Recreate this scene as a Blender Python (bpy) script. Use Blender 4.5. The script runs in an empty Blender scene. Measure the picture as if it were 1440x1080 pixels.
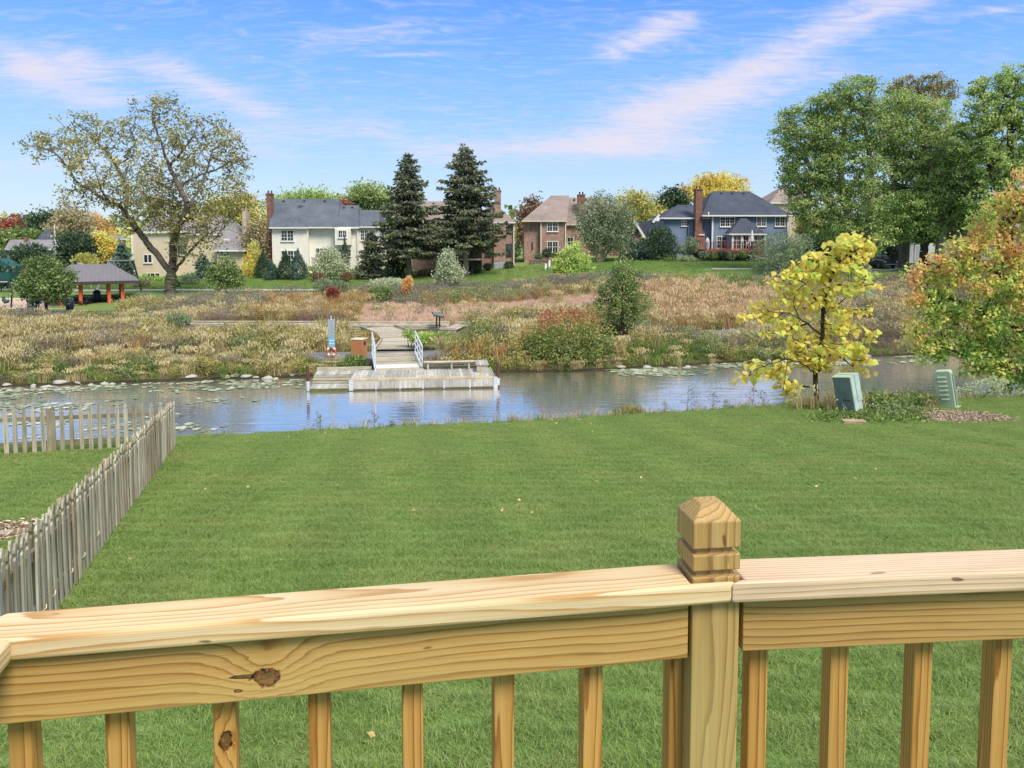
import bpy, math, random
import numpy as np
from mathutils import Vector, Matrix, Euler
R = math.radians
SC = bpy.context.scene
COL = SC.collection
rng = np.random.default_rng(7)
random.seed(7)

# ------------------------------------------------------------------ camera
EYE = 6.1            # metres above the pond
F = 1067.0           # focal length in photo pixels (photo 1440 wide)
PITCH = R(4.0)
ROW = 410.0          # photo row of the optical axis (the lens is shifted)
cam_d = bpy.data.cameras.new('camera')
cam_d.sensor_width = 36.0
cam_d.lens = 36.0 * F / 1440.0
cam_d.shift_y = -(540.0 - ROW) / 1440.0
cam_d.clip_start = 0.05
cam_d.clip_end = 6000
cam = bpy.data.objects.new('camera', cam_d)
COL.objects.link(cam)
cam.location = (0, 0, EYE)
cam.rotation_euler = (R(90) - PITCH, 0, 0)
SC.camera = cam

# ------------------------------------------------------------------ sky, sun, exposure
SUN_EL, SUN_AZ = R(52), R(146)     # azimuth clockwise from +Y: behind the camera and to the right
SKY_STRENGTH = 0.13
w = bpy.data.worlds.new('World')
SC.world = w
w.use_nodes = True
wt = w.node_tree
for n in list(wt.nodes): wt.nodes.remove(n)

def N(nt, typ, **kw):
    n = nt.nodes.new(typ)
    ins = kw.pop('ins', {})
    for k, v in kw.items(): setattr(n, k, v)
    for k, v in ins.items():
        if isinstance(v, bpy.types.NodeSocket): nt.links.new(v, n.inputs[k])
        else: n.inputs[k].default_value = v
    return n

def M(nt, op, a, b=None, c=None, clamp=False):
    n = nt.nodes.new('ShaderNodeMath'); n.operation = op; n.use_clamp = clamp
    for i, v in enumerate((a, b, c)):
        if v is None: continue
        if isinstance(v, bpy.types.NodeSocket): nt.links.new(v, n.inputs[i])
        else: n.inputs[i].default_value = v
    return n.outputs[0]

def RAMP(nt, fac, stops, interp='LINEAR'):
    n = nt.nodes.new('ShaderNodeValToRGB')
    n.color_ramp.interpolation = interp
    e = n.color_ramp.elements
    while len(e) > 1: e.remove(e[-1])
    for i, (p, c) in enumerate(stops):
        el = e[0] if i == 0 else e.new(p)
        el.position = p
        el.color = tuple(c) + (1,) if len(c) == 3 else c
    nt.links.new(fac, n.inputs[0])
    return n.outputs[0]

def MIX(nt, fac, a, b, blend='MIX'):
    n = nt.nodes.new('ShaderNodeMix'); n.data_type = 'RGBA'; n.blend_type = blend
    for s, v in ((n.inputs[0], fac), (n.inputs[6], a), (n.inputs[7], b)):
        if isinstance(v, bpy.types.NodeSocket): nt.links.new(v, s)
        else: s.default_value = (tuple(v) + (1,)) if isinstance(v, (tuple, list)) and len(v) == 3 else v
    return n.outputs[2]

def S(r, g, b):
    return tuple(((c / 255) / 12.92) if c / 255 <= 0.04045 else (((c / 255) + 0.055) / 1.055) ** 2.4 for c in (r, g, b))

def SK(r, g, b, k=1.0):
    return tuple(c * k for c in S(r, g, b))

sky = N(wt, 'ShaderNodeTexSky', sky_type='NISHITA', sun_disc=False, sun_elevation=SUN_EL, sun_rotation=SUN_AZ,
        altitude=100, air_density=1.3, dust_density=0.6, ozone_density=3.0)
tc = N(wt, 'ShaderNodeTexCoord')
sep = N(wt, 'ShaderNodeSeparateXYZ', ins={0: tc.outputs['Generated']})
zc = M(wt, 'ADD', M(wt, 'MAXIMUM', sep.outputs[2], 0.0), 0.12)
U = M(wt, 'DIVIDE', sep.outputs[0], zc)
V = M(wt, 'DIVIDE', sep.outputs[1], zc)
uv = N(wt, 'ShaderNodeCombineXYZ', ins={0: U, 1: V, 2: 0.0}).outputs[0]

def streak(p, q, wid, amp, soft=0.35):
    """a cirrus band from p to q on the cloud plane: weight falls off across it and past its ends"""
    dx, dy = q[0] - p[0], q[1] - p[1]
    L = math.hypot(dx, dy); dx /= L; dy /= L
    du = M(wt, 'SUBTRACT', U, p[0]); dv = M(wt, 'SUBTRACT', V, p[1])
    al = M(wt, 'ADD', M(wt, 'MULTIPLY', du, dx), M(wt, 'MULTIPLY', dv, dy))
    ac = M(wt, 'SUBTRACT', M(wt, 'MULTIPLY', du, dy), M(wt, 'MULTIPLY', dv, dx))
    g = M(wt, 'POWER', 2.718, M(wt, 'MULTIPLY', M(wt, 'MULTIPLY', ac, ac), -1.0 / (wid * wid)))
    e = N(wt, 'ShaderNodeMapRange', interpolation_type='SMOOTHSTEP', ins={0: al, 1: -soft, 2: soft})
    f = N(wt, 'ShaderNodeMapRange', interpolation_type='SMOOTHSTEP', ins={0: al, 1: L + soft, 2: L - soft})
    return M(wt, 'MULTIPLY', M(wt, 'MULTIPLY', g, e.outputs[0]), M(wt, 'MULTIPLY', f.outputs[0], amp))

def cloud_noise(rot, sc, nscale, detail, dist, seed):
    mp = N(wt, 'ShaderNodeMapping', ins={0: uv, 1: (seed, seed * .7, 0), 2: (0, 0, rot), 3: sc})
    return N(wt, 'ShaderNodeTexNoise', ins={'Vector': mp.outputs[0], 'Scale': nscale, 'Detail': detail, 'Roughness': 0.62, 'Distortion': dist}).outputs[0]

def plane_uv(px, py):
    cx = (px - 720) / F; cy = (ROW - py) / F
    d = Vector((cx, math.cos(PITCH) + cy * math.sin(PITCH), -math.sin(PITCH) + cy * math.cos(PITCH))).normalized()
    k = max(d.z, 0) + .12
    return (d.x / k, d.y / k)

bands = None
for a, b, wid, amp in (((835, 215), (1010, 120), .26, .40), ((1010, 120), (1330, -30), .12, .44), ((850, 80), (975, 20), .09, .44), ((560, 215), (1000, 205), .34, .30), ((300, 190), (560, 180), .25, .22), ((420, 60), (600, 40), .10, .2), ((880, 170), (1180, 90), .20, .24),
                       ((0, 90), (165, 150), .20, .36), ((200, 80), (380, 165), .12, .38), ((0, 60), (60, 110), .08, .34), ((60, 60), (150, 110), .12, .30), ((520, 78), (610, 76), .018, .30), ((700, 208), (790, 212), .06, .22),
                       ((-200, 250), (420, 215), .25, .16), ((1330, 22), (1460, 8), .03, .3)):
    s = streak(plane_uv(*a), plane_uv(*b), wid, amp, .12)
    bands = s if bands is None else M(wt, 'ADD', bands, s)
n1 = cloud_noise(R(-38), (1.0, 2.6, 1), 5.0, 12, 1.4, 3.1)
n2 = cloud_noise(R(15), (1.0, 1.0, 1), 0.55, 3, 0.3, 8.2)
dens = M(wt, 'ADD', bands, M(wt, 'MULTIPLY', n2, 0.10))
cl = N(wt, 'ShaderNodeMapRange', interpolation_type='SMOOTHSTEP', ins={0: M(wt, 'ADD', n1, dens), 1: 0.44, 2: 1.26})
fac = M(wt, 'MULTIPLY', cl.outputs[0], 0.95)
EXPO = 1.5
K = 1.0 / (SKY_STRENGTH * 2 ** EXPO)
grad = RAMP(wt, M(wt, 'MAXIMUM', sep.outputs[2], 0.0), [(0.0, SK(190, 215, 238)), (.05, SK(168, 203, 240)), (.13, SK(138, 186, 245)), (.22, SK(104, 168, 250)), (.30, SK(72, 144, 246)), (.38, SK(128, 178, 244)), (.5, SK(206, 220, 243)), (.7, SK(226, 232, 243)), (1.0, SK(228, 234, 242))])
grad = MIX(wt, 1.0, grad, (K, K, K), 'MULTIPLY')
skyc = MIX(wt, .88, sky.outputs[0], grad)
cloudy = MIX(wt, fac, skyc, tuple(c * K for c in S(234, 229, 245)))
bg = N(wt, 'ShaderNodeBackground', ins={0: cloudy, 1: SKY_STRENGTH})
wo = N(wt, 'ShaderNodeOutputWorld', ins={0: bg.outputs[0]})

sun_d = bpy.data.lights.new('sun', 'SUN')
sun_d.energy = 1.5
sun_d.angle = R(22)
sun_d.color = (1.0, 0.93, 0.80)
sun = bpy.data.objects.new('sun', sun_d)
COL.objects.link(sun)
sdir = Vector((math.sin(SUN_AZ) * math.cos(SUN_EL), math.cos(SUN_AZ) * math.cos(SUN_EL), math.sin(SUN_EL)))
sun.location = sdir * 80
sun.rotation_euler = sdir.to_track_quat('Z', 'Y').to_euler()

SC.view_settings.view_transform = 'Standard'
SC.view_settings.look = 'None'
SC.view_settings.gamma = 1
SC.view_settings.exposure = EXPO
SC.view_settings.use_curve_mapping = False
SC.render.engine = 'CYCLES'
SC.cycles.max_bounces = 8
SC.cycles.transparent_max_bounces = 8
SC.cycles.use_denoising = True

# ------------------------------------------------------------------ survey helpers: photo pixel -> place
def ray(px, py):
    cx = (px - 720) / F; cy = (ROW - py) / F
    return (cx, math.cos(PITCH) + cy * math.sin(PITCH), -math.sin(PITCH) + cy * math.cos(PITCH))
def at(px, py, Y):
    d = ray(px, py); t = Y / d[1]
    return Vector((d[0] * t, Y, EYE + d[2] * t))
def on(px, py, z):
    d = ray(px, py); t = (z - EYE) / d[2]
    return Vector((d[0] * t, d[1] * t, z))

# ------------------------------------------------------------------ mesh helpers
class MB:
    def __init__(s): s.v = []; s.f = []; s.m = []
    def add(s, vs, fs, m=0):
        o = len(s.v); s.v += [tuple(v) for v in vs]
        s.f += [tuple(i + o for i in f) for f in fs]; s.m += [m] * len(fs)
        return s
    def box(s, x0, x1, y0, y1, z0, z1, m=0):
        return s.add([(x0,y0,z0),(x1,y0,z0),(x1,y1,z0),(x0,y1,z0),(x0,y0,z1),(x1,y0,z1),(x1,y1,z1),(x0,y1,z1)],
              [(0,3,2,1),(4,5,6,7),(0,1,5,4),(1,2,6,5),(2,3,7,6),(3,0,4,7)], m)
    def bar(s, p, q, wd, ht, m=0, up=(0,0,1)):
        p, q = Vector(p), Vector(q); d = (q - p).normalized(); u = Vector(up)
        if abs(d.dot(u)) > .98: u = Vector((0,1,0))
        a = d.cross(u).normalized() * wd / 2; b = a.cross(d).normalized() * ht / 2
        vs = [p-a-b, p+a-b, p+a+b, p-a+b, q-a-b, q+a-b, q+a+b, q-a+b]
        return s.add(vs, [(0,1,2,3),(7,6,5,4),(0,4,5,1),(1,5,6,2),(2,6,7,3),(3,7,4,0)], m)
    def tube(s, pts, rad, n=8, m=0, cap=True):
        pts = [Vector(p) for p in pts]
        if not hasattr(rad, '__len__'): rad = [rad] * len(pts)
        o = len(s.v); ref = Vector((.31, .2, .93))
        for i, p in enumerate(pts):
            d = (pts[min(i+1, len(pts)-1)] - pts[max(i-1, 0)]).normalized()
            a = d.cross(ref)
            if a.length < .05: a = d.cross(Vector((1,0,0)))
            a.normalize(); b = d.cross(a)
            for k in range(n):
                t = 2*math.pi*k/n
                s.v.append(tuple(p + (a*math.cos(t) + b*math.sin(t)) * rad[i]))
        for i in range(len(pts)-1):
            for k in range(n):
                k2 = (k+1) % n
                s.f.append((o+i*n+k, o+i*n+k2, o+(i+1)*n+k2, o+(i+1)*n+k)); s.m.append(m)
        if cap:
            s.f.append(tuple(o+k for k in range(n))[::-1]); s.m.append(m)
            e = o+(len(pts)-1)*n
            s.f.append(tuple(e+k for k in range(n))); s.m.append(m)
        return s
    def lathe(s, prof, c=(0,0,0), n=16, m=0):
        o = len(s.v)
        for r, z in prof:
            for k in range(n):
                t = 2*math.pi*k/n
                s.v.append((c[0]+r*math.cos(t), c[1]+r*math.sin(t), c[2]+z))
        for i in range(len(prof)-1):
            for k in range(n):
                k2 = (k+1) % n
                s.f.append((o+i*n+k, o+i*n+k2, o+(i+1)*n+k2, o+(i+1)*n+k)); s.m.append(m)
        e = o+(len(prof)-1)*n
        s.f.append(tuple(e+k for k in range(n))); s.m.append(m)
        s.f.append(tuple(o+k for k in range(n))[::-1]); s.m.append(m)
        return s
    def prism(s, poly, ax, a, b, m=0):
        """poly of 2-D points extruded from a to b along axis ax ('x': poly is (y,z); 'y': (x,z); 'z': (x,y))"""
        def P3(p, t): return {'x': (t, p[0], p[1]), 'y': (p[0], t, p[1]), 'z': (p[0], p[1], t)}[ax]
        n = len(poly)
        vs = [P3(p, a) for p in poly] + [P3(p, b) for p in poly]
        fs = [tuple(range(n))[::-1], tuple(range(n, 2*n))] + [(i, (i+1) % n, n+(i+1) % n, n+i) for i in range(n)]
        return s.add(vs, fs, m)
    def mesh(s, name, mats):
        me = bpy.data.meshes.new(name)
        me.from_pydata(s.v, [], s.f)
        for mm in (mats if isinstance(mats, (list, tuple)) else [mats]): me.materials.append(mm)
        if any(s.m): me.polygons.foreach_set('material_index', s.m)
        me.update()
        return me
    def build(s, name, mats, parent=None, smooth=False, bevel=0, seg=2, loc=None, fix=True):
        me = s.mesh(name, mats)
        if fix:
            import bmesh
            bm = bmesh.new(); bm.from_mesh(me); bmesh.ops.recalc_face_normals(bm, faces=bm.faces); bm.to_mesh(me); bm.free()
        return link(name, me, parent, smooth, bevel, seg, loc)

def link(name, me, parent=None, smooth=False, bevel=0, seg=2, loc=None):
    o = bpy.data.objects.new(name, me); COL.objects.link(o)
    if parent: o.parent = parent
    if loc is not None: o.location = loc
    if smooth:
        me.polygons.foreach_set('use_smooth', [True] * len(me.polygons))
    if bevel:
        b = o.modifiers.new('bevel', 'BEVEL'); b.width = bevel; b.segments = seg; b.limit_method = 'ANGLE'; b.angle_limit = R(35)
    return o

def tag(o, label=None, cat=None, group=None, kind=None):
    if label: o['label'] = label
    if cat: o['category'] = cat
    if group: o['group'] = group
    if kind: o['kind'] = kind
    return o
def thing(name, label, cat, loc=(0,0,0), rz=0, group=None):
    o = bpy.data.objects.new(name, None); COL.objects.link(o)
    o.location = loc; o.rotation_euler = (0, 0, rz); o.empty_display_size = .3
    return tag(o, label, cat, group)
def structure(o): o['kind'] = 'structure'; return o
def dup(root, loc, rz=None, label=None, group=None, scale=None):
    def cp(o, par):
        c = o.copy(); COL.objects.link(c); c.parent = par
        for ch in o.children: cp(ch, c)
        return c
    r = root.copy(); COL.objects.link(r)
    for ch in list(root.children): cp(ch, r)
    r.location = loc
    if rz is not None: r.rotation_euler.z = rz
    if label: r['label'] = label
    if group: r['group'] = group
    if scale: r.scale = (scale,) * 3
    return r

def npmesh(name, V, Fq, mat, attrs=None, tris=False):
    """mesh from numpy arrays: V (n,3), Fq (m,k)"""
    me = bpy.data.meshes.new(name)
    V = np.ascontiguousarray(V, dtype=np.float32); Fq = np.ascontiguousarray(Fq, dtype=np.int32)
    k = Fq.shape[1]
    me.vertices.add(len(V)); me.vertices.foreach_set('co', V.ravel())
    me.loops.add(Fq.size); me.loops.foreach_set('vertex_index', Fq.ravel())
    me.polygons.add(len(Fq)); me.polygons.foreach_set('loop_start', np.arange(0, Fq.size, k, dtype=np.int32))
    try: me.polygons.foreach_set('loop_total', np.full(len(Fq), k, dtype=np.int32))
    except Exception: pass
    me.update(calc_edges=True)
    for n_, a in (attrs or {}).items():
        at_ = me.attributes.new(n_, 'FLOAT', 'POINT'); at_.data.foreach_set('value', np.ascontiguousarray(a, dtype=np.float32))
    if mat: me.materials.append(mat)
    return me
# ------------------------------------------------------------------ materials
def newmat(name):
    m = bpy.data.materials.new(name); m.use_nodes = True
    nt = m.node_tree
    return m, nt, nt.nodes['Principled BSDF']

def plain(name, col, rough=.6, var=.12, scale=6.0, bump=0.0, bscale=40.0, metal=0.0, spec=.4, vec=(1,1,1), col2=None):
    """procedural paint or stone: base colour with soft blotches, optional fine relief"""
    m, nt, bs = newmat(name)
    tcn = N(nt, 'ShaderNodeTexCoord')
    mp = N(nt, 'ShaderNodeMapping', ins={0: tcn.outputs['Object'], 3: vec})
    n = N(nt, 'ShaderNodeTexNoise', ins={'Vector': mp.outputs[0], 'Scale': scale, 'Detail': 6, 'Roughness': .6})
    a = tuple(c * (1 - var) for c in col); b = col2 or tuple(min(1, c * (1 + var)) for c in col)
    c = RAMP(nt, n.outputs[0], [(.3, a), (.7, b)])
    nt.links.new(c, bs.inputs['Base Color'])
    bs.inputs['Roughness'].default_value = rough; bs.inputs['Metallic'].default_value = metal
    bs.inputs['Specular IOR Level'].default_value = spec
    if bump:
        n2 = N(nt, 'ShaderNodeTexNoise', ins={'Vector': mp.outputs[0], 'Scale': bscale, 'Detail': 4})
        bp = N(nt, 'ShaderNodeBump', ins={'Strength': bump, 'Distance': .02, 'Height': n2.outputs[0]})
        nt.links.new(bp.outputs[0], bs.inputs['Normal'])
    return m

LEAFK, DESAT = 1.45, .16
def leafmat(name, cols, transl=.3, world=.0, rough=.55):
    """foliage: colour picked per leaf from the 'tint' attribute, light passes through the blades"""
    m, nt, bs = newmat(name)
    at_ = N(nt, 'ShaderNodeAttribute', attribute_name='tint')
    f = at_.outputs['Fac']
    oi = N(nt, 'ShaderNodeObjectInfo')
    if world:
        f = M(nt, 'ADD', f, M(nt, 'MULTIPLY', M(nt, 'SUBTRACT', oi.outputs['Random'], .5), world), clamp=True)
    cols = [tuple(min(.85, (q * (1 - DESAT) + DESAT * (.3 * c[0] + .6 * c[1] + .1 * c[2])) * LEAFK) for q in c) for c in cols]
    st = [(i / max(1, len(cols) - 1), c) for i, c in enumerate(cols)]
    c = RAMP(nt, f, st)
    nt.links.new(c, bs.inputs['Base Color'])
    bs.inputs['Roughness'].default_value = rough; bs.inputs['Specular IOR Level'].default_value = .25
    tr = N(nt, 'ShaderNodeBsdfTranslucent', ins={0: c})
    mx = N(nt, 'ShaderNodeMixShader', ins={0: transl, 1: bs.outputs[0], 2: tr.outputs[0]})
    nt.links.new(mx.outputs[0], nt.nodes['Material Output'].inputs[0])
    return m

def wood(name, pale, mid, dark, ring=.007, pith=(.03, -.05), knots=(), wander=.05, rough=.62, offs=True, fibre=.16, green=0.0, cath=1.0, tone=(.72, .70, .66), softk=.38):
    """sawn pine: growth rings cut by the board, with late-wood lines, fibres, resin marks and knots; board length along local X"""
    pale, mid, dark = (tuple(q * k for q, k in zip(c, tone)) for c in (pale, mid, dark))
    m, nt, bs = newmat(name)
    tcn = N(nt, 'ShaderNodeTexCoord'); oi = N(nt, 'ShaderNodeObjectInfo')
    p0 = tcn.outputs['Object']
    sp0 = N(nt, 'ShaderNodeSeparateXYZ', ins={0: p0})
    if offs:
        rx = M(nt, 'MULTIPLY', oi.outputs['Random'], 37.0)
        ro = N(nt, 'ShaderNodeCombineXYZ', ins={0: rx, 1: 0.0, 2: 0.0})
        p = N(nt, 'ShaderNodeVectorMath', operation='ADD', ins={0: p0, 1: ro.outputs[0]}).outputs[0]
    else: p = p0
    sp = N(nt, 'ShaderNodeSeparateXYZ', ins={0: p})
    def noise(vec, sc, det=3, d=0.0):
        mp = N(nt, 'ShaderNodeMapping', ins={0: p, 3: vec})
        return N(nt, 'ShaderNodeTexNoise', ins={'Vector': mp.outputs[0], 'Scale': sc, 'Detail': det, 'Roughness': .55, 'Distortion': d}).outputs[0]
    wy = M(nt, 'MULTIPLY', M(nt, 'SUBTRACT', noise((.45, .2, .2), 1.0, 2), .5), wander * 2)
    wz = M(nt, 'MULTIPLY', M(nt, 'SUBTRACT', noise((.6, .3, .3), 1.2, 2), .5), wander * 2.4 * cath)
    fine = M(nt, 'MULTIPLY', M(nt, 'SUBTRACT', noise((2.2, 30, 30), 1.0, 3), .5), ring * 1.3)
    dy = M(nt, 'ADD', M(nt, 'SUBTRACT', sp.outputs[1], pith[0]), wy)
    dz = M(nt, 'ADD', M(nt, 'SUBTRACT', sp.outputs[2], pith[1]), wz)
    r = M(nt, 'ADD', M(nt, 'SQRT', M(nt, 'ADD', M(nt, 'MULTIPLY', dy, dy), M(nt, 'MULTIPLY', dz, dz))), fine)
    kdark = None
    kfac = noise((90, 90, 90), 1.0, 3)
    for kn in knots:
        (kx, kz, R_, rk, amp), kax = kn[:5], (kn[5] if len(kn) > 5 else .42)
        ex = M(nt, 'SUBTRACT', sp0.outputs[0], kx); ez = M(nt, 'SUBTRACT', sp0.outputs[2], kz)
        wob = M(nt, 'MULTIPLY', M(nt, 'SUBTRACT', noise((60, 60, 60), 1.0, 4), .5), rk * 1.6)
        d = M(nt, 'ADD', M(nt, 'SQRT', M(nt, 'ADD', M(nt, 'MULTIPLY', M(nt, 'MULTIPLY', ex, ex), kax), M(nt, 'MULTIPLY', ez, ez))), wob)
        g = M(nt, 'POWER', 2.718, M(nt, 'MULTIPLY', M(nt, 'MULTIPLY', d, d), -1 / (R_ * R_)))
        r = M(nt, 'ADD', r, M(nt, 'MULTIPLY', g, amp))
        kd = N(nt, 'ShaderNodeMapRange', interpolation_type='SMOOTHSTEP', ins={0: d, 1: rk * 1.05, 2: rk * .8}).outputs[0]
        kh = N(nt, 'ShaderNodeMapRange', interpolation_type='SMOOTHSTEP', ins={0: d, 1: rk * .5, 2: rk * .8}).outputs[0]
        kd = M(nt, 'MULTIPLY', kd, M(nt, 'ADD', M(nt, 'MULTIPLY', kh, .25), .75))
        kdark = kd if kdark is None else M(nt, 'MAXIMUM', kdark, kd)
    ph = M(nt, 'FRACT', M(nt, 'DIVIDE', r, ring))
    col = RAMP(nt, ph, [(0.0, pale), (.45, tuple((a + b) / 2 for a, b in zip(pale, mid))), (.72, mid), (.90, dark), (.96, dark), (1.0, pale)])
    soft = M(nt, 'ADD', M(nt, 'MULTIPLY', noise((1.2, 8, 8), 1.0, 2), .9), .1, clamp=True)
    base = tuple((a * .65 + b * .35) for a, b in zip(pale, mid))
    col = MIX(nt, M(nt, 'MULTIPLY', soft, softk), col, base)
    fb = noise((5, 330, 330), 1.0, 5)
    k = N(nt, 'ShaderNodeMapRange', ins={0: fb, 1: .25, 2: .75, 3: 1 - fibre, 4: 1 + fibre}).outputs[0]
    blot = N(nt, 'ShaderNodeMapRange', ins={0: noise((1.1, 5, 5), 1.0, 4), 1: .3, 2: .7, 3: .86, 4: 1.12}).outputs[0]
    k = M(nt, 'MULTIPLY', k, blot)
    kc = N(nt, 'ShaderNodeCombineXYZ', ins={0: k, 1: k, 2: k}).outputs[0]
    col = MIX(nt, 1.0, col, kc, 'MULTIPLY')
    if green:
        gm = N(nt, 'ShaderNodeMapRange', ins={0: noise((.8, 3, 3), 1.3, 3), 1: .5, 2: .75, 3: 0, 4: green}).outputs[0]
        col = MIX(nt, gm, col, S(176, 172, 112))
    chk = N(nt, 'ShaderNodeMapRange', interpolation_type='SMOOTHSTEP', ins={0: noise((1.6, 150, 150), 1.0, 2), 1: .70, 2: .76}).outputs[0]
    col = MIX(nt, M(nt, 'MULTIPLY', chk, .45), col, dark)
    # small resin nicks
    nick = N(nt, 'ShaderNodeMapRange', interpolation_type='SMOOTHSTEP', ins={0: noise((9, 40, 40), 1.0, 1), 1: .745, 2: .77}).outputs[0]
    col = MIX(nt, M(nt, 'MULTIPLY', nick, .75), col, S(84, 52, 34))
    if kdark is not None: col = MIX(nt, kdark, col, MIX(nt, RAMP(nt, kfac, [(.42, (0,)*3), (.6, (1,)*3)]), S(18, 10, 6), S(112, 70, 40)))
    nt.links.new(col, bs.inputs['Base Color'])
    bs.inputs['Roughness'].default_value = rough; bs.inputs['Specular IOR Level'].default_value = .3
    h = M(nt, 'ADD', M(nt, 'MULTIPLY', ph, -.5), M(nt, 'MULTIPLY', fb, .6))
    if kdark is not None: h = M(nt, 'SUBTRACT', h, M(nt, 'MULTIPLY', kdark, 2.0))
    bp = N(nt, 'ShaderNodeBump', ins={'Strength': .22, 'Distance': .002, 'Height': h})
    nt.links.new(bp.outputs[0], bs.inputs['Normal'])
    return m

def weathered(name, a, b, dark, along='z', rough=.85, alg=None):
    """grey weathered timber; grain along the given local axis, per-object shade"""
    m, nt, bs = newmat(name)
    tcn = N(nt, 'ShaderNodeTexCoord'); oi = N(nt, 'ShaderNodeObjectInfo')
    sc = {'x': (1.5, 45, 45), 'y': (45, 1.5, 45), 'z': (45, 45, 1.5)}[along]
    off = N(nt, 'ShaderNodeVectorMath', operation='ADD', ins={0: tcn.outputs['Object'], 1: N(nt, 'ShaderNodeCombineXYZ', ins={0: M(nt, 'MULTIPLY', oi.outputs['Random'], 50.0), 1: M(nt, 'MULTIPLY', oi.outputs['Random'], 31.0), 2: M(nt, 'MULTIPLY', oi.outputs['Random'], 17.0)}).outputs[0]})
    mp = N(nt, 'ShaderNodeMapping', ins={0: off.outputs[0], 3: sc})
    n = N(nt, 'ShaderNodeTexNoise', ins={'Vector': mp.outputs[0], 'Scale': 1.0, 'Detail': 5, 'Roughness': .65})
    n2 = N(nt, 'ShaderNodeTexNoise', ins={'Vector': off.outputs[0], 'Scale': 3.0, 'Detail': 3})
    c = RAMP(nt, n.outputs[0], [(.28, dark), (.42, a), (.72, b)])
    k = N(nt, 'ShaderNodeMapRange', ins={0: oi.outputs['Random'], 3: .72, 4: 1.18}).outputs[0]
    c = MIX(nt, 1.0, c, N(nt, 'ShaderNodeCombineXYZ', ins={0: k, 1: k, 2: k}).outputs[0], 'MULTIPLY')
    c = MIX(nt, M(nt, 'MULTIPLY', RAMP(nt, n2.outputs[0], [(.5, (0,0,0)), (.75, (1,1,1))]), .5), c, alg or dark)
    nt.links.new(c, bs.inputs['Base Color']); bs.inputs['Roughness'].default_value = rough; bs.inputs['Specular IOR Level'].default_value = .2
    bp = N(nt, 'ShaderNodeBump', ins={'Strength': .4, 'Distance': .004, 'Height': n.outputs[0]})
    nt.links.new(bp.outputs[0], bs.inputs['Normal'])
    return m

def brickmat(name, c1, c2, mortar, scale=1.0):
    m, nt, bs = newmat(name)
    tcn = N(nt, 'ShaderNodeTexCoord'); geo = N(nt, 'ShaderNodeNewGeometry')
    sp = N(nt, 'ShaderNodeSeparateXYZ', ins={0: tcn.outputs['Object']})
    v = N(nt, 'ShaderNodeCombineXYZ', ins={0: M(nt, 'ADD', sp.outputs[0], sp.outputs[1]), 1: sp.outputs[2], 2: 0.0})
    b = N(nt, 'ShaderNodeTexBrick', ins={'Vector': v.outputs[0], 'Color1': c1 + (1,), 'Color2': c2 + (1,), 'Mortar': mortar + (1,), 'Scale': scale, 'Mortar Size': .012, 'Bias': -.1, 'Brick Width': .30, 'Row Height': .10})
    n = N(nt, 'ShaderNodeTexNoise', ins={'Vector': tcn.outputs['Object'], 'Scale': 2.6, 'Detail': 6})
    c = MIX(nt, .35, b.outputs[0], RAMP(nt, n.outputs[0], [(.35, tuple(x * .6 for x in c1)), (.65, tuple(min(1, x * 1.5) for x in c2))]))
    nt.links.new(c, bs.inputs['Base Color']); bs.inputs['Roughness'].default_value = .9; bs.inputs['Specular IOR Level'].default_value = .15
    bp = N(nt, 'ShaderNodeBump', ins={'Strength': .5, 'Distance': .01, 'Height': b.outputs[1]}); bp.invert = True
    nt.links.new(bp.outputs[0], bs.inputs['Normal'])
    return m

def shinglemat(name, c1, c2):
    m, nt, bs = newmat(name)
    tcn = N(nt, 'ShaderNodeTexCoord')
    sp = N(nt, 'ShaderNodeSeparateXYZ', ins={0: tcn.outputs['Object']})
    v = N(nt, 'ShaderNodeCombineXYZ', ins={0: M(nt, 'ADD', sp.outputs[0], M(nt, 'MULTIPLY', sp.outputs[1], .13)), 1: M(nt, 'MULTIPLY', sp.outputs[2], 1.25), 2: 0.0})
    b = N(nt, 'ShaderNodeTexBrick', ins={'Vector': v.outputs[0], 'Color1': c1 + (1,), 'Color2': c2 + (1,), 'Mortar': tuple(x * .55 for x in c1) + (1,), 'Scale': 1.0, 'Mortar Size': .012, 'Brick Width': .36, 'Row Height': .17})
    n = N(nt, 'ShaderNodeTexNoise', ins={'Vector': tcn.outputs['Object'], 'Scale': 9.0, 'Detail': 6})
    n3 = N(nt, 'ShaderNodeTexNoise', ins={'Vector': tcn.outputs['Object'], 'Scale': .5, 'Detail': 3})
    c = MIX(nt, .5, b.outputs[0], RAMP(nt, n.outputs[0], [(.3, tuple(x * .62 for x in c1)), (.7, tuple(x * 1.25 for x in c2))]))
    c = MIX(nt, .35, c, RAMP(nt, n3.outputs[0], [(.3, tuple(x * .75 for x in c1)), (.7, tuple(x * 1.2 for x in c2))]))
    nt.links.new(c, bs.inputs['Base Color']); bs.inputs['Roughness'].default_value = .92; bs.inputs['Specular IOR Level'].default_value = .2
    bp = N(nt, 'ShaderNodeBump', ins={'Strength': .6, 'Distance': .02, 'Height': n.outputs[0]})
    nt.links.new(bp.outputs[0], bs.inputs['Normal'])
    return m

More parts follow.
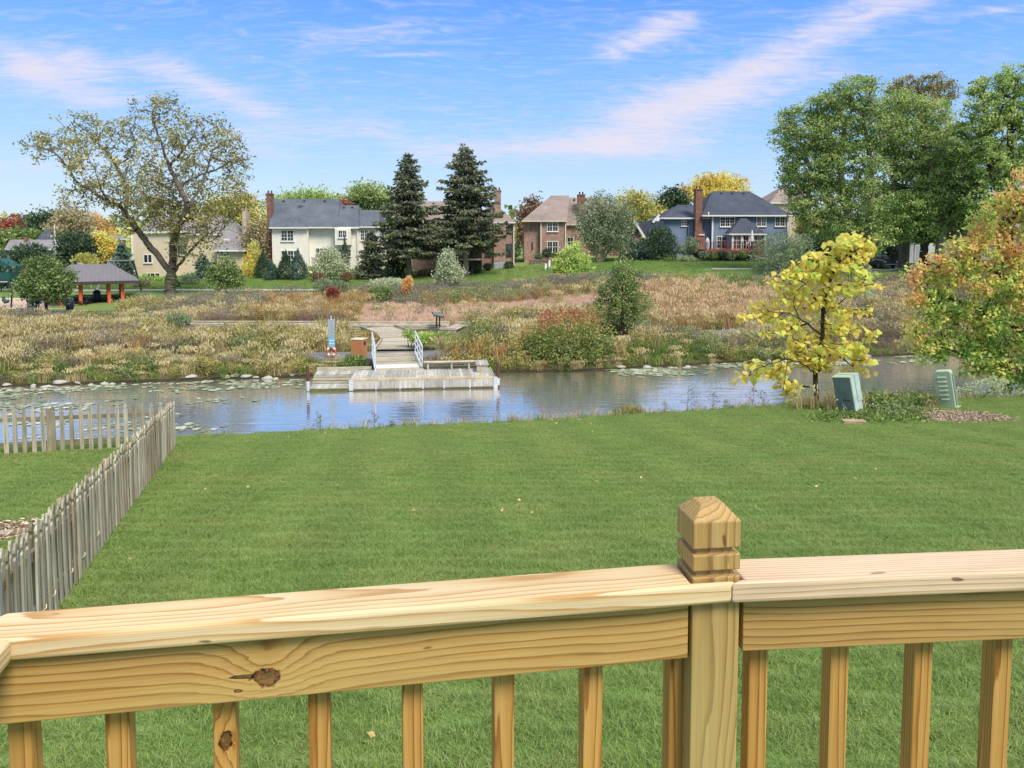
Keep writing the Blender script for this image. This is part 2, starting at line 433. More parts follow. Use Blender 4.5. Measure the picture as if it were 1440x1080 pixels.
def sidingmat(name, col, pitch=.14, dirt=.1):
    """clapboard: each course is a sloping board with a lip"""
    m, nt, bs = newmat(name)
    tcn = N(nt, 'ShaderNodeTexCoord')
    sp = N(nt, 'ShaderNodeSeparateXYZ', ins={0: tcn.outputs['Object']})
    f = M(nt, 'FRACT', M(nt, 'DIVIDE', sp.outputs[2], pitch))
    n = N(nt, 'ShaderNodeTexNoise', ins={'Vector': tcn.outputs['Object'], 'Scale': 1.4, 'Detail': 6, 'Roughness': .65})
    c = RAMP(nt, n.outputs[0], [(.3, tuple(x * (1 - dirt) for x in col)), (.7, tuple(min(1, x * (1 + dirt)) for x in col))])
    nt.links.new(c, bs.inputs['Base Color']); bs.inputs['Roughness'].default_value = .65; bs.inputs['Specular IOR Level'].default_value = .3
    bp = N(nt, 'ShaderNodeBump', ins={'Strength': .8, 'Distance': .02, 'Height': M(nt, 'SUBTRACT', 1.0, f)})
    nt.links.new(bp.outputs[0], bs.inputs['Normal'])
    return m

def glassmat(name, col, rough=.06):
    """window glass in front of a dim room: dark body with a clear reflection"""
    m, nt, bs = newmat(name)
    tcn = N(nt, 'ShaderNodeTexCoord')
    n = N(nt, 'ShaderNodeTexNoise', ins={'Vector': tcn.outputs['Object'], 'Scale': 1.1, 'Detail': 2})
    c = RAMP(nt, n.outputs[0], [(.35, tuple(x * .5 for x in col)), (.65, tuple(x * 1.7 for x in col))])
    nt.links.new(c, bs.inputs['Base Color']); bs.inputs['Roughness'].default_value = rough; bs.inputs['Specular IOR Level'].default_value = .7
    bp = N(nt, 'ShaderNodeBump', ins={'Strength': .05, 'Distance': .02, 'Height': n.outputs[0]})
    nt.links.new(bp.outputs[0], bs.inputs['Normal'])
    return m

def barkmat(name, a, b):
    m, nt, bs = newmat(name)
    tcn = N(nt, 'ShaderNodeTexCoord')
    mp = N(nt, 'ShaderNodeMapping', ins={0: tcn.outputs['Object'], 3: (7, 7, 1.6)})
    n = N(nt, 'ShaderNodeTexNoise', ins={'Vector': mp.outputs[0], 'Scale': 1.6, 'Detail': 7, 'Roughness': .7, 'Distortion': .4})
    c = RAMP(nt, n.outputs[0], [(.3, a), (.68, b)])
    nt.links.new(c, bs.inputs['Base Color']); bs.inputs['Roughness'].default_value = .95; bs.inputs['Specular IOR Level'].default_value = .1
    bp = N(nt, 'ShaderNodeBump', ins={'Strength': .9, 'Distance': .06, 'Height': n.outputs[0]})
    nt.links.new(bp.outputs[0], bs.inputs['Normal'])
    return m

MAT = {}
MAT['white_trim'] = plain('white_trim', (.78, .77, .72), .5, .05)
MAT['cream_trim'] = plain('cream_trim', (.62, .56, .46), .6, .06)
MAT['dark_frame'] = plain('dark_frame', (.035, .03, .028), .5, .1)
MAT['glass'] = glassmat('glass', (.022, .026, .03))
MAT['glass_teal'] = glassmat('glass_teal', (.03, .045, .05))
MAT['black_metal'] = plain('black_metal', (.018, .018, .02), .45, .1)
MAT['galv'] = plain('galvanised_steel', (.50, .53, .56), .45, .15, 14, metal=.35)
MAT['concrete'] = plain('concrete', (.50, .47, .42), .9, .12, 3, bump=.3)
MAT['asphalt'] = plain('asphalt', (.17, .17, .18), .9, .2, 8, bump=.4, bscale=120)
MAT['bark_grey'] = barkmat('bark_grey', S(86, 78, 68), S(150, 140, 124))
MAT['bark_mid'] = barkmat('bark_mid', S(76, 68, 58), S(124, 114, 100))
MAT['bark_brown'] = barkmat('bark_brown', S(62, 50, 40), S(112, 94, 76))
MAT['bark_pale'] = barkmat('bark_pale', S(120, 104, 84), S(184, 168, 144))
MAT['bark_dark'] = barkmat('bark_dark', S(46, 40, 36), S(86, 78, 70))
# ------------------------------------------------------------------ the lie of the land (z = 0 is the pond)
def sst(t): t = np.clip(t, 0, 1); return t * t * (3 - 2 * t)
def brow(x):
    x = np.asarray(x, float)
    return np.where(x < 9, 21.9 + .33 * np.maximum(x, -45), 24.87 + .16 * (np.minimum(x, 60) - 9))
def lawn_z(x, y):
    z = EYE - 3.03 - .109 * np.asarray(y, float)
    z = np.minimum(z, 3.35)
    return np.where(z > .75, z, .42 + .33 * np.exp((z - .75) / .33))
_SX = np.array([-200, -60, -30, -20, -12, -3, 3, 10, 16, 22, 40, 200.]); _SY = np.array([30, 30, 30.6, 31.0, 32.6, 34.0, 34.4, 36.6, 38.4, 39.5, 41.5, 44.])
def shore(x): return np.interp(x, _SX, _SY)
_UC = np.array([-480, -200, -20, 120, 400.])
_YC = np.array([30, 42, 52, 60, 70, 80, 88, 95, 102, 130, 400.])
_ZT = np.array([[.40,.42,.40,.37,1.0,1.1,1.2,1.25,1.4,2.0,3.0],
                [.40,.45,.50,.55,.72,.95,1.45,1.9,2.1,2.6,3.0],
                [.40,.50,.55,.62,.8,1.05,1.6,2.2,2.8,3.2,3.4],
                [.40,.60,1.0,1.45,1.9,2.35,2.9,3.6,3.85,4.0,3.6],
                [.40,.60,1.0,1.45,1.95,2.5,3.1,3.4,3.7,4.0,3.6]])
def far_z(x, y):
    x = np.asarray(x, float); y = np.asarray(y, float)
    u = np.clip(x / np.maximum(y, 1) * F, _UC[0], _UC[-1])
    zi = np.stack([np.interp(y, _YC, _ZT[i]) for i in range(5)])
    out = np.zeros(np.broadcast(x, y).shape)
    for i in range(4):
        t = (u - _UC[i]) / (_UC[i+1] - _UC[i])
        wgt = np.where((t >= 0) & (t <= 1), 1, 0)
        out = np.where(wgt > 0, zi[i] * (1 - t) + zi[i+1] * t, out)
    s = y - shore(x)
    return np.where(s < 1.2, np.minimum(out, np.maximum(-.9, s * .34)), out)
def hz(x, y):
    x = np.asarray(x, float); y = np.asarray(y, float)
    b = brow(x); zb = lawn_z(x, b)
    bank = zb - (zb + .9) * sst((y - b) / 2.3)
    mid = .5 * (b + 2.3 + shore(x) - 3.0)
    return np.where(y < b, lawn_z(x, y), np.where(y < np.maximum(b + 2.3, mid), np.maximum(bank, -.9), far_z(x, y)))
def H(x, y): return float(hz(x, y))
def gp(px, py, guess=None):
    """where the line of sight through a photo pixel meets the ground"""
    d = ray(px, py); prev = None
    for t in np.concatenate([np.arange(4, 60, .1), np.arange(60, 140, .25)]):
        x, y, z = d[0]*t, d[1]*t, EYE + d[2]*t
        if z <= H(x, y): return Vector((x, y, H(x, y)))
    return Vector((d[0]*100, 100, H(d[0]*100, 100)))
def gxy(px, Y):
    """ground point at distance Y on the bearing of photo column px"""
    x = (px - 720) / F * Y
    return Vector((x, Y, H(x, Y)))

XS = np.concatenate([[-1800, -700, -350, -220, -150, -110, -85], np.linspace(-70, 70, 141), [85, 110, 150, 220, 350, 700, 1800]])
def sheet(name, f0, f1, n, mat, jitter=0.0, power=1.0):
    t = np.linspace(0, 1, n) ** power
    Y0 = np.array([f0(x) for x in XS]); Y1 = np.array([f1(x) for x in XS])
    yy = Y0[None] + (Y1 - Y0)[None] * t[:, None]; xx = np.repeat(XS[None], n, 0)
    zz = hz(xx, yy)
    if jitter:
        j = rng.normal(0, jitter, zz.shape); j[0] = j[-1] = 0; zz = zz + j
    V = np.stack([xx, yy, zz], -1).reshape(-1, 3); nx = len(XS)
    i, k = np.meshgrid(np.arange(n-1), np.arange(nx-1), indexing='ij')
    a = (i*nx + k).ravel()
    me = npmesh(name, V, np.stack([a, a+1, a+nx+1, a+nx], 1), mat)
    o = link(name, me, smooth=True); o['kind'] = 'structure'
    return o

def groundmat(name, stops, scale, stops2=None, scale2=.15, mixf=.4, bump=.5, bscale=60):
    m, nt, bs = newmat(name)
    tcn = N(nt, 'ShaderNodeTexCoord')
    n = N(nt, 'ShaderNodeTexNoise', ins={'Vector': tcn.outputs['Object'], 'Scale': scale, 'Detail': 8, 'Roughness': .65})
    c = RAMP(nt, n.outputs[0], stops)
    if stops2:
        n2 = N(nt, 'ShaderNodeTexNoise', ins={'Vector': tcn.outputs['Object'], 'Scale': scale2, 'Detail': 5})
        c = MIX(nt, mixf, c, RAMP(nt, n2.outputs[0], stops2))
    nt.links.new(c, bs.inputs['Base Color']); bs.inputs['Roughness'].default_value = 1; bs.inputs['Specular IOR Level'].default_value = .05
    n3 = N(nt, 'ShaderNodeTexNoise', ins={'Vector': tcn.outputs['Object'], 'Scale': bscale, 'Detail': 4})
    bp = N(nt, 'ShaderNodeBump', ins={'Strength': bump, 'Distance': .04, 'Height': n3.outputs[0]})
    nt.links.new(bp.outputs[0], bs.inputs['Normal'])
    return m

G_LAWN = groundmat('lawn_soil', [(.3, (.09, .17, .04)), (.7, (.16, .26, .07))], 9, [(.3, (.10, .18, .04)), (.7, (.20, .26, .09))], .5)
G_FAR = groundmat('far_turf', [(.3, (.09, .18, .045)), (.7, (.16, .27, .075))], 4.0, [(.35, (.10, .21, .045)), (.66, (.32, .32, .14))], .11, .55, .6, 25)
G_MEADOW = groundmat('meadow_soil', [(.3, (.06, .05, .03)), (.7, (.16, .13, .07))], 3.5, [(.3, (.05, .07, .025)), (.7, (.2, .16, .09))], .4)
G_BED = groundmat('pond_mud', [(.3, (.03, .03, .018)), (.7, (.07, .06, .035))], 3)
def meadow_end(x):
    u = x / 72 * F
    return float(np.interp(u, [-480, -230, -60, 150, 400], [60, 68, 76, 71, 69]))
sheet('lawn', lambda x: -60, lambda x: float(brow(x)) + .55, 90, G_LAWN)
sheet('pond_bed', lambda x: float(brow(x)) + .55, lambda x: float(shore(x)) + .25, 26, G_BED)
sheet('meadow_ground', lambda x: float(shore(x)) + .25, meadow_end, 60, G_MEADOW, .02)
sheet('far_lawn', meadow_end, lambda x: 2600.0, 80, G_FAR, power=3.0)

# pond surface
mw_, nt, bs = newmat('pond_water')
tcn = N(nt, 'ShaderNodeTexCoord')
def wn(vec, sc, det, d=0.):
    mp = N(nt, 'ShaderNodeMapping', ins={0: tcn.outputs['Object'], 3: vec})
    return N(nt, 'ShaderNodeTexNoise', ins={'Vector': mp.outputs[0], 'Scale': sc, 'Detail': det, 'Distortion': d}).outputs[0]
hgt = M(nt, 'ADD', M(nt, 'MULTIPLY', wn((.5, 2.2, 1), 1.5, 3, .3), 1.0), M(nt, 'MULTIPLY', wn((.25, .6, 1), .35, 2), 1.2))
calm = RAMP(nt, wn((.5, 1, 1), .12, 2), [(.4, (.55,) * 3), (.65, (1,) * 3)])
bp = N(nt, 'ShaderNodeBump', ins={'Strength': M(nt, 'MULTIPLY', calm, .27), 'Distance': .10, 'Height': hgt})
gl = N(nt, 'ShaderNodeBsdfGlossy', ins={0: (1.0, .955, .88, 1), 'Roughness': .02, 'Normal': bp.outputs[0]})
bs.inputs['Base Color'].default_value = (.07, .075, .06, 1); bs.inputs['Roughness'].default_value = .15
fr = N(nt, 'ShaderNodeFresnel', ins={'IOR': 1.9, 'Normal': bp.outputs[0]})
ff = N(nt, 'ShaderNodeMapRange', ins={0: fr.outputs[0], 1: 0.05, 2: .55, 3: .55, 4: 1.0})
gl2 = N(nt, 'ShaderNodeBsdfGlossy', ins={0: (1.0, .97, .91, 1), 'Roughness': .42, 'Normal': bp.outputs[0]})
glm = N(nt, 'ShaderNodeMixShader', ins={0: .22, 1: gl.outputs[0], 2: gl2.outputs[0]})
mx = N(nt, 'ShaderNodeMixShader', ins={0: ff.outputs[0], 1: bs.outputs[0], 2: glm.outputs[0]})
nt.links.new(mx.outputs[0], nt.nodes['Material Output'].inputs[0])
ws = MB(); ws.add([(-300, 2, 0), (300, 2, 0), (300, 47, 0), (-300, 47, 0)], [(0, 1, 2, 3)])
o = ws.build('water', mw_); structure(o)

# ------------------------------------------------------------------ scattered ground cover (instanced tufts)
def blades(n, w0, w1, h0, h1, spread, wid, lean, curl, head=0.0, headw=0.0, sq=False):
    """a tuft of n bent blades: arrays V, F(tri), tint; square patch or round tuft"""
    if sq: bx = rng.uniform(-spread, spread, n); by = rng.uniform(-spread, spread, n)
    else:
        rr = spread * np.sqrt(rng.random(n)); aa = rng.uniform(0, 2*np.pi, n); bx, by = rr*np.cos(aa), rr*np.sin(aa)
    h = rng.uniform(h0, h1, n); a = rng.uniform(0, 2*np.pi, n); ln = np.abs(rng.normal(lean, lean*.5, n)); wd = rng.uniform(w0, w1, n)
    dx, dy = np.cos(a), np.sin(a); f = rng.uniform(0, 2*np.pi, n); sx, sy = np.cos(f), np.sin(f)
    base = np.stack([bx, by, np.zeros(n)], 1); side = np.stack([sx, sy, np.zeros(n)], 1)
    mid = base + np.stack([dx*ln*h*.35, dy*ln*h*.35, h*.58], 1)
    tip = base + np.stack([dx*ln*h*(1+curl), dy*ln*h*(1+curl), h*(1-.35*curl)], 1)
    w = wd[:, None] * side / 2
    wm = w * (headw if headw else .8)
    V = np.stack([base-w*.8, base+w*.8, mid-wm, mid+wm, tip], 1)
    k = np.arange(n)[:, None] * 5
    T = np.concatenate([k+[[0,1,3]], k+[[0,3,2]], k+[[2,3,4]]])
    tint = np.repeat(np.clip(rng.normal(.5, .2, n), 0, 1), 5)
    return V.reshape(-1, 3), T, tint
def joinarr(*parts):
    Vs, Ts, ts, o = [], [], [], 0
    for V, T, t in parts:
        Vs.append(V); Ts.append(T + o); ts.append(t); o += len(V)
    return np.concatenate(Vs), np.concatenate(Ts), np.concatenate(ts)
def leafarr(P, D, L, W, tint, fold=.12):
    """rhombic leaves as triangles"""
    n = len(P); rnd = rng.normal(size=(n, 3)); S_ = np.cross(D, rnd); S_ /= np.linalg.norm(S_, axis=1, keepdims=True) + 1e-9
    U_ = np.cross(S_, D); L = np.broadcast_to(L, (n,))[:, None]; W = np.broadcast_to(W, (n,))[:, None]
    m = P + D*L*.45 + U_*L*fold
    V = np.stack([P, m + S_*W/2, P + D*L, m - S_*W/2], 1).reshape(-1, 3)
    k = np.arange(n)[:, None]*4
    return V, np.concatenate([k+[[0,1,2]], k+[[0,2,3]]]), np.repeat(tint, 4)
def unit(a): return a / (np.linalg.norm(a, axis=1, keepdims=True) + 1e-9)
def source(name, arr, mat):
    V, T, t = arr
    me = npmesh(name, V, T, mat, {'tint': t})
    return bpy.data.objects.new(name, me)      # stays outside the scene: only instanced

def scatter(name, label, cat, sources, pts, rot, scl, idx):
    n = len(pts)
    me = bpy.data.meshes.new(name)
    me.vertices.add(n); me.vertices.foreach_set('co', np.ascontiguousarray(pts, dtype=np.float32).ravel())
    a = me.attributes.new('rot', 'FLOAT_VECTOR', 'POINT'); a.data.foreach_set('vector', np.ascontiguousarray(rot, dtype=np.float32).ravel())
    a = me.attributes.new('scl', 'FLOAT_VECTOR', 'POINT'); a.data.foreach_set('vector', np.ascontiguousarray(scl, dtype=np.float32).ravel())
    a = me.attributes.new('idx', 'INT', 'POINT'); a.data.foreach_set('value', np.ascontiguousarray(idx, dtype=np.int32))
    o = bpy.data.objects.new(name, me); COL.objects.link(o)
    g = bpy.data.node_groups.new(name + '_nodes', 'GeometryNodeTree')
    g.interface.new_socket('Geometry', in_out='INPUT', socket_type='NodeSocketGeometry')
    g.interface.new_socket('Geometry', in_out='OUTPUT', socket_type='NodeSocketGeometry')
    gi = g.nodes.new('NodeGroupInput'); go = g.nodes.new('NodeGroupOutput'); ip = g.nodes.new('GeometryNodeInstanceOnPoints')
    def attr(nm, ty):
        q = g.nodes.new('GeometryNodeInputNamedAttribute'); q.data_type = ty; q.inputs[0].default_value = nm
        return [s for s in q.outputs if s.enabled][0]
    g.links.new(gi.outputs[0], ip.inputs['Points'])
    jn = g.nodes.new('GeometryNodeJoinGeometry')
    for s in reversed(sources):
        q = g.nodes.new('GeometryNodeObjectInfo'); q.inputs[0].default_value = s; q.inputs['As Instance'].default_value = True
        g.links.new(q.outputs['Geometry'], jn.inputs[0])
    g.links.new(jn.outputs[0], ip.inputs['Instance'])
    ip.inputs['Pick Instance'].default_value = True
    g.links.new(attr('idx', 'INT'), ip.inputs['Instance Index'])
    g.links.new(attr('rot', 'FLOAT_VECTOR'), ip.inputs['Rotation'])
    g.links.new(attr('scl', 'FLOAT_VECTOR'), ip.inputs['Scale'])
    g.links.new(ip.outputs[0], go.inputs[0])
    md = o.modifiers.new('scatter', 'NODES'); md.node_group = g
    tag(o, label, cat, None, 'stuff')
    return o

def vnoise(x, y, s, seed=0):
    """cheap smooth value noise in numpy, 0..1"""
    x = np.asarray(x) * s + seed * 17.3; y = np.asarray(y) * s + seed * 9.1
    xi = np.floor(x); yi = np.floor(y); fx = x - xi; fy = y - yi
    def h(a, b): return np.modf(np.abs(np.sin(a * 127.1 + b * 311.7 + seed) * 43758.5453))[0]
    fx = fx*fx*(3-2*fx); fy = fy*fy*(3-2*fy)
    return (h(xi, yi)*(1-fx) + h(xi+1, yi)*fx)*(1-fy) + (h(xi, yi+1)*(1-fx) + h(xi+1, yi+1)*fx)*fy

# lawn grass
def grassmat(name, cols, dry, wscale=.45, mow=False):
    m, nt, bs = newmat(name)
    at_ = N(nt, 'ShaderNodeAttribute', attribute_name='tint'); oi = N(nt, 'ShaderNodeObjectInfo'); geo = N(nt, 'ShaderNodeNewGeometry')
    f = M(nt, 'ADD', at_.outputs['Fac'], M(nt, 'MULTIPLY', M(nt, 'SUBTRACT', oi.outputs['Random'], .5), .18), clamp=True)
    c = RAMP(nt, f, [(i / (len(cols) - 1), q) for i, q in enumerate(cols)])
    n = N(nt, 'ShaderNodeTexNoise', ins={'Vector': N(nt, 'ShaderNodeMapping', ins={0: geo.outputs['Position'], 3: (1, 1.6, 0)}).outputs[0], 'Scale': wscale, 'Detail': 6, 'Roughness': .62})
    c = MIX(nt, M(nt, 'MULTIPLY', RAMP(nt, n.outputs[0], [(.46, (0,)*3), (.72, (1,)*3)]), .6), c, dry)
    if mow:
        sp = N(nt, 'ShaderNodeSeparateXYZ', ins={0: geo.outputs['Position']})
        sw = M(nt, 'SINE', M(nt, 'MULTIPLY', M(nt, 'ADD', M(nt, 'ADD', sp.outputs[0], M(nt, 'MULTIPLY', sp.outputs[1], .16)), M(nt, 'MULTIPLY', n.outputs[0], .8)), 3.3))
        k = M(nt, 'ADD', M(nt, 'MULTIPLY', sw, .045), 1.0)
        c = MIX(nt, 1.0, c, N(nt, 'ShaderNodeCombineXYZ', ins={0: k, 1: k, 2: k}).outputs[0], 'MULTIPLY')
    nt.links.new(c, bs.inputs['Base Color']); bs.inputs['Roughness'].default_value = .55; bs.inputs['Specular IOR Level'].default_value = .3
    tr = N(nt, 'ShaderNodeBsdfTranslucent', ins={0: c})
    mx = N(nt, 'ShaderNodeMixShader', ins={0: .42, 1: bs.outputs[0], 2: tr.outputs[0]})
    nt.links.new(mx.outputs[0], nt.nodes['Material Output'].inputs[0])
    return m
GRASS = grassmat('lawn_blades', [(.175, .265, .060), (.255, .375, .094), (.33, .455, .135), (.43, .48, .22)], (.46, .46, .17), .5, True)
turf = [source('turf_patch', blades(1500, .004, .008, .03, .06, .26, 0, .75, .35, sq=True), GRASS) for _ in range(3)]
gx, gy = np.meshgrid(np.arange(-34, 34, .42), np.arange(2.2, 33, .42))
gx = (gx + rng.uniform(-.1, .1, gx.shape)).ravel(); gy = (gy + rng.uniform(-.1, .1, gy.shape)).ravel()
k = (gy < brow(gx) + .55) & (np.abs(gx) < gy * .78 + 2.5)
MULCH = gp(1346, 588); BED = Vector((-8.05, 10.1, 0))
k &= ~(((gx - MULCH.x) / 1.5) ** 2 + ((gy - MULCH.y) / .95) ** 2 < 1)
gx, gy = gx[k], gy[k]
n = len(gx)
def ground_tilt(x, y):
    e = .3
    return np.arctan2(hz(x, y + e) - hz(x, y - e), 2*e), -np.arctan2(hz(x + e, y) - hz(x - e, y), 2*e)
ax_, ay_ = ground_tilt(gx, gy)
rz_ = rng.integers(0, 4, n) * np.pi / 2 + rng.normal(0, .2, n)
scatter('lawn_grass', 'short mown green grass covering the lawn in front of the pond', 'grass', turf, np.stack([gx, gy, hz(gx, gy) - .004], 1),
        np.stack([np.zeros(n), np.zeros(n), rz_], 1), np.stack([np.ones(n), np.ones(n), rng.uniform(.8, 1.2, n)], 1), rng.integers(0, 3, n))
# ------------------------------------------------------------------ deck railing (new pressure-treated pine)
CAPW = wood('cap_pine', S(255, 236, 196), S(244, 212, 158), S(214, 166, 104), ring=.0085, pith=(.02, -.045), wander=.05, fibre=.16, knots=(), tone=(.68, .645, .60), softk=.22)
CAPW2 = wood('cap_pine_bleached', S(255, 236, 206), S(242, 212, 172), S(212, 170, 124), ring=.0075, pith=(-.07, -.03), wander=.03, fibre=.18, tone=(.67, .635, .61), softk=.25)
RAILW = wood('rail_pine', S(222, 184, 118), S(206, 162, 92), S(160, 110, 52), ring=.0125, pith=(.05, -.10), wander=.07, green=.35,
             knots=((-.112, -.018, .050, .0165, .020), (-.108, .016, .040, .0001, .022), (-.146, -.0125, .012, .0036, .0, .020), (-.158, -.036, .01, .0034, .0, .2)), offs=False)
RAILW2 = wood('rail_pine_banded', S(214, 176, 112), S(198, 154, 88), S(146, 100, 50), ring=.0135, pith=(.03, -.20), wander=.045, green=.3)
BALW = wood('baluster_pine', S(222, 176, 104), S(206, 152, 76), S(156, 98, 40), ring=.0075, pith=(.012, .015), wander=.03, cath=.8)
BALK = wood('baluster_pine_knotty', S(222, 176, 104), S(206, 152, 76), S(156, 98, 40), ring=.0075, pith=(.012, .015), wander=.03, offs=False, knots=((.0, -.001, .03, .012, .012),))
POSTW = wood('post_pine', S(214, 182, 122), S(198, 160, 96), S(158, 116, 60), ring=.010, pith=(.02, .03), wander=.04, green=.4, cath=1.6)

zb = at(1029, 849, 1.315).z; zt = at(1029, 820.6, 1.315).z
A = Vector((-.7711, 1.1277)); B = Vector((.3931, 1.315)); Cc = Vector((.9472, 1.3616))
ul = (B - A).normalized(); ur = (Cc - B).normalized(); nl = Vector((-ul.y, ul.x)); nr = Vector((-ur.y, ur.x))
rail = thing('deck_railing', 'new pale pine deck railing with square balusters, flat top cap and notched post', 'railing', (B.x, B.y, 0))
def board(name, p, q, depth, z0, z1, mat, bevel=.003, seg=2, off=0.0, ends=None, parent=None):
    """board from p to q (plan points on its front face), depth to the back, standing from z0 to z1; local X runs along it"""
    p, q = Vector(p), Vector(q); d = q - p; L = d.length; u = d / L; nn = Vector((-u.y, u.x))
    c = (p + q) / 2 + nn * (depth / 2 + off)
    mb = MB()
    e0, e1 = ends or (0, 0)
    h = (z1 - z0) / 2; D = depth / 2
    vs = [(-L/2, -D, -h), (L/2, -D, -h), (L/2 + e1, D, -h), (-L/2 + e0, D, -h), (-L/2, -D, h), (L/2, -D, h), (L/2 + e1, D, h), (-L/2 + e0, D, h)]
    mb.add(vs, [(0,3,2,1),(4,5,6,7),(0,1,5,4),(1,2,6,5),(2,3,7,6),(3,0,4,7)])
    o = mb.build(name, mat, parent or rail, bevel=bevel, seg=seg)
    o.location = (c.x - rail.location.x, c.y - rail.location.y, (z0 + z1) / 2)
    o.rotation_euler = (0, 0, math.atan2(u.y, u.x))
    return o
def upright(name, c, rz, sx, sy, z0, z1, mat, bevel=.003):
    """square stick: local X runs up the stick"""
    L = z1 - z0
    o = MB().box(-L/2, L/2, -sx/2, sx/2, -sy/2, sy/2).build(name, mat, rail, bevel=bevel)
    o.location = (c[0] - rail.location.x, c[1] - rail.location.y, (z0 + z1) / 2)
    o.rotation_euler = Euler((0, -math.pi/2, rz), 'XYZ')
    return o
CAPD = .102
Al = A - ul * .10
gap = .0015
# post first: its notched head stands up through the caps
PX = Vector((.3700, 1.3320)); PW = .089
th = math.atan2((ul + ur).y, (ul + ur).x)
pc = PX + Vector((-math.sin(th), math.cos(th))) * PW / 2
pm = MB()
s, g = PW / 2, PW / 2 - .0105
ZH = zt + .004
prof = [(s, 0.0), (s, ZH - .03 + .0), (g, ZH - .03 + .006), (g, ZH + .012), (s, ZH + .012), (s, ZH + .043), (g, ZH + .043), (g, ZH + .0555), (s, ZH + .0555), (s, ZH + .105), (s - .0235, ZH + .129)]
prof = [(s, 2.3), (s, ZH), (g, ZH), (g, ZH + .012), (s, ZH + .012), (s, ZH + .041), (g, ZH + .041), (g, ZH + .053), (s, ZH + .053), (s, ZH + .102), (s - .0235, ZH + .127)]
ZM = prof[-1][1] / 2 + 1
o_ = 0
for r_, z_ in prof: pm.v += [(z_ - ZM, -r_, -r_), (z_ - ZM, r_, -r_), (z_ - ZM, r_, r_), (z_ - ZM, -r_, r_)]
for i in range(len(prof) - 1):
    for q in range(4): pm.f.append((i*4+q, i*4+(q+1) % 4, i*4+4+(q+1) % 4, i*4+4+q)); pm.m.append(0)
pm.f += [(0, 1, 2, 3), tuple(len(prof)*4 - 4 + q for q in range(4))]; pm.m += [0, 0]
post = pm.build('post', POSTW, rail, bevel=.0022, seg=2)
post.location = (pc.x - B.x, pc.y - B.y, ZM); post.rotation_euler = Euler((0, -math.pi/2, th), 'XYZ')

# caps: left board stops at the joint in front of the post and is notched round it; right board starts there
def cap(name, p, q, nv, mat, notch=None, miter=0.0):
    """flat cap with plan outline, bull-nosed by a bevel; notch = list of plan points inserted at the q end (left board) or p end"""
    u = (q - p).normalized(); c = (p + q) / 2 + nv * CAPD / 2
    def loc(P_): d = P_ - c; return (d.dot(u), d.dot(nv))
    outline = [loc(P_) for P_ in notch]
    mb = MB(); mb.prism(outline, 'z', -(zt - zb) / 2, (zt - zb) / 2)
    o = mb.build(name, mat, rail, bevel=.0075, seg=3)
    o.location = (c.x - B.x, c.y - B.y, (zt + zb) / 2); o.rotation_euler = (0, 0, math.atan2(u.y, u.x))
    return o
uP = Vector((math.cos(th), math.sin(th))); nP = Vector((-uP.y, uP.x)); hP = PW / 2 + .005
fl, fr_ = pc - uP * hP - nP * hP, pc + uP * hP - nP * hP
bl_, br_ = pc - uP * hP + nP * hP, pc + uP * hP + nP * hP
J = B + ul * (-.004)
Jn = fr_ - uP * .012
Abk = Vector((-.8364, 1.2118))
def back_on(p0, u, nv, P_): return p0 + u * (P_ - p0).dot(u) + nv * CAPD
cap('cap_board', Al, J, nl, CAPW, [Al, J, Jn, fl, back_on(Al, ul, nl, bl_), Abk + ul * .002])
Ce = Cc + ur * 3.6
cap('cap_board', B, Ce, nr, CAPW2, [B + ul * (-.0015), Ce, Ce + nr * CAPD, back_on(B, ur, nr, br_), fr_, Jn + uP * .0025])
# third cap turns back along the left side towards the house
Lp = A - nl * .002; _q = on(0, 953, zb); Lq = Lp + (Vector((_q.x, _q.y)) - A).normalized() * .9
ml = (Lq - Lp).normalized()
cap('cap_board', Lp, Lq, Vector((ml.y, -ml.x)), CAPW, [Lp, Lq, Lq + Vector((ml.y, -ml.x)) * CAPD, A - nl * .002 - ul * CAPD])

zr0, zr1 = 5.338, zb - .001
RT = .036
zl0 = 1.9 + 2.8            # bottom rail, below the picture
pl, qr = Al + nl * .022 - ul * .1, Ce + nr * .022
fpL = fl + nP * .010; fpR = fr_ + nP * .014
dl = (fpL - (A + nl * .018)).normalized(); dr = ((Ce + nr * .018) - fpR).normalized()
L0 = A + nl * .018 - dl * .14
board('top_rail', L0, fpL, RT, zr0, zr1, RAILW, .0025)
board('top_rail', fpR + dr * .006, Ce + nr * .018, RT, zr0 + .003, zr1, RAILW2, .0025)
board('bottom_rail', L0, fpL, RT, zl0, zl0 + .11, RAILW2, .0025)
board('bottom_rail', fpR + dr * .006, Ce + nr * .018, RT, zl0, zl0 + .11, RAILW2, .0025)
def bear(px, p0, d, nv, off):
    """plan point where photo column px meets the line of baluster fronts"""
    cx = (px - 720) / F / .959; b = p0 + nv * off
    # ray (cx t, t) = b + d s
    det = cx * (-d.y) - (-d.x) * 1.0
    t = (b.x * (-d.y) - (-d.x) * b.y) / det
    return Vector((cx * t, t))
ndl, ndr = Vector((-dl.y, dl.x)), Vector((-dr.y, dr.x))
for px in (34, 169, 318, 450, 580, 707, 830, 949):
    P_ = bear(px, L0, dl, ndl, RT + .0195)
    b = upright('baluster', P_, math.atan2(dl.y, dl.x), .037, .037, zl0 - .02, zr1 - .002, BALW)
    if px == 318:
        b.data.materials[0] = BALK
        zk = at(318, 1043, P_.y - .02).z
        b.data.transform(Matrix.Translation(((zl0 - .02 + zr1 - .002) / 2 - zk, 0, 0))); b.location.z = zk
        b['label'] = 'baluster with a dark oval knot'
RBX = [bear(px, fpR, dr, ndr, RT + .0195) for px in (1060, 1172, 1288, 1398, 1504, 1604)]
RBX += [RBX[-1] + dr * .152 * i for i in range(1, 18)]
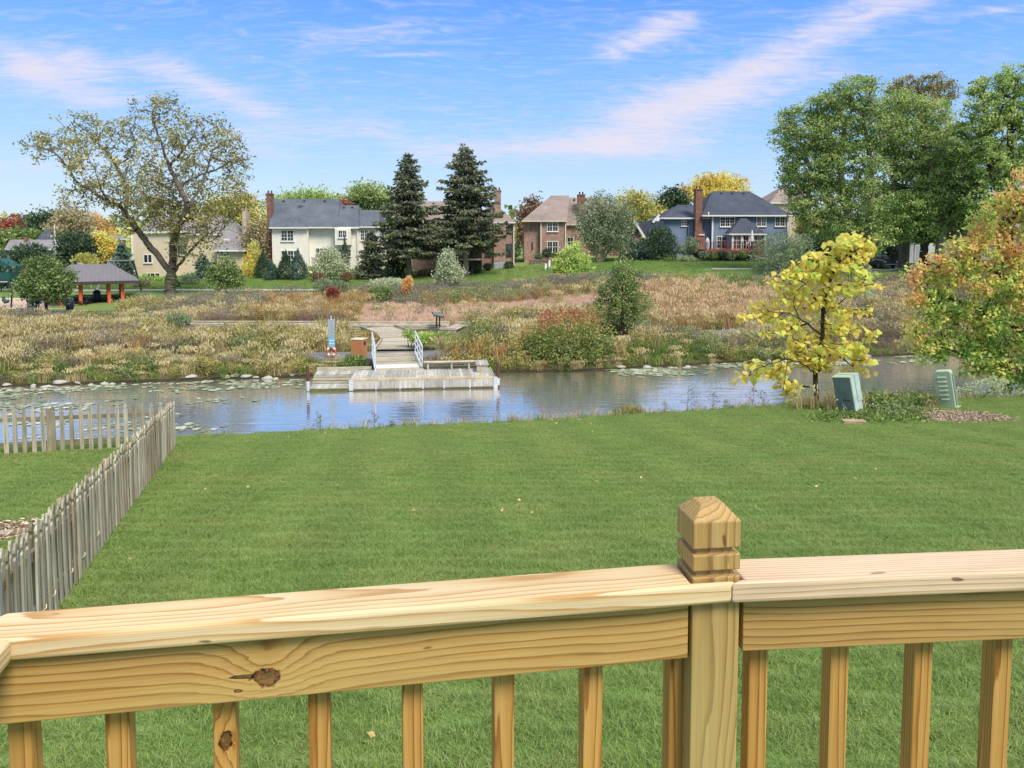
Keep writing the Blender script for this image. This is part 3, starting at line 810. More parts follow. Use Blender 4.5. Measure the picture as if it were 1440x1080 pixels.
for P_ in RBX:
    upright('baluster', P_, math.atan2(dr.y, dr.x), .037, .037, zl0 - .02, zr1 - .002, BALW)
# corner post at the far left carries the side rail
cpos = bear(-6, L0, dl, ndl, .02)
o = upright('corner_post', Vector((A.x - .17, A.y + .03)), th, PW, PW, 2.3, zr1 - .002, POSTW)
sd = (Lq - Lp).normalized(); sn = Vector((sd.y, -sd.x))
board('top_rail', Lp + sd * .03 + sn * .055, Lq + sn * .055, RT, zr0, zr1, RAILW2, .0025)
# ------------------------------------------------------------------ weathered picket fences on the left
PICK = weathered('weathered_picket', S(162, 154, 134), S(204, 198, 178), S(108, 98, 80), 'z', alg=S(140, 134, 100))
PICK2 = weathered('weathered_picket_brown', S(142, 130, 106), S(184, 172, 146), S(94, 82, 64), 'z', alg=S(104, 98, 66))
FRAIL = weathered('weathered_fence_rail', S(130, 120, 98), S(172, 162, 138), S(82, 72, 56), 'x')
def picket_mesh(name, w, h, t, seed):
    """gothic spade-topped picket: local z up, face across x"""
    r = random.Random(seed); w2 = w / 2
    nk = .32 * w2
    pts = [(-w2, 0), (w2, 0), (w2, h - 1.9*w), (nk*1.15, h - 1.62*w), (nk*1.2, h - 1.45*w), (w2*.92, h - 1.02*w), (w2*.78, h - .62*w), (.004, h), (-.004, h), (-w2*.78, h - .62*w), (-w2*.92, h - 1.02*w), (-nk*1.2, h - 1.45*w), (-nk*1.15, h - 1.62*w), (-w2, h - 1.9*w)]
    pts = [(x + r.uniform(-.0015, .0015), z) for x, z in pts]
    return MB().prism(pts, 'y', -t/2, t/2)
PM = [picket_mesh('picket', .078, 1.07 + d, .02, i).mesh('picket', PICK if i % 3 else PICK2) for i, d in enumerate((0, -.008, .006, -.005, .008, 0))]
FC = Vector((-8.15, 18.0)); FN = Vector((-4.2, 5.95)); FW = Vector((-17.5, 14.4))
def fence(name, label, P0, P1, spacing, shadowbox, post_every, lean_end=0):
    d = P1 - P0; L = d.length; u = d / L; nn = Vector((-u.y, u.x)); a = math.atan2(u.y, u.x)
    g0 = H(P0.x, P0.y)
    t = thing(name, label, 'fence', (P0.x, P0.y, g0))
    def lw(s_, off, z): P = P0 + u * s_ + nn * off; return Vector((P.x, P.y, H(P.x, P.y) + z)) - t.location
    # two rails in post-to-post lengths, rising and falling with the ground
    k = int(L / post_every)
    cuts = [i * L / k for i in range(k + 1)]
    for z in (.24, .80):
        for i in range(k):
            a_, b_ = lw(cuts[i] + .001, 0, z), lw(cuts[i+1] - .001, 0, z)
            mid = (a_ + b_) / 2; o = MB().box(-(b_-a_).length/2, (b_-a_).length/2, -.019, .019, -.044, .044).build('fence_rail', FRAIL, t)
            o.location = mid; o.rotation_euler = Euler((0, -math.atan2(b_.z - a_.z, math.hypot(b_.x-a_.x, b_.y-a_.y)), a), 'XYZ')
    for i, s_ in enumerate(cuts):
        if i in (0, k) and shadowbox and i == 0: continue
        q = lw(s_, 0 if not shadowbox else .075, -.05)
        o = MB().box(-.045, .045, -.045, .045, 0, 1.08).build('fence_post', PICK2, t, bevel=.006, seg=1); o.location = q; o.rotation_euler.z = a
    s_ = .06; i = 0
    while s_ < L - .03:
        lean = random.gauss(0, .006)
        if lean_end and s_ > L - lean_end: lean += .10 * min(1, (s_ - (L - lean_end)) / .5) * (1 if s_ < L - .5 else .4)
        side = (1 if i % 2 else -1) if shadowbox else -1
        o = bpy.data.objects.new('picket', PM[random.randrange(6)]); COL.objects.link(o); o.parent = t
        o.location = lw(s_, side * (.0195 + .0105), .015 + random.gauss(0, .005))
        o.rotation_euler = Euler((random.gauss(0, .008), lean, a + random.gauss(0, .02)), 'XYZ')
        if not shadowbox: o.scale.x = 1.14
        s_ += spacing + random.gauss(0, .006); i += 1
    return t, lw, L, a
fence('picket_fence', 'weathered picket fence with spaced spade-topped pickets along the water on the left', FW, FC + Vector((-.12, -.03)), .19, False, 2.4)
ft, flw, FL, fa = fence('picket_fence', 'grey weathered close-set picket fence running from the deck down to the pond', FN, FC, .104, True, 2.4, 2.4)
# wider board nailed over a gap, and thin cord ties
o = MB().box(-.15, .15, -.012, .012, 0, 1.0).build('gate_board', PICK2, ft, bevel=.004, seg=1); o.location = flw(FL - 3.0, -.055, .04); o.rotation_euler.z = fa
CORD = plain('cream_cord', S(222, 208, 168), .7, .08)
for s_, zz in ((1.28, .20), (1.62, .22), (2.35, .22), (2.95, .22), (3.75, .26)):
    b_ = flw(s_, -.052, zz)
    MB().tube([b_ + Vector((0, 0, .05)), b_ + Vector((.005, -.012, .02)), b_ + Vector((-.015, -.02, -.005)), b_ + Vector((-.05, -.02, -.012)), b_ + Vector((-.07, -.016, .0))], .006, 5).build('cord_tie', CORD, ft, smooth=True)

# ------------------------------------------------------------------ mulch, planks and utility pedestals
MULM = leafmat('wood_chips', [S(84, 64, 46), S(126, 102, 78), S(158, 136, 108), S(198, 180, 154)], 0.0, .3, .9)
def chiparr(n, spread, l0, l1):
    P = np.stack([rng.normal(0, spread, n), rng.normal(0, spread, n), rng.uniform(0, .03, n)], 1)
    D = unit(np.stack([rng.normal(size=n), rng.normal(size=n), rng.normal(0, .25, n)], 1))
    return leafarr(P, D, rng.uniform(l0, l1, n), rng.uniform(.012, .03, n), rng.random(n), .03)
chips = [source('chip_patch', chiparr(70, .16, .04, .13), MULM) for _ in range(3)]
def chip_pile(name, label, c, rx, ry, n, h):
    ang = rng.uniform(0, 2*np.pi, n); rr = np.sqrt(rng.random(n)) * (1 + .12 * np.sin(ang * 3 + 1))
    x = c.x + rx * rr * np.cos(ang); y = c.y + ry * rr * np.sin(ang)
    z = hz(x, y) + h * np.clip(1 - rr, 0, 1) + .005
    scatter(name, label, 'mulch', chips, np.stack([x, y, z], 1), np.stack([np.zeros(n), np.zeros(n), rng.uniform(0, 6.28, n)], 1), np.full((n, 3), 1.0), rng.integers(0, 3, n))
SOIL = plain('mulch_soil', S(86, 70, 58), .95, .3, 12, bump=.8)
def mound(name, c, rx, ry, h, mat):
    V = [(0, 0, h + .01)]; Fq = []
    for j, f in enumerate((.35, .7, 1.0)):
        for i in range(20):
            a = 2*math.pi*i/20; k = f * (1 + .12 * math.sin(a*3+1)); x, y = rx*k*math.cos(a), ry*k*math.sin(a)
            V.append((x, y, H(c.x+x, c.y+y) - H(c.x, c.y) + h * (1-f)**.8 + (.006 if j < 2 else -.03)))
    for i in range(20): Fq.append((0, 1+i, 1+(i+1) % 20))
    for j in range(2):
        for i in range(20): Fq.append((1+j*20+i, 21+j*20+i, 21+j*20+(i+1) % 20, 1+j*20+(i+1) % 20))
    o = MB().add(V, Fq).build(name, mat, smooth=True, loc=(c.x, c.y, H(c.x, c.y))); return structure(o)
mound('mulch_bed', MULCH, 1.45, .85, .07, SOIL)
chip_pile('wood_chip_mulch', 'loose heap of pale wood chip mulch around the light green utility pedestal', MULCH, 1.5, .9, 260, .07)
BEDC = gp(6, 752)
mound('soil_bed', BEDC + Vector((-.35, 0, 0)), .75, .42, .03, SOIL)
chip_pile('bark_mulch', 'dark bark mulch patch beyond the near fence on the left', BEDC + Vector((-.35, 0, 0)), .75, .42, 70, .03)
o = MB().box(-.33, .33, -.07, .07, 0, .05).build('edging_plank', weathered('pale_plank', S(176, 166, 146), S(208, 198, 178), S(120, 108, 90), 'x'), bevel=.006, loc=(BEDC.x - .15, BEDC.y - .12, H(BEDC.x, BEDC.y - .12) + .02))
o.rotation_euler.z = .12; tag(o, 'short pale plank lying on the dark mulch by the near fence', 'plank')

TEAL = plain('faded_teal_paint', S(106, 124, 116), .6, .14, 3.5, spec=.2, col2=S(124, 138, 128))
MINT = plain('chalky_mint_paint', S(164, 182, 152), .65, .08, 2.5, spec=.2, col2=S(182, 198, 168))
PALEG = plain('chalky_green_grey', S(164, 184, 174), .6, .1, 3, spec=.2, col2=S(186, 204, 194))
RUST = plain('rusted_steel', S(96, 70, 52), .8, .3, 20, metal=.2)
b1 = gp(1203, 583)
t = thing('utility_pedestal', 'leaning utility pedestal with a dark teal door face and pale side, under the yellow tree', 'utility box', (b1.x, b1.y + .28, b1.z - .05), R(-24))
t.rotation_mode = 'ZYX'; t.rotation_euler = Euler((R(-2), R(-10.5), R(-53)), 'ZYX')
w_, d_, h_ = .60, .44, 1.27
MB().box(-w_/2, w_/2, -d_/2, d_/2, 0, h_ - .02).build('body', PALEG, t, bevel=.012)
MB().box(-w_/2 + .004, w_/2 - .012, -d_/2 - .03, -d_/2 - .002, .10, h_ - .05).build('door', TEAL, t, bevel=.008)
MB().box(-w_/2 + .20, w_/2 - .025, -d_/2 - .042, -d_/2 - .031, .13, h_ - .08).build('door_panel', TEAL, t, bevel=.005)
MB().prism([(-d_/2 - .04, h_ - .045), (-d_/2 - .04, h_ - .015), (-.02, h_ + .012), (-.02, h_ - .02)], 'x', -w_/2 - .012, w_/2 + .004).build('front_lid', MINT, t, bevel=.004)
MB().prism([(-.015, h_ - .05), (-.015, h_ + .025), (.10, h_ + .035), (d_/2 + .03, h_ + .012), (d_/2 + .03, h_ - .05)], 'x', -w_/2 + .0, w_/2 + .02).build('rear_lid', PALEG, t, bevel=.006)
MB().box(w_/2 + .001, w_/2 + .022, -.02, d_/2 + .02, .42, h_ - .06).build('side_cover', PALEG, t, bevel=.006)
lt = MB().box(-.05, .20, -d_/2 - .062, -d_/2 - .044, .50, .525).build('latch', RUST, t, bevel=.003)
MB().tube([(-.03, -d_/2 - .07, .53), (.04, -d_/2 - .08, .60), (.10, -d_/2 - .07, .66)], .006, 5).build('hasp', RUST, lt)
MB().tube([(-.05, -d_/2 - .06, .50), (-.09, -d_/2 - .05, .48), (-.06, -d_/2 - .07, .38), (.02, -d_/2 - .08, .29), (.06, -d_/2 - .06, .24)], .007, 5).build('cord', plain('pale_cord', S(196, 206, 196), .7), t, smooth=True)
MB().lathe([(.028, 0), (.028, .03), (.01, .04)], (-.24, -d_/2 - .05, .50), 8).build('knob', MAT['white_trim'], t, smooth=True)
b2 = gp(1338, 573)
t = thing('utility_pedestal', 'leaning mint green utility pedestal with six louvres, standing in the wood chips', 'utility box', (b2.x - .05, b2.y + .1, b2.z - .06))
t.rotation_mode = 'ZYX'; t.rotation_euler = Euler((R(-2), R(-10), R(-42)), 'ZYX')
w_, d_, h_ = .54, .26, 1.30
MB().prism([(-w_/2, 0), (w_/2, 0), (w_/2, h_ - .06), (w_/2 - .05, h_), (-w_/2 + .10, h_), (-w_/2, h_ - .10)], 'y', -d_/2, d_/2).build('body', MINT, t, bevel=.03, seg=3)
for i in range(6):
    z = .33 + i * .148
    MB().prism([(-d_/2 + .002, z + .055), (-d_/2 - .03, z - .005), (-d_/2 + .002, z - .018)], 'x', -w_/2 + .12, w_/2 - .15).build('louvre', MINT, t, bevel=.004)
MB().box(w_/2 + .001, w_/2 + .03, -d_/2 + .06, d_/2 - .02, .12, h_ - .12).build('side_flange', plain('weathered_green_plastic', S(120, 140, 130), .7, .2), t, bevel=.004)
for i in range(7): MB().lathe([(.016, 0), (.016, .022)], (0, 0, 0), 6).build('bolt', MAT['galv'], t, loc=(w_/2 + .034, -d_/2 + .07, .2 + i * .14))
MB().box(-w_/2 - .03, w_/2 + .08, -d_/2 - .05, d_/2 + .05, 0, .06).build('base', MINT, t, bevel=.01)
# sawn stump block with moss in front of the teal pedestal
c = gp(1201, 597)
st = MB().box(-.34, .30, -.12, .12, -.05, .13).build('timber_block', weathered('old_timber', S(150, 128, 104), S(188, 164, 140), S(84, 62, 48), 'x', alg=S(110, 104, 62)), bevel=.02, loc=c)
tag(st, 'short weathered timber block lying in the plants before the teal pedestal', 'timber'); st.rotation_euler.z = -.06
o = MB().tube([(0, 0, -.1), (.01, 0, .28)], .05, 7).build('stub_post', MAT['bark_dark'], loc=gp(1268, 566))
tag(o, 'short dark wooden stub between the two utility pedestals', 'post')

# ------------------------------------------------------------------ floating dock, gangway and its furniture
DECKW = weathered('silvered_deck_plank', S(166, 162, 154), S(208, 206, 198), S(114, 108, 98), 'y')
DECKX = weathered('silvered_timber', S(172, 162, 140), S(210, 202, 182), S(120, 108, 88), 'x', alg=S(132, 128, 98))
FASC = weathered('stained_dock_fascia', S(160, 158, 150), S(204, 202, 196), S(80, 74, 64), 'z', alg=S(104, 104, 80))
DA = math.atan2(.62, 5.7)
dx0 = (430 - 720) / F * 29.9; dk = thing('floating_dock', 'grey timber floating dock with a low launch step at its left end', 'dock', (dx0, 29.9, 0), DA)
def dloc(px, Y): return ((px - 720) / F * Y - dx0) / math.cos(DA)
xs, xe, DD, DZ = dloc(490, 30.1), dloc(694, 30.5), 2.25, .46
npl = 38; pw = (xe - xs) / npl
pm_ = MB().box(.004, pw - .004, .05, DD - .03, -.04, 0).mesh('plank', DECKW)
for i in range(npl):
    o = bpy.data.objects.new('plank', pm_); COL.objects.link(o); o.parent = dk; o.location = (xs + i * pw, random.gauss(0, .004), DZ + random.gauss(0, .002))
MB().box(xs, xe, .01, .045, .40, DZ + .035).build('front_kerb', weathered('kerb_timber', S(186, 168, 132), S(214, 200, 168), S(138, 118, 84), 'x'), dk, bevel=.008)
fx = [xs, xs + 1.02, xs + 1.98, xs + 2.9, xs + 3.75, xs + 4.8, xe]
for a_, b_ in zip(fx, fx[1:]):
    MB().box(a_ + .008, b_ - .008, -.02, .03, .02, .395).build('fascia_board', FASC, dk, bevel=.005, seg=1)
    MB().box(b_ - .03, b_ + .03, -.035, -.022, .03, .38).build('bracket', MAT['galv'], dk)
MB().box(xs - .012, xe + .02, -.03, DD, -.12, .015).build('float_frame', plain('wet_timber', (.05, .045, .035), .5), dk)
MB().box(xs + .01, xe - .03, -.026, -.0205, .015, .075).build('waterline_board', plain('algae_stained_timber', S(84, 82, 52), .8, .4, 9, vec=(1, 1, 6)), dk)
MB().box(xe + .01, xe + .055, .0, DD, .03, DZ + .02).build('end_board', FASC, dk, bevel=.005)
MB().box(xe - .02, xe + .16, -.06, .05, .0, .46).build('corner_plate', MAT['galv'], dk, bevel=.01)
# low launch step on the left
MB().box(.05, xs - .02, 1.35, DD - .02, -.02 + .30, DZ - .04).build('rear_beam', DECKX, dk, bevel=.005)
for i in range(11):
    w2 = (xs - .06) / 11
    MB().box(.004, w2 - .004, 0, .95, -.04, 0).build('plank', DECKW, dk, loc=(.05 + i * w2, 1.30, DZ + random.gauss(0, .003)))
    MB().box(.004, w2 - .004, 0, .85, -.04, 0).build('plank', DECKW, dk, loc=(.05 + i * w2, .02, .145 + random.gauss(0, .003)))
for j, (y_, z_) in enumerate(((.90, .22), (1.05, .32), (1.22, .40))):
    MB().box(.03, xs - .03, y_, y_ + .05, z_ - .06, z_ + .02).build('riser_board', DECKX, dk, bevel=.004)
MB().box(.05, xs - .01, .0, .9, -.10, .09).build('launch_frame', plain('mossy_timber', S(86, 92, 44), .8, .3, 5), dk)
MB().box(xs - .05, xs + .12, -.05, .03, .02, .46).build('corner_plate', MAT['galv'], dk, bevel=.01)
MB().box(-.05, .05, -.03, .06, .02, .42).build('corner_plate', MAT['galv'], dk, bevel=.01)
MB().box(.02, dloc(525, 31.8), DD, DD + .12, DZ, DZ + .13).build('rear_kerb', DECKX, dk, bevel=.01)
MB().box(dloc(596, 32), xe - .5, DD, DD + .10, DZ, DZ + .10).build('rear_kerb', DECKX, dk, bevel=.01)
PIL = plain('rusted_pile', S(92, 60, 50), .7, .25, 9, metal=.3)
for x_, y_ in ((-.02, .10), (xe + .17, .02)):
    p_ = MB().tube([(x_, y_, -1.2), (x_, y_, 1.02)], .062, 12).build('pile', PIL, dk, smooth=False)
    MB().lathe([(.085, 0), (.085, .28)], (x_, y_, .12), 12).build('pile_collar', MAT['galv'], p_)

# bench along the back right of the dock
bx0, bx1 = dloc(600, 31.9), dloc(673, 31.9)
bn = thing('dock_bench', 'low l-shaped plank bench at the back right corner of the dock', 'bench', dk.location, DA)
for j in range(2): MB().box(bx0, bx1, 0, .13, -.045, 0).build('seat_plank', DECKX, bn, bevel=.008, loc=(0, 1.86 + j * .15, DZ + .36))
for j in range(4): MB().box(0, .125, 0, 1.15, -.045, 0).build('seat_plank', DECKW, bn, bevel=.008, loc=(bx1 + .01 + j * .135, .98, DZ + .36))
for x_ in (bx0 + .18, (bx0 + bx1) / 2 + .1, bx1 - .25):
    MB().box(x_ - .04, x_ + .04, 1.9, 2.08, DZ, DZ + .315).build('leg', DECKX, bn, bevel=.006)
MB().box(bx1 + .03, bx1 + .50, 1.04, 1.10, DZ, DZ + .315).build('end_panel', DECKX, bn, bevel=.006)
MB().box(bx0, bx1, 1.96, 2.02, DZ + .235, DZ + .314).build('stretcher', DECKX, bn, bevel=.006)

# gangway
g0, g1 = Vector((on(560, 527, .47))), Vector((on(552, 498, .78)))
GY0, GY1 = 32.15, 35.3
gz0, gz1 = .49, .80
gxl = lambda Y: (525.5 - 720) / F * Y
gc0, gc1 = Vector(((560 - 720) / F * GY0, GY0, gz0)), Vector(((552.5 - 720) / F * GY1, GY1, gz1))
gw = thing('gangway', 'hinged timber gangway with pale metal handrails leading from the dock to the path', 'gangway', gc0)
gd = gc1 - gc0; gl_ = gd.length; gu = gd / gl_; gs = Vector((gu.y, -gu.x, 0)).normalized()
GW = .98
GANG = weathered('gangway_plank', S(170, 160, 140), S(206, 198, 180), S(120, 110, 94), 'x')
gm_ = MB().box(-GW, GW, .004, .146, -.035, 0).mesh('plank', GANG)
ga = math.atan2(gs.y, gs.x)
for i in range(int(gl_ / .15)):
    o = bpy.data.objects.new('plank', gm_); COL.objects.link(o); o.parent = gw
    o.location = gu * (i * .15) + Vector((0, 0, random.gauss(0, .002))); o.rotation_euler.z = ga
o = MB().box(-GW + .03, GW - .1, 0, .55, .001, .012).build('ramp_plate', plain('pale_ramp_plate', S(222, 222, 216), .5, .05), gw); o.location = gu * .35; o.rotation_euler = (math.asin(gu.z), 0, ga)
GALV = plain('pale_galvanised_rail', S(206, 212, 216), .45, .06, 12, metal=.15)
for sd in (-1, 1):
    b_ = gs * (GW + .02) * sd
    r_ = MB().bar(b_ + gu * .0 + Vector((0, 0, -.10)), b_ + gu * gl_ + Vector((0, 0, -.10)), .06, .20).build('side_beam', GALV, gw)
    hr = MB()
    hr.bar(b_ + gu * .15 + Vector((0, 0, .95)), b_ + gu * gl_ + Vector((0, 0, .95)), .055, .055)
    h_ = hr.build('handrail', GALV, gw, bevel=.01)
    for zz in (.32, .62):
        MB().bar(b_ + gu * .18 + Vector((0, 0, zz)), b_ + gu * (gl_ - .03) + Vector((0, 0, zz)), .03, .04).build('mid_rail', GALV, h_)
    for s_ in (.15, 1.15, 2.15, gl_ - .03):
        MB().bar(b_ + gu * s_ + Vector((0, 0, -.05)), b_ + gu * s_ + Vector((0, 0, .925)), .045, .045).build('handrail_post', GALV, h_)
# paths on the far bank
def ribbon(name, pts, wd, mat, dz=.02, th=.10, kerb=None):
    """path along plan points, following the ground, with thickness"""
    P = [Vector(p[:2]) for p in pts]; Q = []
    for a, b in zip(P, P[1:]):
        m_ = max(2, int((b - a).length / .7))
        Q += [a.lerp(b, i / m_) for i in range(m_)]
    Q.append(P[-1])
    mb = MB(); L_, R_ = [], []
    zs = [p[2] if len(p) > 2 else None for p in pts]
    for i, q in enumerate(Q):
        d = (Q[min(i+1, len(Q)-1)] - Q[max(i-1, 0)]).normalized(); nn = Vector((-d.y, d.x)) * wd / 2
        z = (max(H(q.x + nn.x, q.y + nn.y), H(q.x - nn.x, q.y - nn.y), H(q.x, q.y)) + dz)
        L_.append((q.x + nn.x, q.y + nn.y, z)); R_.append((q.x - nn.x, q.y - nn.y, z))
    n_ = len(Q); vs = L_ + R_ + [(x, y, z - th) for x, y, z in L_] + [(x, y, z - th) for x, y, z in R_]
    fs = []
    for i in range(n_ - 1):
        fs += [(i, n_+i, n_+i+1, i+1), (i, i+1, 2*n_+i+1, 2*n_+i), (n_+i, 3*n_+i, 3*n_+i+1, n_+i+1)]
    fs += [(0, 2*n_, 3*n_, n_), (n_-1, 2*n_-1, 4*n_-1, 3*n_-1)]
    mb.add(vs, fs)
    o = structure(mb.build(name, mat))
    return o, L_, R_
PATHS = []
def path(name, pts, wd, mat, **k):
    PATHS.append(([Vector(p[:2]) for p in pts], wd)); return ribbon(name, pts, wd, mat, **k)
path('shore_path', [(-60, 34.0), (-26, 34.8), (-14, 35.6), (-8, 36.3), (-5, 36.6), (0, 37.6), (6, 41.0), (13, 43.4), (24, 46.5), (60, 52)], 2.3, MAT['asphalt'], dz=.05)
bwk = [(-5.55, 37.9), (-5.8, 40.5), (-7.2, 44.2), (-8.0, 46.4)]
def boardwalk(name, label, pts, wd, z, kerb=True):
    P = [Vector(p) for p in pts]; PATHS.append((P, wd)); t = thing(name, label, 'boardwalk', (P[0].x, P[0].y, 0))
    L = 0; segs = []
    for a, b in zip(P, P[1:]): segs.append((a, b, (b-a).length)); L += (b-a).length
    mm = MB().box(-wd/2, wd/2, .006, .234, -.05, 0).mesh('plank', GANG)
    s_ = 0
    while s_ < L - .1:
        r_ = s_
        for a, b, l_ in segs:
            if r_ <= l_: break
            r_ -= l_
        u = (b - a) / l_; q = a + u * r_
        o = bpy.data.objects.new('plank', mm); COL.objects.link(o); o.parent = t
        o.location = (q.x - P[0].x, q.y - P[0].y, z(q) + random.gauss(0, .003)); o.rotation_euler.z = math.atan2(u.y, u.x) - math.pi/2
        s_ += .24
    if kerb:
        for a, b, l_ in segs:
            u = (b - a) / l_; nn = Vector((-u.y, u.x))
            for sd in (-1, 1):
                p_ = a + nn * sd * wd / 2 - P[0]; q_ = b + nn * sd * wd / 2 - P[0]
                MB().bar((p_.x, p_.y, z(a) + .09), (q_.x, q_.y, z(b) + .09), .09, .10).build('edge_kerb', DECKX, t)
                MB().bar((p_.x, p_.y, z(a) - .16), (q_.x, q_.y, z(b) - .16), .05, .20).build('side_beam', DECKX, t)
    return t
zw = lambda q: max(H(q.x, q.y), .5) + .13
boardwalk('boardwalk', 'plank boardwalk curving inland from the gangway through the reeds', [(-5.72, 37.55), (-5.95, 40.6), (-6.7, 43.2), (-8.3, 46.6)], 2.1, zw)
boardwalk('boardwalk', 'long straight boardwalk with raised kerbs crossing the marsh behind the dock', [(-21.5, 48.2), (-10, 47.9), (-4.0, 47.8)], 1.9, zw)
boardwalk('boardwalk', 'wide viewing platform end of the boardwalk under the reading panel', [(-4.0, 46.9), (-3.0, 46.7)], 3.4, lambda q: zw(q) + .004, True)
path('park_path', [(-60, 57.5), (-40, 57.0), (-33, 56.0), (-30, 55.2), (-26, 53)], 1.8, MAT['concrete'], dz=.06)
path('park_path', [(-60, 74), (-40, 73.5), (-20, 76), (-5, 79)], 1.6, MAT['concrete'], dz=.05)

# litter bin, sign with life ring, reading panel
BINW = plain('bin_timber', S(176, 112, 70), .7, .18, 5, vec=(14, 14, 1), col2=S(196, 134, 90))
c = Vector(((503.5 - 720) / F * 36.0, 36.0, 0)); c.z = H(c.x, c.y)
t = thing('litter_bin', 'brown timber-clad litter bin with a square opening beside the gangway', 'bin', c + Vector((0, 0, .02)), R(-14))
for i in range(5): MB().box(-.29 + i * .1165, -.29 + i * .1165 + .112, -.29, -.262, .03, .84).build('slat', BINW, t, bevel=.004, seg=1)
for i in range(5): MB().box(.262, .29, -.26 + i * .11, -.26 + i * .11 + .106, .03, .84).build('slat', BINW, t, bevel=.004, seg=1)
MB().box(-.285, .261, -.261, .285, .02, .83).build('body', plain('bin_inner', S(120, 74, 46), .8), t)
MB().box(-.31, .31, -.31, .31, .845, .90).build('lid', plain('bin_lid', S(206, 190, 164), .7), t, bevel=.01)
MB().box(.291, .296, -.10, .10, .58, .76).build('opening', MAT['black_metal'], t)
c = Vector(((464.5 - 720) / F * 35.6, 35.6, 0)); c.z = H(c.x, c.y)
t = thing('sign_post', 'galvanised sign post seen from behind with a grey and a blue panel', 'sign', c, R(8))
MB().box(-.03, .03, -.02, .02, -.1, 2.05).build('post', MAT['galv'], t)
BACK = plain('aluminium_sign_back', S(158, 170, 184), .45, .08, 5, metal=.3)
MB().box(-.155, -.004, -.035, -.021, 1.02, 1.88).build('grey_panel', BACK, t, bevel=.006)
MB().box(.004, .155, -.035, -.021, 1.02, 1.88).build('grey_panel', BACK, t, bevel=.006)
MB().box(-.14, .15, -.036, -.022, .58, 1.0).build('blue_panel', plain('blue_sign', S(104, 178, 218), .4, .08), t, bevel=.006)
for zz in (.72, .86): MB().box(-.11, .12, -.038, -.0365, zz, zz + .035).build('white_stripe', MAT['white_trim'], t)
LR = thing('life_ring', 'orange and white life ring hanging low on the sign post', 'life ring', c + Vector((0, -.10, .36)), R(8))
ORR, WHR = plain('ring_orange', S(208, 92, 62), .55, .1), MAT['white_trim']
rp = lambda a: Vector((.19 * math.sin(a), 0, .19 * math.cos(a)))
for i in range(8):
    a0, a1 = (i - .5) * math.pi / 4 , (i + .5) * math.pi / 4
    if i % 2: a0 += .12; a1 -= .12
    else: a0 -= .12; a1 += .12
    MB().tube([rp(a0 + (a1 - a0) * k / 5) for k in range(6)], .055 if i % 2 == 0 else .057, 9).build('ring_segment', WHR if i % 2 else ORR, LR, smooth=True)
c = Vector(((615.5 - 720) / F * 46.4, 46.4, 0)); c.z = zw(c) + .01
t = thing('reading_panel', 'black interpretive reading panel tilted on two legs at the boardwalk platform', 'sign', c, R(28))
for sx in (-.10, .10): MB().box(sx - .035, sx + .035, -.03, .03, 0, .72).build('leg', MAT['black_metal'], t)
pn = MB().box(-.36, .36, -.26, .26, -.025, .025).build('panel', MAT['black_metal'], t, bevel=.01); pn.location = (0, 0, .80); pn.rotation_euler = (R(24), R(10), 0)
MB().box(-.32, .32, -.22, .22, .026, .029).build('printed_face', plain('panel_print', S(96, 104, 108), .3, .4, 6), pn)
# rocks along the far shore
ROCKM = plain('shore_rock', S(176, 172, 162), .9, .25, 5, bump=.5)
def rock_mesh(seed):
    import bmesh
    bm = bmesh.new(); bmesh.ops.create_icosphere(bm, subdivisions=2, radius=1)
    r = np.random.default_rng(seed); ph = r.uniform(0, 6, 9)
    for v in bm.verts:
        k = 1 + .22*math.sin(3*v.co.x+ph[0]) + .2*math.sin(4*v.co.y+ph[1]) + .12*math.sin(7*v.co.z+ph[2]); v.co *= k; v.co.z *= .62
        if v.co.z < -.25: v.co.z = -.25
    me = bpy.data.meshes.new('shore_rock'); bm.to_mesh(me); bm.free(); me.materials.append(ROCKM); return me
RM = [rock_mesh(i) for i in range(5)]
rpos = [(x, random.uniform(-.3, .35)) for x in (-21.6, -20.9, -19.8, -19.1, -18.9, -18.2, -17.6, -17.1, -16.8, -16.4, -13.9, -13.2, -12.4, -12.1, -11.6, -11.2, -10.7, -10.3, -9.7, 5.1, 5.7, 6.4, 8.4, 12.8, 13.5, 15.2, 17.0, 17.6, 18.4)]
for i, (x, dy) in enumerate(rpos):
    y = float(shore(x)) + dy
    o = bpy.data.objects.new('shore_rock', RM[i % 5]); COL.objects.link(o)
    s_ = random.uniform(.08, .19); o.scale = (s_ * random.uniform(1, 1.7), s_, s_ * .9); o.location = (x, y, max(H(x, y), -.06) + .02); o.rotation_euler.z = random.uniform(0, 6)
    tag(o, 'small pale grey rock at the waterline of the far bank', 'rock', 'rocks along the far waterline')
a_, b_ = at(858, 503, 37.0), at(863, 514, 36.4)
o = MB().tube([(0, 0, .45), (.07, -.1, .2), (.16, -.25, -.12)], [.05, .045, .03], 7).build('driftwood_branch', plain('bleached_wood', S(206, 198, 184), .8), smooth=True, loc=(a_.x, a_.y, max(.0, H(a_.x, a_.y) - .05)))
tag(o, 'bleached bare branch leaning from the far bank into the pond', 'branch')
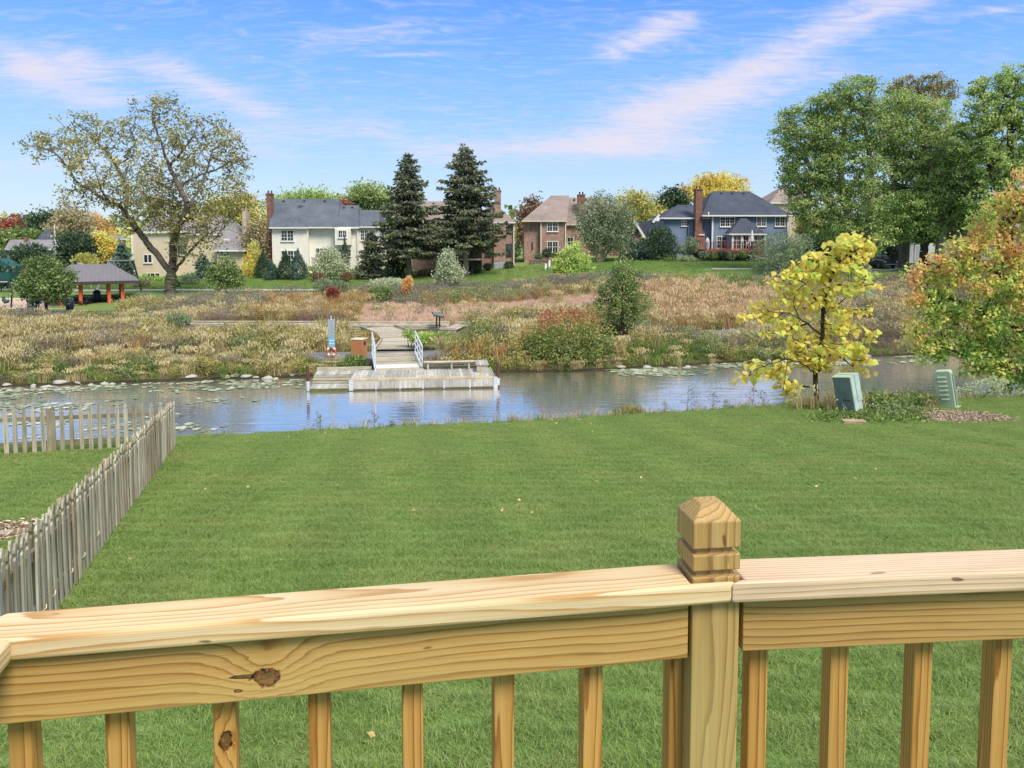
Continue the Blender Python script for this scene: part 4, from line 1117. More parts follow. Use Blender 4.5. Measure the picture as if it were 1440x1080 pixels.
# ------------------------------------------------------------------ houses across the marsh
BR1 = brickmat('red_brick', S(126, 96, 86), S(152, 120, 108), S(166, 150, 138))
BR2 = brickmat('rose_brick', S(144, 112, 100), S(172, 136, 122), S(182, 166, 154))
BRC = brickmat('chimney_brick', S(118, 80, 70), S(142, 98, 84), S(150, 132, 120))
SH_SLATE = shinglemat('slate_blue_shingles', S(80, 86, 96), S(108, 114, 124))
SH_BROWN = shinglemat('brown_grey_shingles', S(126, 112, 106), S(158, 144, 136))
SH_DARK = shinglemat('charcoal_blue_shingles', S(62, 68, 80), S(84, 90, 104))
SH_GREY = shinglemat('grey_shingles', S(120, 116, 118), S(148, 144, 146))
SD_WHITE = sidingmat('cream_white_siding', (.80, .76, .66), .16, .06)
SD_BLUE = sidingmat('blue_grey_siding', S(118, 134, 156), .15, .08)
SD_BEIGE = sidingmat('beige_siding', S(206, 190, 162), .16, .06)
SD_TAN = sidingmat('tan_siding', S(190, 172, 152), .16, .06)
SD_GARAGE = sidingmat('white_garage_siding', (.72, .72, .70), .18, .05)
ROOFV = plain('roof_vent', (.05, .05, .055), .6)

class House:
    def __init__(s, name, label, px, Y, base=None, cat='house', group=None):
        s.Y = Y; x = (px - 720) / F * Y; z = H(x, Y) if base is None else base
        s.o = Vector((x, Y, z)); s.t = thing(name, label, cat, s.o, 0, group)
        s.frames = {}
    def L(s, px, py, dy=0): return at(px, py, s.Y + dy) - s.o
    def x(s, px, dy=0): return s.L(px, 335, dy).x
    def z(s, py, dy=0): return s.L(720, py, dy).z
    def block(s, name, l, r, top, bot, dy, depth, mat, parent=None):
        zb = s.z(bot, dy) if bot is not None else -1.0
        return MB().box(s.x(l, dy), s.x(r, dy), dy, dy + depth, zb, s.z(top, dy)).build(name, mat, parent or s.t)
    def boxm(s, name, x0, x1, y0, y1, z0, z1, mat, parent=None, bevel=0):
        return MB().box(x0, x1, y0, y1, z0, z1).build(name, mat, parent or s.t, bevel=bevel)
    def roof(s, l, r, eave, ridge, rl, rr, dy, depth, mat, name='roof', over=.45, trim=None):
        """ridge roof along x; rl, rr = photo columns of the ridge ends (hip when inside the eaves); ridge at mid depth"""
        ze = s.z(eave, dy); xm = dy + depth / 2
        x0, x1 = s.x(l, dy) - .0, s.x(r, dy) + .0
        zr = s.z(ridge, xm); a, b = s.x(rl, xm), s.x(rr, xm)
        y0, y1 = dy - over, dy + depth + over
        t_ = .16
        vs = [(x0, y0, ze), (x1, y0, ze), (x1, y1, ze), (x0, y1, ze), (a, xm, zr), (b, xm, zr),
              (x0, y0, ze - t_), (x1, y0, ze - t_), (x1, y1, ze - t_), (x0, y1, ze - t_)]
        mb = MB(); mb.add(vs, [(0,1,5,4), (2,3,4,5), (1,2,5), (3,0,4)], 0)
        mb.add(vs, [(0,6,7,1), (1,7,8,2), (2,8,9,3), (3,9,6,0), (9,8,7,6)], 1)
        o = mb.build(name, [mat, trim or MAT['white_trim']], s.t)
        mb2 = MB()
        for i in range(3):
            f = .2 + .3 * i; mb2.box(a + (b - a) * f - .12, a + (b - a) * f + .12, xm - .75, xm - .45, zr - .75, zr - .22)
        if b - a > 3: mb2.build('roof_vent', ROOFV, o)
        return o
    def win(s, l, r, top, bot, dy, cols=2, rows=2, frame=None, glass=None, deep=.09, sill=True, bars=True):
        x0, x1, z0, z1 = s.x(l, dy), s.x(r, dy), s.z(bot, dy), s.z(top, dy)
        fw = min(.09, (x1 - x0) * .09); mb = MB()
        y0, y1 = dy - deep, dy + .04
        mb.box(x0 - fw, x0, y0, y1, z0 - fw, z1 + fw); mb.box(x1, x1 + fw, y0, y1, z0 - fw, z1 + fw)
        mb.box(x0, x1, y0, y1, z1, z1 + fw); mb.box(x0, x1, y0, y1, z0 - fw, z0)
        for i in range(1, cols):
            xc = x0 + (x1 - x0) * i / cols; mb.box(xc - fw*.55, xc + fw*.55, y0 + .012, y1, z0, z1)
        fm = frame or MAT['white_trim']
        o = mb.build('window', fm, s.t)
        k = 0
        for i in range(cols):
            a = x0 + (x1 - x0) * i / cols + (fw*.55 if i else 0); b = x0 + (x1 - x0) * (i + 1) / cols - (fw*.55 if i < cols - 1 else 0)
            MB().box(a, b, dy - .035, dy + .02, z0, z1).build('pane', glass or MAT['glass'], o)
            if bars:
                g = MB()
                for j in range(1, rows): zc = z0 + (z1 - z0) * j / rows; g.box(a, b, dy - .052, dy - .036, zc - .022, zc + .022)
                g.box((a+b)/2 - .016, (a+b)/2 + .016, dy - .05, dy - .036, z0, z1)
                g.build('glazing_bar', fm, o)
        if sill: MB().box(x0 - fw - .05, x1 + fw + .05, dy - deep - .06, dy + .02, z0 - fw - .07, z0 - fw - .002).build('sill', fm, o)
        return o
    def chimney(s, l, r, top, bot, dy, depth, mat=None, cap=True, flare=None):
        x0, x1, z0, z1 = s.x(l, dy), s.x(r, dy), s.z(bot, dy), s.z(top, dy)
        mb = MB().box(x0, x1, dy, dy + depth, z0, z1)
        if flare: mb.prism([(s.x(flare[0], dy), z0), (s.x(flare[1], dy), z0), (s.x(flare[1], dy), s.z(flare[2], dy)), (x1, s.z(flare[2], dy) + .8), (x0, s.z(flare[2], dy) + .8), (s.x(flare[0], dy), s.z(flare[2], dy))], 'y', dy - .12, dy + .3)
        o = mb.build('chimney', mat or BRC, s.t)
        if cap:
            MB().box(x0 - .08, x1 + .08, dy - .08, dy + depth + .08, z1, z1 + .16).build('chimney_cap', mat or BRC, o)
            for i in (0, 1): MB().lathe([(.11, 0), (.10, .38)], ((x0 + x1) / 2 + (i - .5) * .42, dy + depth / 2, z1 + .16), 8).build('flue_pot', ROOFV, o)
        return o
    def pipe(s, px, top, bot, dy, mat, wd=.10, name='downspout'):
        x = s.x(px, dy); MB().box(x - wd/2, x + wd/2, dy - .12, dy - .02, s.z(bot, dy), s.z(top, dy)).build(name, mat, s.t)
    def gutter(s, l, r, y, dy, mat, over=.45):
        MB().box(s.x(l, dy), s.x(r, dy), dy - over - .13, dy - over - .005, s.z(y, dy) - .18, s.z(y, dy) - .01).build('gutter', mat, s.t)

WT = MAT['white_trim']
# white house
h = House('white_house', 'cream white two-storey house with a slate blue roof and brick chimney at its left end', 458, 95)
h.block('wall', 382.5, 433, 320, 392, 0, 9, SD_WHITE)
h.block('wall', 433.2, 470, 321, 392, .9, 8, SD_WHITE)
h.block('wall', 470.3, 504, 320, 392, .5, 8.6, SD_WHITE)
h.block('bay', 471, 493, 321.5, 344.5, -.3, .79, SD_WHITE)
h.block('wall', 504.3, 532.5, 318.5, 392, 1.0, 7, SD_WHITE)
h.roof(380.5, 477, 319.3, 279.6, 383, 478, .5, 10, SH_SLATE, over=.5)
h.roof(470, 505.5, 319.3, 288.6, 466, 505, .45, 8.6, SH_SLATE, over=.45)
h.roof(505, 534.5, 318.6, 295.4, 504.5, 533, 1.0, 7, SH_SLATE, over=.45)
h.roof(380, 434.5, 319.6, 300, 405, 408, -.02, 5.2, SH_SLATE, over=.5)
h.chimney(375.8, 381.8, 273.5, 392, 1.6, 1.3, cap=True)
for a in ((396, 412.5, 324.5, 338.4, 0, 2, 3), (396, 421, 353, 364.5, 0, 3, 2), (476.5, 487, 324.5, 333.6, -.3, 2, 2), (507.6, 518, 324, 337.5, 1.0, 2, 3), (444.6, 459, 349.5, 362, .9, 3, 2), (476.4, 482, 351, 360, .5, 1, 2), (488, 493, 351, 360, .5, 1, 2), (509, 517, 352, 364, 1.0, 1, 2)):
    h.win(*a, frame=MAT['white_trim'])
for px in (433.6, 502.8): h.pipe(px, 321, 388, .4, WT)
for a in ((434.6, 470, 319.8, .9), (471, 505, 319.6, .45)): h.gutter(*a, WT)
MB().lathe([(.02, 0), (.34, .10), (.36, .13)], (0, 0, 0), 14).build('satellite_dish', WT, h.t, loc=h.L(425.5, 286, 4.0) + Vector((0, -.5, .1)))
for px, py in ((389, 301), (494, 302)): MB().lathe([(.07, 0), (.07, .5)], h.L(px, py + 3, 3.3), 8).build('vent_pipe', WT, h.t)
h.boxm('meter_box', h.x(436), h.x(440), .75, .89, h.z(372), h.z(362), plain('meter_grey', (.4, .4, .4)))
# small grey outbuilding seen between white house and spruces
h = House('garden_shed', 'small grey-roofed outbuilding half hidden between the white house and the spruces', 545, 104, base=2.0)
h.block('wall', 537, 554, 364, 378, 0, 4, SD_TAN); h.roof(535, 556, 364, 350, 537, 554, 0, 4, SH_GREY)
h.boxm('door', h.x(541), h.x(548), -.05, -.005, h.z(377), h.z(367), WT)

# brick house behind the spruces
h = House('brick_house', 'red brick house with dark windows and a glazed porch behind the two tall spruces', 650, 97)
h.block('wall', 577, 640, 318, 392, 0, 10, BR1)
h.block('wall', 640.3, 677, 318, 390, 1.6, 8.4, BR1)
h.block('wall', 677.3, 694, 313, 390, .3, 9, BR1)
h.block('wall', 694.3, 711, 313, 390, -.15, 9, BR2)
h.block('wall', 711.3, 723, 313, 390, .25, 9, BR2)
h.roof(573, 680, 317, 283, 596, 670, 0, 10, SH_BROWN)
h.roof(673, 725, 312.3, 285, 690, 694, .1, 9, SH_BROWN)
h.chimney(695.2, 704.2, 269, 320, 1.2, 1.6, BR2)
for a in ((588, 604, 345, 361, 0, 3, 1), (711.8, 718.8, 314.5, 327.3, .25, 1, 2), (711.8, 719, 343.5, 359, .25, 1, 1), (682.5, 690, 343.5, 359.5, .3, 1, 1), (626, 637, 342, 354, 0, 2, 1)):
    h.win(*a, frame=MAT['dark_frame'], glass=MAT['glass_teal'], bars=False)
for px in (676.8, 722.6, 578.5): h.pipe(px, 314, 376, .1, MAT['cream_trim'], .16)
# glazed porch
pr = MB().prism([(-1.9, h.z(341, -1.5)), (-1.9, h.z(339.6, -1.5)), (1.5, h.z(336.5, 0)), (1.5, h.z(338, 0))], 'x', h.x(640, -1), h.x(677, -1)).build('porch_roof', MAT['cream_trim'], h.t)
for l, r in ((643.5, 650.5), (651.5, 657.5), (662, 669), (669.8, 676)):
    h.win(l, r, 342.5, 363, -1.0, 1, 2, frame=MAT['dark_frame'], glass=MAT['glass_teal'], sill=False, bars=False, deep=.06)
h.boxm('porch_floor', h.x(642, -1), h.x(677, -1), -1.15, 1.5, h.z(366, -1), h.z(364, -1), MAT['cream_trim'])
for px in (643, 658.5, 676.5): h.boxm('porch_post', h.x(px, -1) - .1, h.x(px, -1) + .1, -1.1, -.92, h.z(384, -1), h.z(340, -1), MAT['dark_frame'])
for px, lab in ((698.3, 'square grey air conditioner on the left of a pair by the brick wall'), (706.5, 'square grey air conditioner on the right of a pair by the brick wall')):
    p = gxy(px, 95.6); t = thing('air_conditioner', lab, 'air conditioner', p)
    MB().box(-.36, .36, -.36, .36, 0, .86).build('casing', plain('ac_grey', (.42, .44, .46), .6), t, bevel=.04)
    for k in range(6): MB().box(-.31, .31, -.375, -.361, .10 + k * .11, .15 + k * .11).build('louvre', MAT['galv'], t)
    MB().lathe([(.30, 0), (.30, .04), (.08, .06)], (0, 0, .862), 12).build('fan_grille', MAT['dark_frame'], t)

# brick house right of centre
h = House('brick_house', 'rose brick house with a steep brown hipped roof and paired white windows', 775, 100)
h.block('wall', 737, 761, 312, 376, .6, 9, BR2)
h.block('wall', 761.3, 795, 310, 376, 0, 9, BR2)
h.block('wall', 795.3, 850, 315, 376, 1.6, 8.5, BR2)
h.roof(733.5, 797, 310.3, 275, 775, 800, 0, 10, SH_BROWN, trim=MAT['cream_trim'])
h.roof(788, 868, 315.2, 277.5, 796, 850, 1.6, 8.5, SH_BROWN, trim=MAT['cream_trim'])
h.chimney(813, 822.3, 275, 318, 2.2, 1.6)
for a in ((769.8, 784, 312.5, 324.8, 0, 2, 2), (770, 784, 340, 354.3, 0, 2, 2), (798, 806, 334, 346.5, 1.6, 1, 2)): h.win(*a)
for a in ((745.2, 746.8, 314, 324.5), (747.8, 749.2, 340, 351)): h.win(*a, .6, 1, 1, frame=MAT['dark_frame'], sill=False, bars=False)
for px in (760.8, 795.2): h.pipe(px, 312, 358, -.04, MAT['cream_trim'], .18)
# its low wing
h = House('brick_wing', 'low brick side wing with a brown roof and a white-framed window behind the grey-green tree', 885, 100.5)
h.block('wall', 842, 899, 333, 372, 0, 7, BR2)
h.roof(838, 901, 332.5, 314, 850, 890, 0, 7, SH_BROWN, trim=MAT['cream_trim'])
h.win(876.5, 884.5, 338, 346.3, 0, 2, 2)
h.win(858, 866, 338, 346.3, 0, 2, 2)
# gabled garage between the houses
h = House('gabled_garage', 'brick garage with white-edged gable and charcoal roof between the brick and blue houses', 900, 98)
zE = lambda py: h.z(py)
h.block('wall', 893, 906, 335, 368, 0, 7, BR2)
g = MB()
xa, xb_, xr = h.x(891.5), h.x(908), h.x(891)
g.add([(xr, -.3, h.z(311)), (h.x(932), -.3, h.z(311)), (h.x(906), -.3, h.z(334)), (h.x(932), -.3, h.z(334)), (xr, 6, h.z(311)), (h.x(932), 6, h.z(311))], [(0, 2, 3, 1), (0, 1, 5, 4)])
g.build('roof', SH_DARK, h.t)
MB().bar((h.x(891), -.36, h.z(310.8)), (h.x(906), -.36, h.z(334)), .12, .26).build('rake_board', WT, h.t)
MB().bar((h.x(917), -.40, h.z(313)), (h.x(926), -.40, h.z(302)), .12, .26).build('rake_board', WT, h.t)

# blue house
h = House('blue_house', 'blue-grey clapboard house with a charcoal hipped roof, tall brick chimney and red deck', 1040, 98)
h.block('wall', 929, 978, 306.5, 372, 1.2, 8, SD_BLUE)
h.block('wall', 987, 1002, 304, 372, .9, 8, SD_BLUE)
h.block('wall', 1002.2, 1108, 303, 372, 0, 9, SD_BLUE)
h.roof(928, 1000, 306.2, 288.2, 953, 1003, 1.2, 8, SH_DARK, over=.5)
h.roof(985, 1112, 302.6, 269, 1001, 1052.5, 0, 9.5, SH_DARK, over=.5)
h.gutter(931, 977, 306.2, 1.2, WT, .5); h.gutter(986, 1112, 302.6, 0, WT, .5)
MB().bar((h.x(929), 1.1, h.z(306)), (h.x(917), .6, h.z(326)), .14, .32).build('rake_board', WT, h.t)
h.chimney(977.8, 987, 267, 356, .0, 1.3, BRC, flare=(976.5, 991, 331))
h.boxm('chimney_shoulder', h.x(982), h.x(990), -.26, -.13, h.z(331), h.z(329.4), WT)
for px, t_, b_, dy in ((1001.5, 305, 353, .02), (1107, 304, 330, -.02)): h.pipe(px, t_, b_, dy, WT, .2)
h.pipe(966.5, 307, 352, 1.2, MAT['dark_frame'], .08)
h.boxm('vent_stack', h.x(994) - .07, h.x(994) + .07, -.7, -.56, h.z(305, -.5), h.z(298, -.5), WT)
for a in ((958.5, 966, 308, 317.5, 1.2, 2, 3), (1013, 1032, 306, 318, 0, 3, 3), (1064, 1076, 305.5, 317.5, 0, 2, 3), (1090, 1102.5, 305.5, 317.5, 0, 2, 3), (1008.5, 1021, 333, 348.5, 0, 2, 3)): h.win(*a)
# breakfast room with its own hipped roof
h.roof(1024.5, 1077, 328.6, 307, 1041, 1049, -2.2, 3.2, SH_DARK, over=.3)
for l, r, c in ((1031, 1041, 2), (1045.5, 1052, 1), (1056, 1065, 2), (1068, 1074, 1)): h.win(l, r, 332, 350, -2.0, c, 3, deep=.06, sill=False)
h.block('wall', 1027, 1075, 329.5, 352, -1.96, 1.9, SD_BLUE)
for px in (1030, 1043.2, 1054, 1075): h.boxm('white_post', h.x(px, -2) - .12, h.x(px, -2) + .12, -2.22, -2.0, h.z(352, -2), h.z(329.2, -2), WT)
for px in (1025.5, 994): h.boxm('wall_lamp', h.x(px) - .1, h.x(px) + .1, -.2, -.01, h.z(339), h.z(335.5), MAT['black_metal'])
# red deck
RED = plain('red_deck_stain', S(140, 76, 62), .7, .15, 5, vec=(1, 1, 8))
c = h.o + Vector((h.x(990, -3.5), -4.6, 0)); zdk = at(1020, 351, 94).z
dkr = thing('red_deck', 'long red-stained timber deck with slim balusters behind the blue house', 'deck', (c.x, c.y, zdk))
Ld = (1071 - 990) / F * 94
for i in range(9): MB().box(0, Ld, i * .5, i * .5 + .49, -.06, 0).build('deck_board', RED, dkr)
for i in range(4): MB().box(i * Ld / 4 + .01, (i + 1) * Ld / 4 - .01, -.06, -.005, -.9, -.07).build('skirt_board', RED, dkr)
MB().box(-.03, Ld + .03, -.12, -.061, -.26, -.02).build('rim_board', RED, dkr)
for i in range(9):
    x_ = i * Ld / 8; MB().box(x_ - .05, x_ + .05, -.02, .08, 0, .95).build('railing_post', RED, dkr)
MB().box(0, Ld, -.03, .09, .951, .99).build('handrail', RED, dkr)
MB().box(0, Ld, .0, .05, .08, .13).build('lower_rail', RED, dkr)
bm_ = MB().box(-.015, .015, .01, .04, .131, .95).mesh('baluster', MAT['black_metal'])
for i in range(56):
    o = bpy.data.objects.new('baluster', bm_); COL.objects.link(o); o.parent = dkr; o.location = ((i + .5) * Ld / 56, 0, 0)
# things on the deck
DKZ = zdk
def deckpt(px, dy): return Vector(((px - 720) / F * (94 + dy), 93.4 + dy, DKZ))
t = thing('patio_umbrella', 'closed white patio umbrella on the red deck', 'umbrella', deckpt(1054.5, 1.6))
MB().tube([(0, 0, 0), (0, 0, 2.5)], .03, 8).build('pole', MAT['dark_frame'], t)
MB().lathe([(.24, 0), (.22, .3), (.15, .9), (.08, 1.3), (.02, 1.42)], (0, 0, 1.05), 10).build('canopy', plain('white_canvas', (.7, .68, .66), .8), t)
MB().lathe([(.25, 0), (.22, .08), (.05, .12)], (0, 0, 0), 10).build('base', MAT['black_metal'], t)
DCH = plain('dark_chair', S(86, 50, 44), .6)
def dchair(px, dy, rz, label, mat):
    t = thing('deck_chair', label, 'chair', deckpt(px, dy), rz, 'chairs on the red deck')
    MB().box(-.24, .24, -.24, .24, .40, .45).build('seat', mat, t)
    MB().box(-.24, .24, .2, .25, .45, .98).build('backrest', mat, t)
    for sx in (-.21, .21):
        for sy in (-.21, .21): MB().box(sx - .02, sx + .02, sy - .02, sy + .02, 0, .40).build('leg', mat, t)
dchair(1050, 1.0, 2.6, 'dark red chair just left of the closed umbrella', DCH); dchair(1060, 1.1, -2.4, 'dark red chair just right of the closed umbrella', DCH)
dchair(1049, .5, 3.0, 'white chair at the deck rail before the umbrella', WT); dchair(1066, .6, 2.2, 'pale chair at the right end of the red deck', MAT['cream_trim'])
dchair(1019, 1.2, .5, 'dark chair near the white patio door on the deck', DCH)
t = thing('patio_table', 'round patio table around the closed umbrella on the red deck', 'table', deckpt(1054.8, 1.25))
MB().lathe([(.55, 0), (.56, .03), (.0, .035)], (0, 0, .70), 14).build('top', DCH, t)
for a in range(3): MB().bar((0, 0, .7), (.35 * math.cos(a * 2.1), .35 * math.sin(a * 2.1), 0), .04, .04).build('leg', DCH, t)
t = thing('grill_cover', 'covered barbecue standing by the chimney on the red deck', 'barbecue', deckpt(992.5, 1.2))
MB().lathe([(.25, 0), (.28, .5), (.30, .9), (.2, 1.25), (.05, 1.5)], (0, 0, 0), 8).build('cover', plain('pale_cover', S(196, 200, 206), .7), t)
MB().box(-.32, .32, -.2, .2, .01, .06).build('wheel_base', MAT['black_metal'], t)
# black metal fence before the blue house
t0 = gxy(950, 92); t = thing('metal_fence', 'low black metal garden fence along the lawn below the red deck', 'fence', t0)
pts = [gxy(p, 92 - (p - 950) * .012) for p in range(950, 1072, 10)]
for i, p in enumerate(pts): MB().box(-.035, .035, -.035, .035, 0, 1.25).build('fence_post', MAT['black_metal'], t, loc=p - t0)
for a, b in zip(pts, pts[1:]):
    for zz in (.2, 1.1): MB().bar(a - t0 + Vector((0, 0, zz)), b - t0 + Vector((0, 0, zz)), .025, .03).build('fence_rail', MAT['black_metal'], t)

# house far right behind the blue house
h = House('tan_house', 'tan gabled house rising behind the right end of the blue house', 1115, 122, base=3.8)
h.block('wall', 1083, 1140, 285, 345, 0, 10, SD_TAN)
h.roof(1080, 1146, 285, 262, 1098, 1130, 0, 10, SH_BROWN)
h.win(1120, 1127, 300, 311, 0, 2, 2)
# white garage and grey house under the big trees
h = House('white_garage', 'white clapboard garage with a gable front and pale overhead door under the big trees', 1298, 90)
h.block('wall', 1280, 1317, 342, 372, 0, 6, SD_GARAGE)
gab = MB().prism([(h.x(1280), h.z(342)), (h.x(1317), h.z(342)), (h.x(1298.5), h.z(328))], 'y', 0, 6).build('gable', SD_GARAGE, h.t)
for s_, e_ in (((1278, 343.4), (1298.5, 327.2)), ((1319, 343.4), (1298.5, 327.2))):
    p_, q_ = h.L(*s_), h.L(*e_)
    MB().prism([(p_.x, p_.z), (q_.x, q_.z), (q_.x, q_.z + .14), (p_.x, p_.z + .14)], 'y', -.35, 6.3).build('roof', SH_GREY, h.t)
dr_ = MB().box(h.x(1301), h.x(1314), -.06, -.005, h.z(367), h.z(345.5)).build('overhead_door', plain('pale_door', S(196, 198, 204), .5, .05), h.t)
for i in range(4): MB().box(h.x(1301.2), h.x(1313.8), -.075, -.061, h.z(366.5 - i * 5.2), h.z(362 - i * 5.2)).build('door_panel', plain('pale_door_panel', S(206, 208, 212), .5, .05), dr_)
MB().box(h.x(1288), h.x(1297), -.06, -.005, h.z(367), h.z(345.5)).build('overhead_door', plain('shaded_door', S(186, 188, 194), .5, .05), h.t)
for a, b, c_, d in ((1299.4, 1300.8, 367, 343.5), (1314.2, 1315.6, 367, 343.5), (1286.4, 1287.8, 367, 343.5)): h.boxm('door_trim', h.x(a), h.x(b), -.09, -.003, h.z(c_), h.z(d), WT)
h = House('grey_house', 'grey house with a white fascia half hidden behind the right-hand trees', 1360, 94)
h.block('wall', 1322, 1440, 329, 372, 0, 8, plain('grey_stucco', S(150, 146, 142), .8, .08))
MB().box(h.x(1326), h.x(1445), -.7, -.3, h.z(329.5), h.z(325.5)).build('fascia', WT, h.t)
h.roof(1320, 1450, 325.5, 300, 1345, 1430, -.2, 9, SH_GREY)
h.win(1336, 1346, 338, 354, 0, 2, 2); h.win(1366, 1378, 338, 354, 0, 2, 2)
h.block('dormer', 1342, 1372, 299, 322, 1.2, 3, plain('dormer_dark', S(92, 88, 86), .8)); h.boxm('dormer_fascia', h.x(1340, 1), h.x(1374, 1), .7, 1.1, h.z(300, 1), h.z(297.5, 1), WT)
h.win(1350, 1360, 303, 312, 1.2, 2, 1, sill=False)

# beige house behind the big bare tree
h = House('beige_house', 'beige house with a steep grey roof, skylight and stone chimney behind the big sparse tree', 265, 96)
h.block('wall', 185, 238, 329, 402, 0, 9, SD_BEIGE)
h.block('wall', 238.3, 304, 330, 400, 1.5, 7, SD_BEIGE)
h.block('wall', 304.3, 343, 351.5, 398, 0, 8, SD_BEIGE)
h.roof(202, 262, 325.5, 304, 215, 255, -.1, 9, SH_GREY, over=.3)
h.roof(236, 310, 329, 303, 240, 315, 1.5, 7.5, SH_GREY, over=.3)
h.roof(300, 347, 351.5, 307, 316, 326, 0, 9, SH_GREY, over=.5)
h.chimney(341.2, 346.8, 295, 352, 2.4, 1.4, plain('buff_stone', S(192, 172, 150), .9, .2, 3, bump=.5))
sk = h.boxm('skylight', h.x(316.5, 1.5), h.x(324.5, 1.5), 1.0, 1.5, h.z(342, 1.5), h.z(336, 1.5), WT)
for a in ((202, 212.5, 358.5, 369, 0, 2, 1), (204, 209.6, 384.5, 393.5, 0, 1, 1), (210.5, 216, 384.5, 393.5, 0, 1, 1), (217, 223, 384.5, 393.5, 0, 1, 1), (306.5, 313, 353.5, 360, 0, 2, 2), (314.5, 322, 353.5, 360, 0, 2, 2), (317, 322, 366, 378, 0, 1, 2), (250, 262, 345, 358, 1.5, 2, 2)): h.win(*a, bars=a[6] > 1)
h.pipe(186, 330, 392, 0, MAT['white_trim'], .2)
h.gutter(303, 345, 351.6, 0, WT, .5)
# roofs far left
h = House('slate_roofed_house', 'distant house with a dark blue hipped roof beyond the pale utility pole on the left', 66, 120, base=2.0)
h.block('wall', 52, 82, 341.5, 366, 0, 8, SD_TAN); h.roof(50, 84, 341.5, 320, 66, 82, 0, 8, SH_DARK)
h.win(60, 64, 345, 352, 0, 1, 2)
h = House('low_roofed_house', 'distant low house with a long pale grey roof above the dark shrubs on the left', 40, 116, base=1.8)
h.block('wall', 12, 86, 350, 372, 0, 8, SD_TAN); h.roof(8, 90, 350, 337, 14, 76, 0, 8, SH_GREY)
h.boxm('chimney', h.x(36, 3), h.x(39, 3), 2.5, 3.3, h.z(345, 3), h.z(333, 3), BRC)
h = House('gabled_house', 'distant pale house with a white gable edge just left of the big sparse tree', 130, 125, base=2.0)
h.block('wall', 116, 142, 336, 372, 0, 8, plain('pale_wall', S(176, 178, 180), .8)); h.roof(112, 146, 336, 322, 128, 132, 0, 8, SH_GREY)
h.win(124, 130, 340, 350, 0, 2, 2)
p = gxy(80, 108)
t = thing('utility_pole', 'pale weathered utility pole standing among the trees at far left', 'pole', p)
MB().tube([(0, 0, -.3), (-.12, 0, at(78, 317, 108).z - p.z)], [.15, .10], 8).build('pole', plain('pale_pole', S(196, 194, 188), .8, .1), t, smooth=True)
MB().box(-.9, .7, -.08, .08, at(78, 321, 108).z - p.z, at(78, 320, 108).z - p.z + .06).build('cross_arm', MAT['bark_pale'], t)

# ------------------------------------------------------------------ picnic shelter and playground at far left
PZ = .45
ORG = plain('orange_post_paint', S(206, 96, 58), .6, .12)
SHR = plain('shelter_metal_roof', S(120, 116, 122), .55, .08, 2, metal=.0)
Y0, Y1 = 61.5, 68.5
pl_ = (64 - 720) / F * Y0
SHA = R(29)
sh = thing('picnic_shelter', 'open picnic shelter with a grey hipped roof on orange posts', 'shelter', (pl_, Y0, PZ), SHA)
W_ = 6.6; D_ = 6.0
ze, zr = at(190, 399.5, 63.5).z - PZ + .25, at(150, 373, 66).z - PZ + .1
ra, rb = 1.7, 4.8
vs = [(-.2, -.2, ze), (W_ + .2, -.2, ze), (W_ + .2, D_ + .2, ze), (-.2, D_ + .2, ze), (ra, D_/2, zr), (rb, D_/2, zr)]
rf = MB().add(vs, [(0,1,5,4), (1,2,5), (2,3,4,5), (3,0,4)]).build('roof', SHR, sh)
fa_ = MB(); fa_.box(-.24, W_ + .24, -.26, -.201, ze - .26, ze + .0); fa_.box(W_ + .201, W_ + .26, -.2, D_ + .2, ze - .26, ze); fa_.box(-.26, -.201, -.2, D_ + .2, ze - .26, ze); fa_.box(-.24, W_ + .24, D_ + .201, D_ + .26, ze - .26, ze)
fa_.build('fascia', plain('dark_fascia', S(66, 58, 56), .6), rf)
for k in range(22):
    x_ = k * W_ / 21; f = min(1, max(0, (x_) / max(.1, ra))) if x_ < ra else (1 if x_ <= rb else (W_ - x_) / (W_ - rb))
    if f > .05: MB().bar((x_, -.2, ze + .02), (min(max(x_, x_), x_), -.2 + (D_/2 + .2) * f, ze + (zr - ze) * f + .02), .04, .05).build('standing_seam', SHR, rf)
for x_ in (.9, W_ * .36, W_ * .68, W_ - 1.1):
    for y_ in (.5, D_ - .6): MB().box(x_ - .13, x_ + .13, y_ - .13, y_ + .13, 0, ze - .262).build('orange_post', ORG, sh)
for x_ in (.9, W_ - 1.1): MB().box(x_ - .05, x_ + .05, .64, D_ - .74, ze - .5, ze - .262).build('tie_beam', MAT['dark_frame'], sh)
sl = MB().box(-1.6, W_ + .3, -1.0, D_ + 1, -.5, 0).build('shelter_slab', MAT['concrete'], loc=(pl_, Y0, PZ)); sl.rotation_euler.z = SHA; structure(sl)
PT = plain('picnic_dark_metal', S(44, 44, 50), .5)
def ptable(x, y, rz, label):
    t = thing('picnic_table', label, 'table', (x, y, PZ), rz, 'picnic tables at the shelter')
    for j in range(3): MB().box(-.95, .95, -.38 + j * .26, -.13 + j * .26, .70, .75).build('top_plank', PT, t)
    for sd in (-1, 1): MB().box(-.95, .95, sd * .72 - .13, sd * .72 + .13, .42, .46).build('bench', PT, t)
    for x_ in (-.7, .7):
        MB().bar((x_, -.3, .7), (x_, -.62, 0), .05, .05).build('leg', PT, t); MB().bar((x_, .3, .7), (x_, .62, 0), .05, .05).build('leg', PT, t)
        MB().bar((x_, -.75, .40), (x_, .75, .40), .05, .05).build('cross_bar', PT, t)
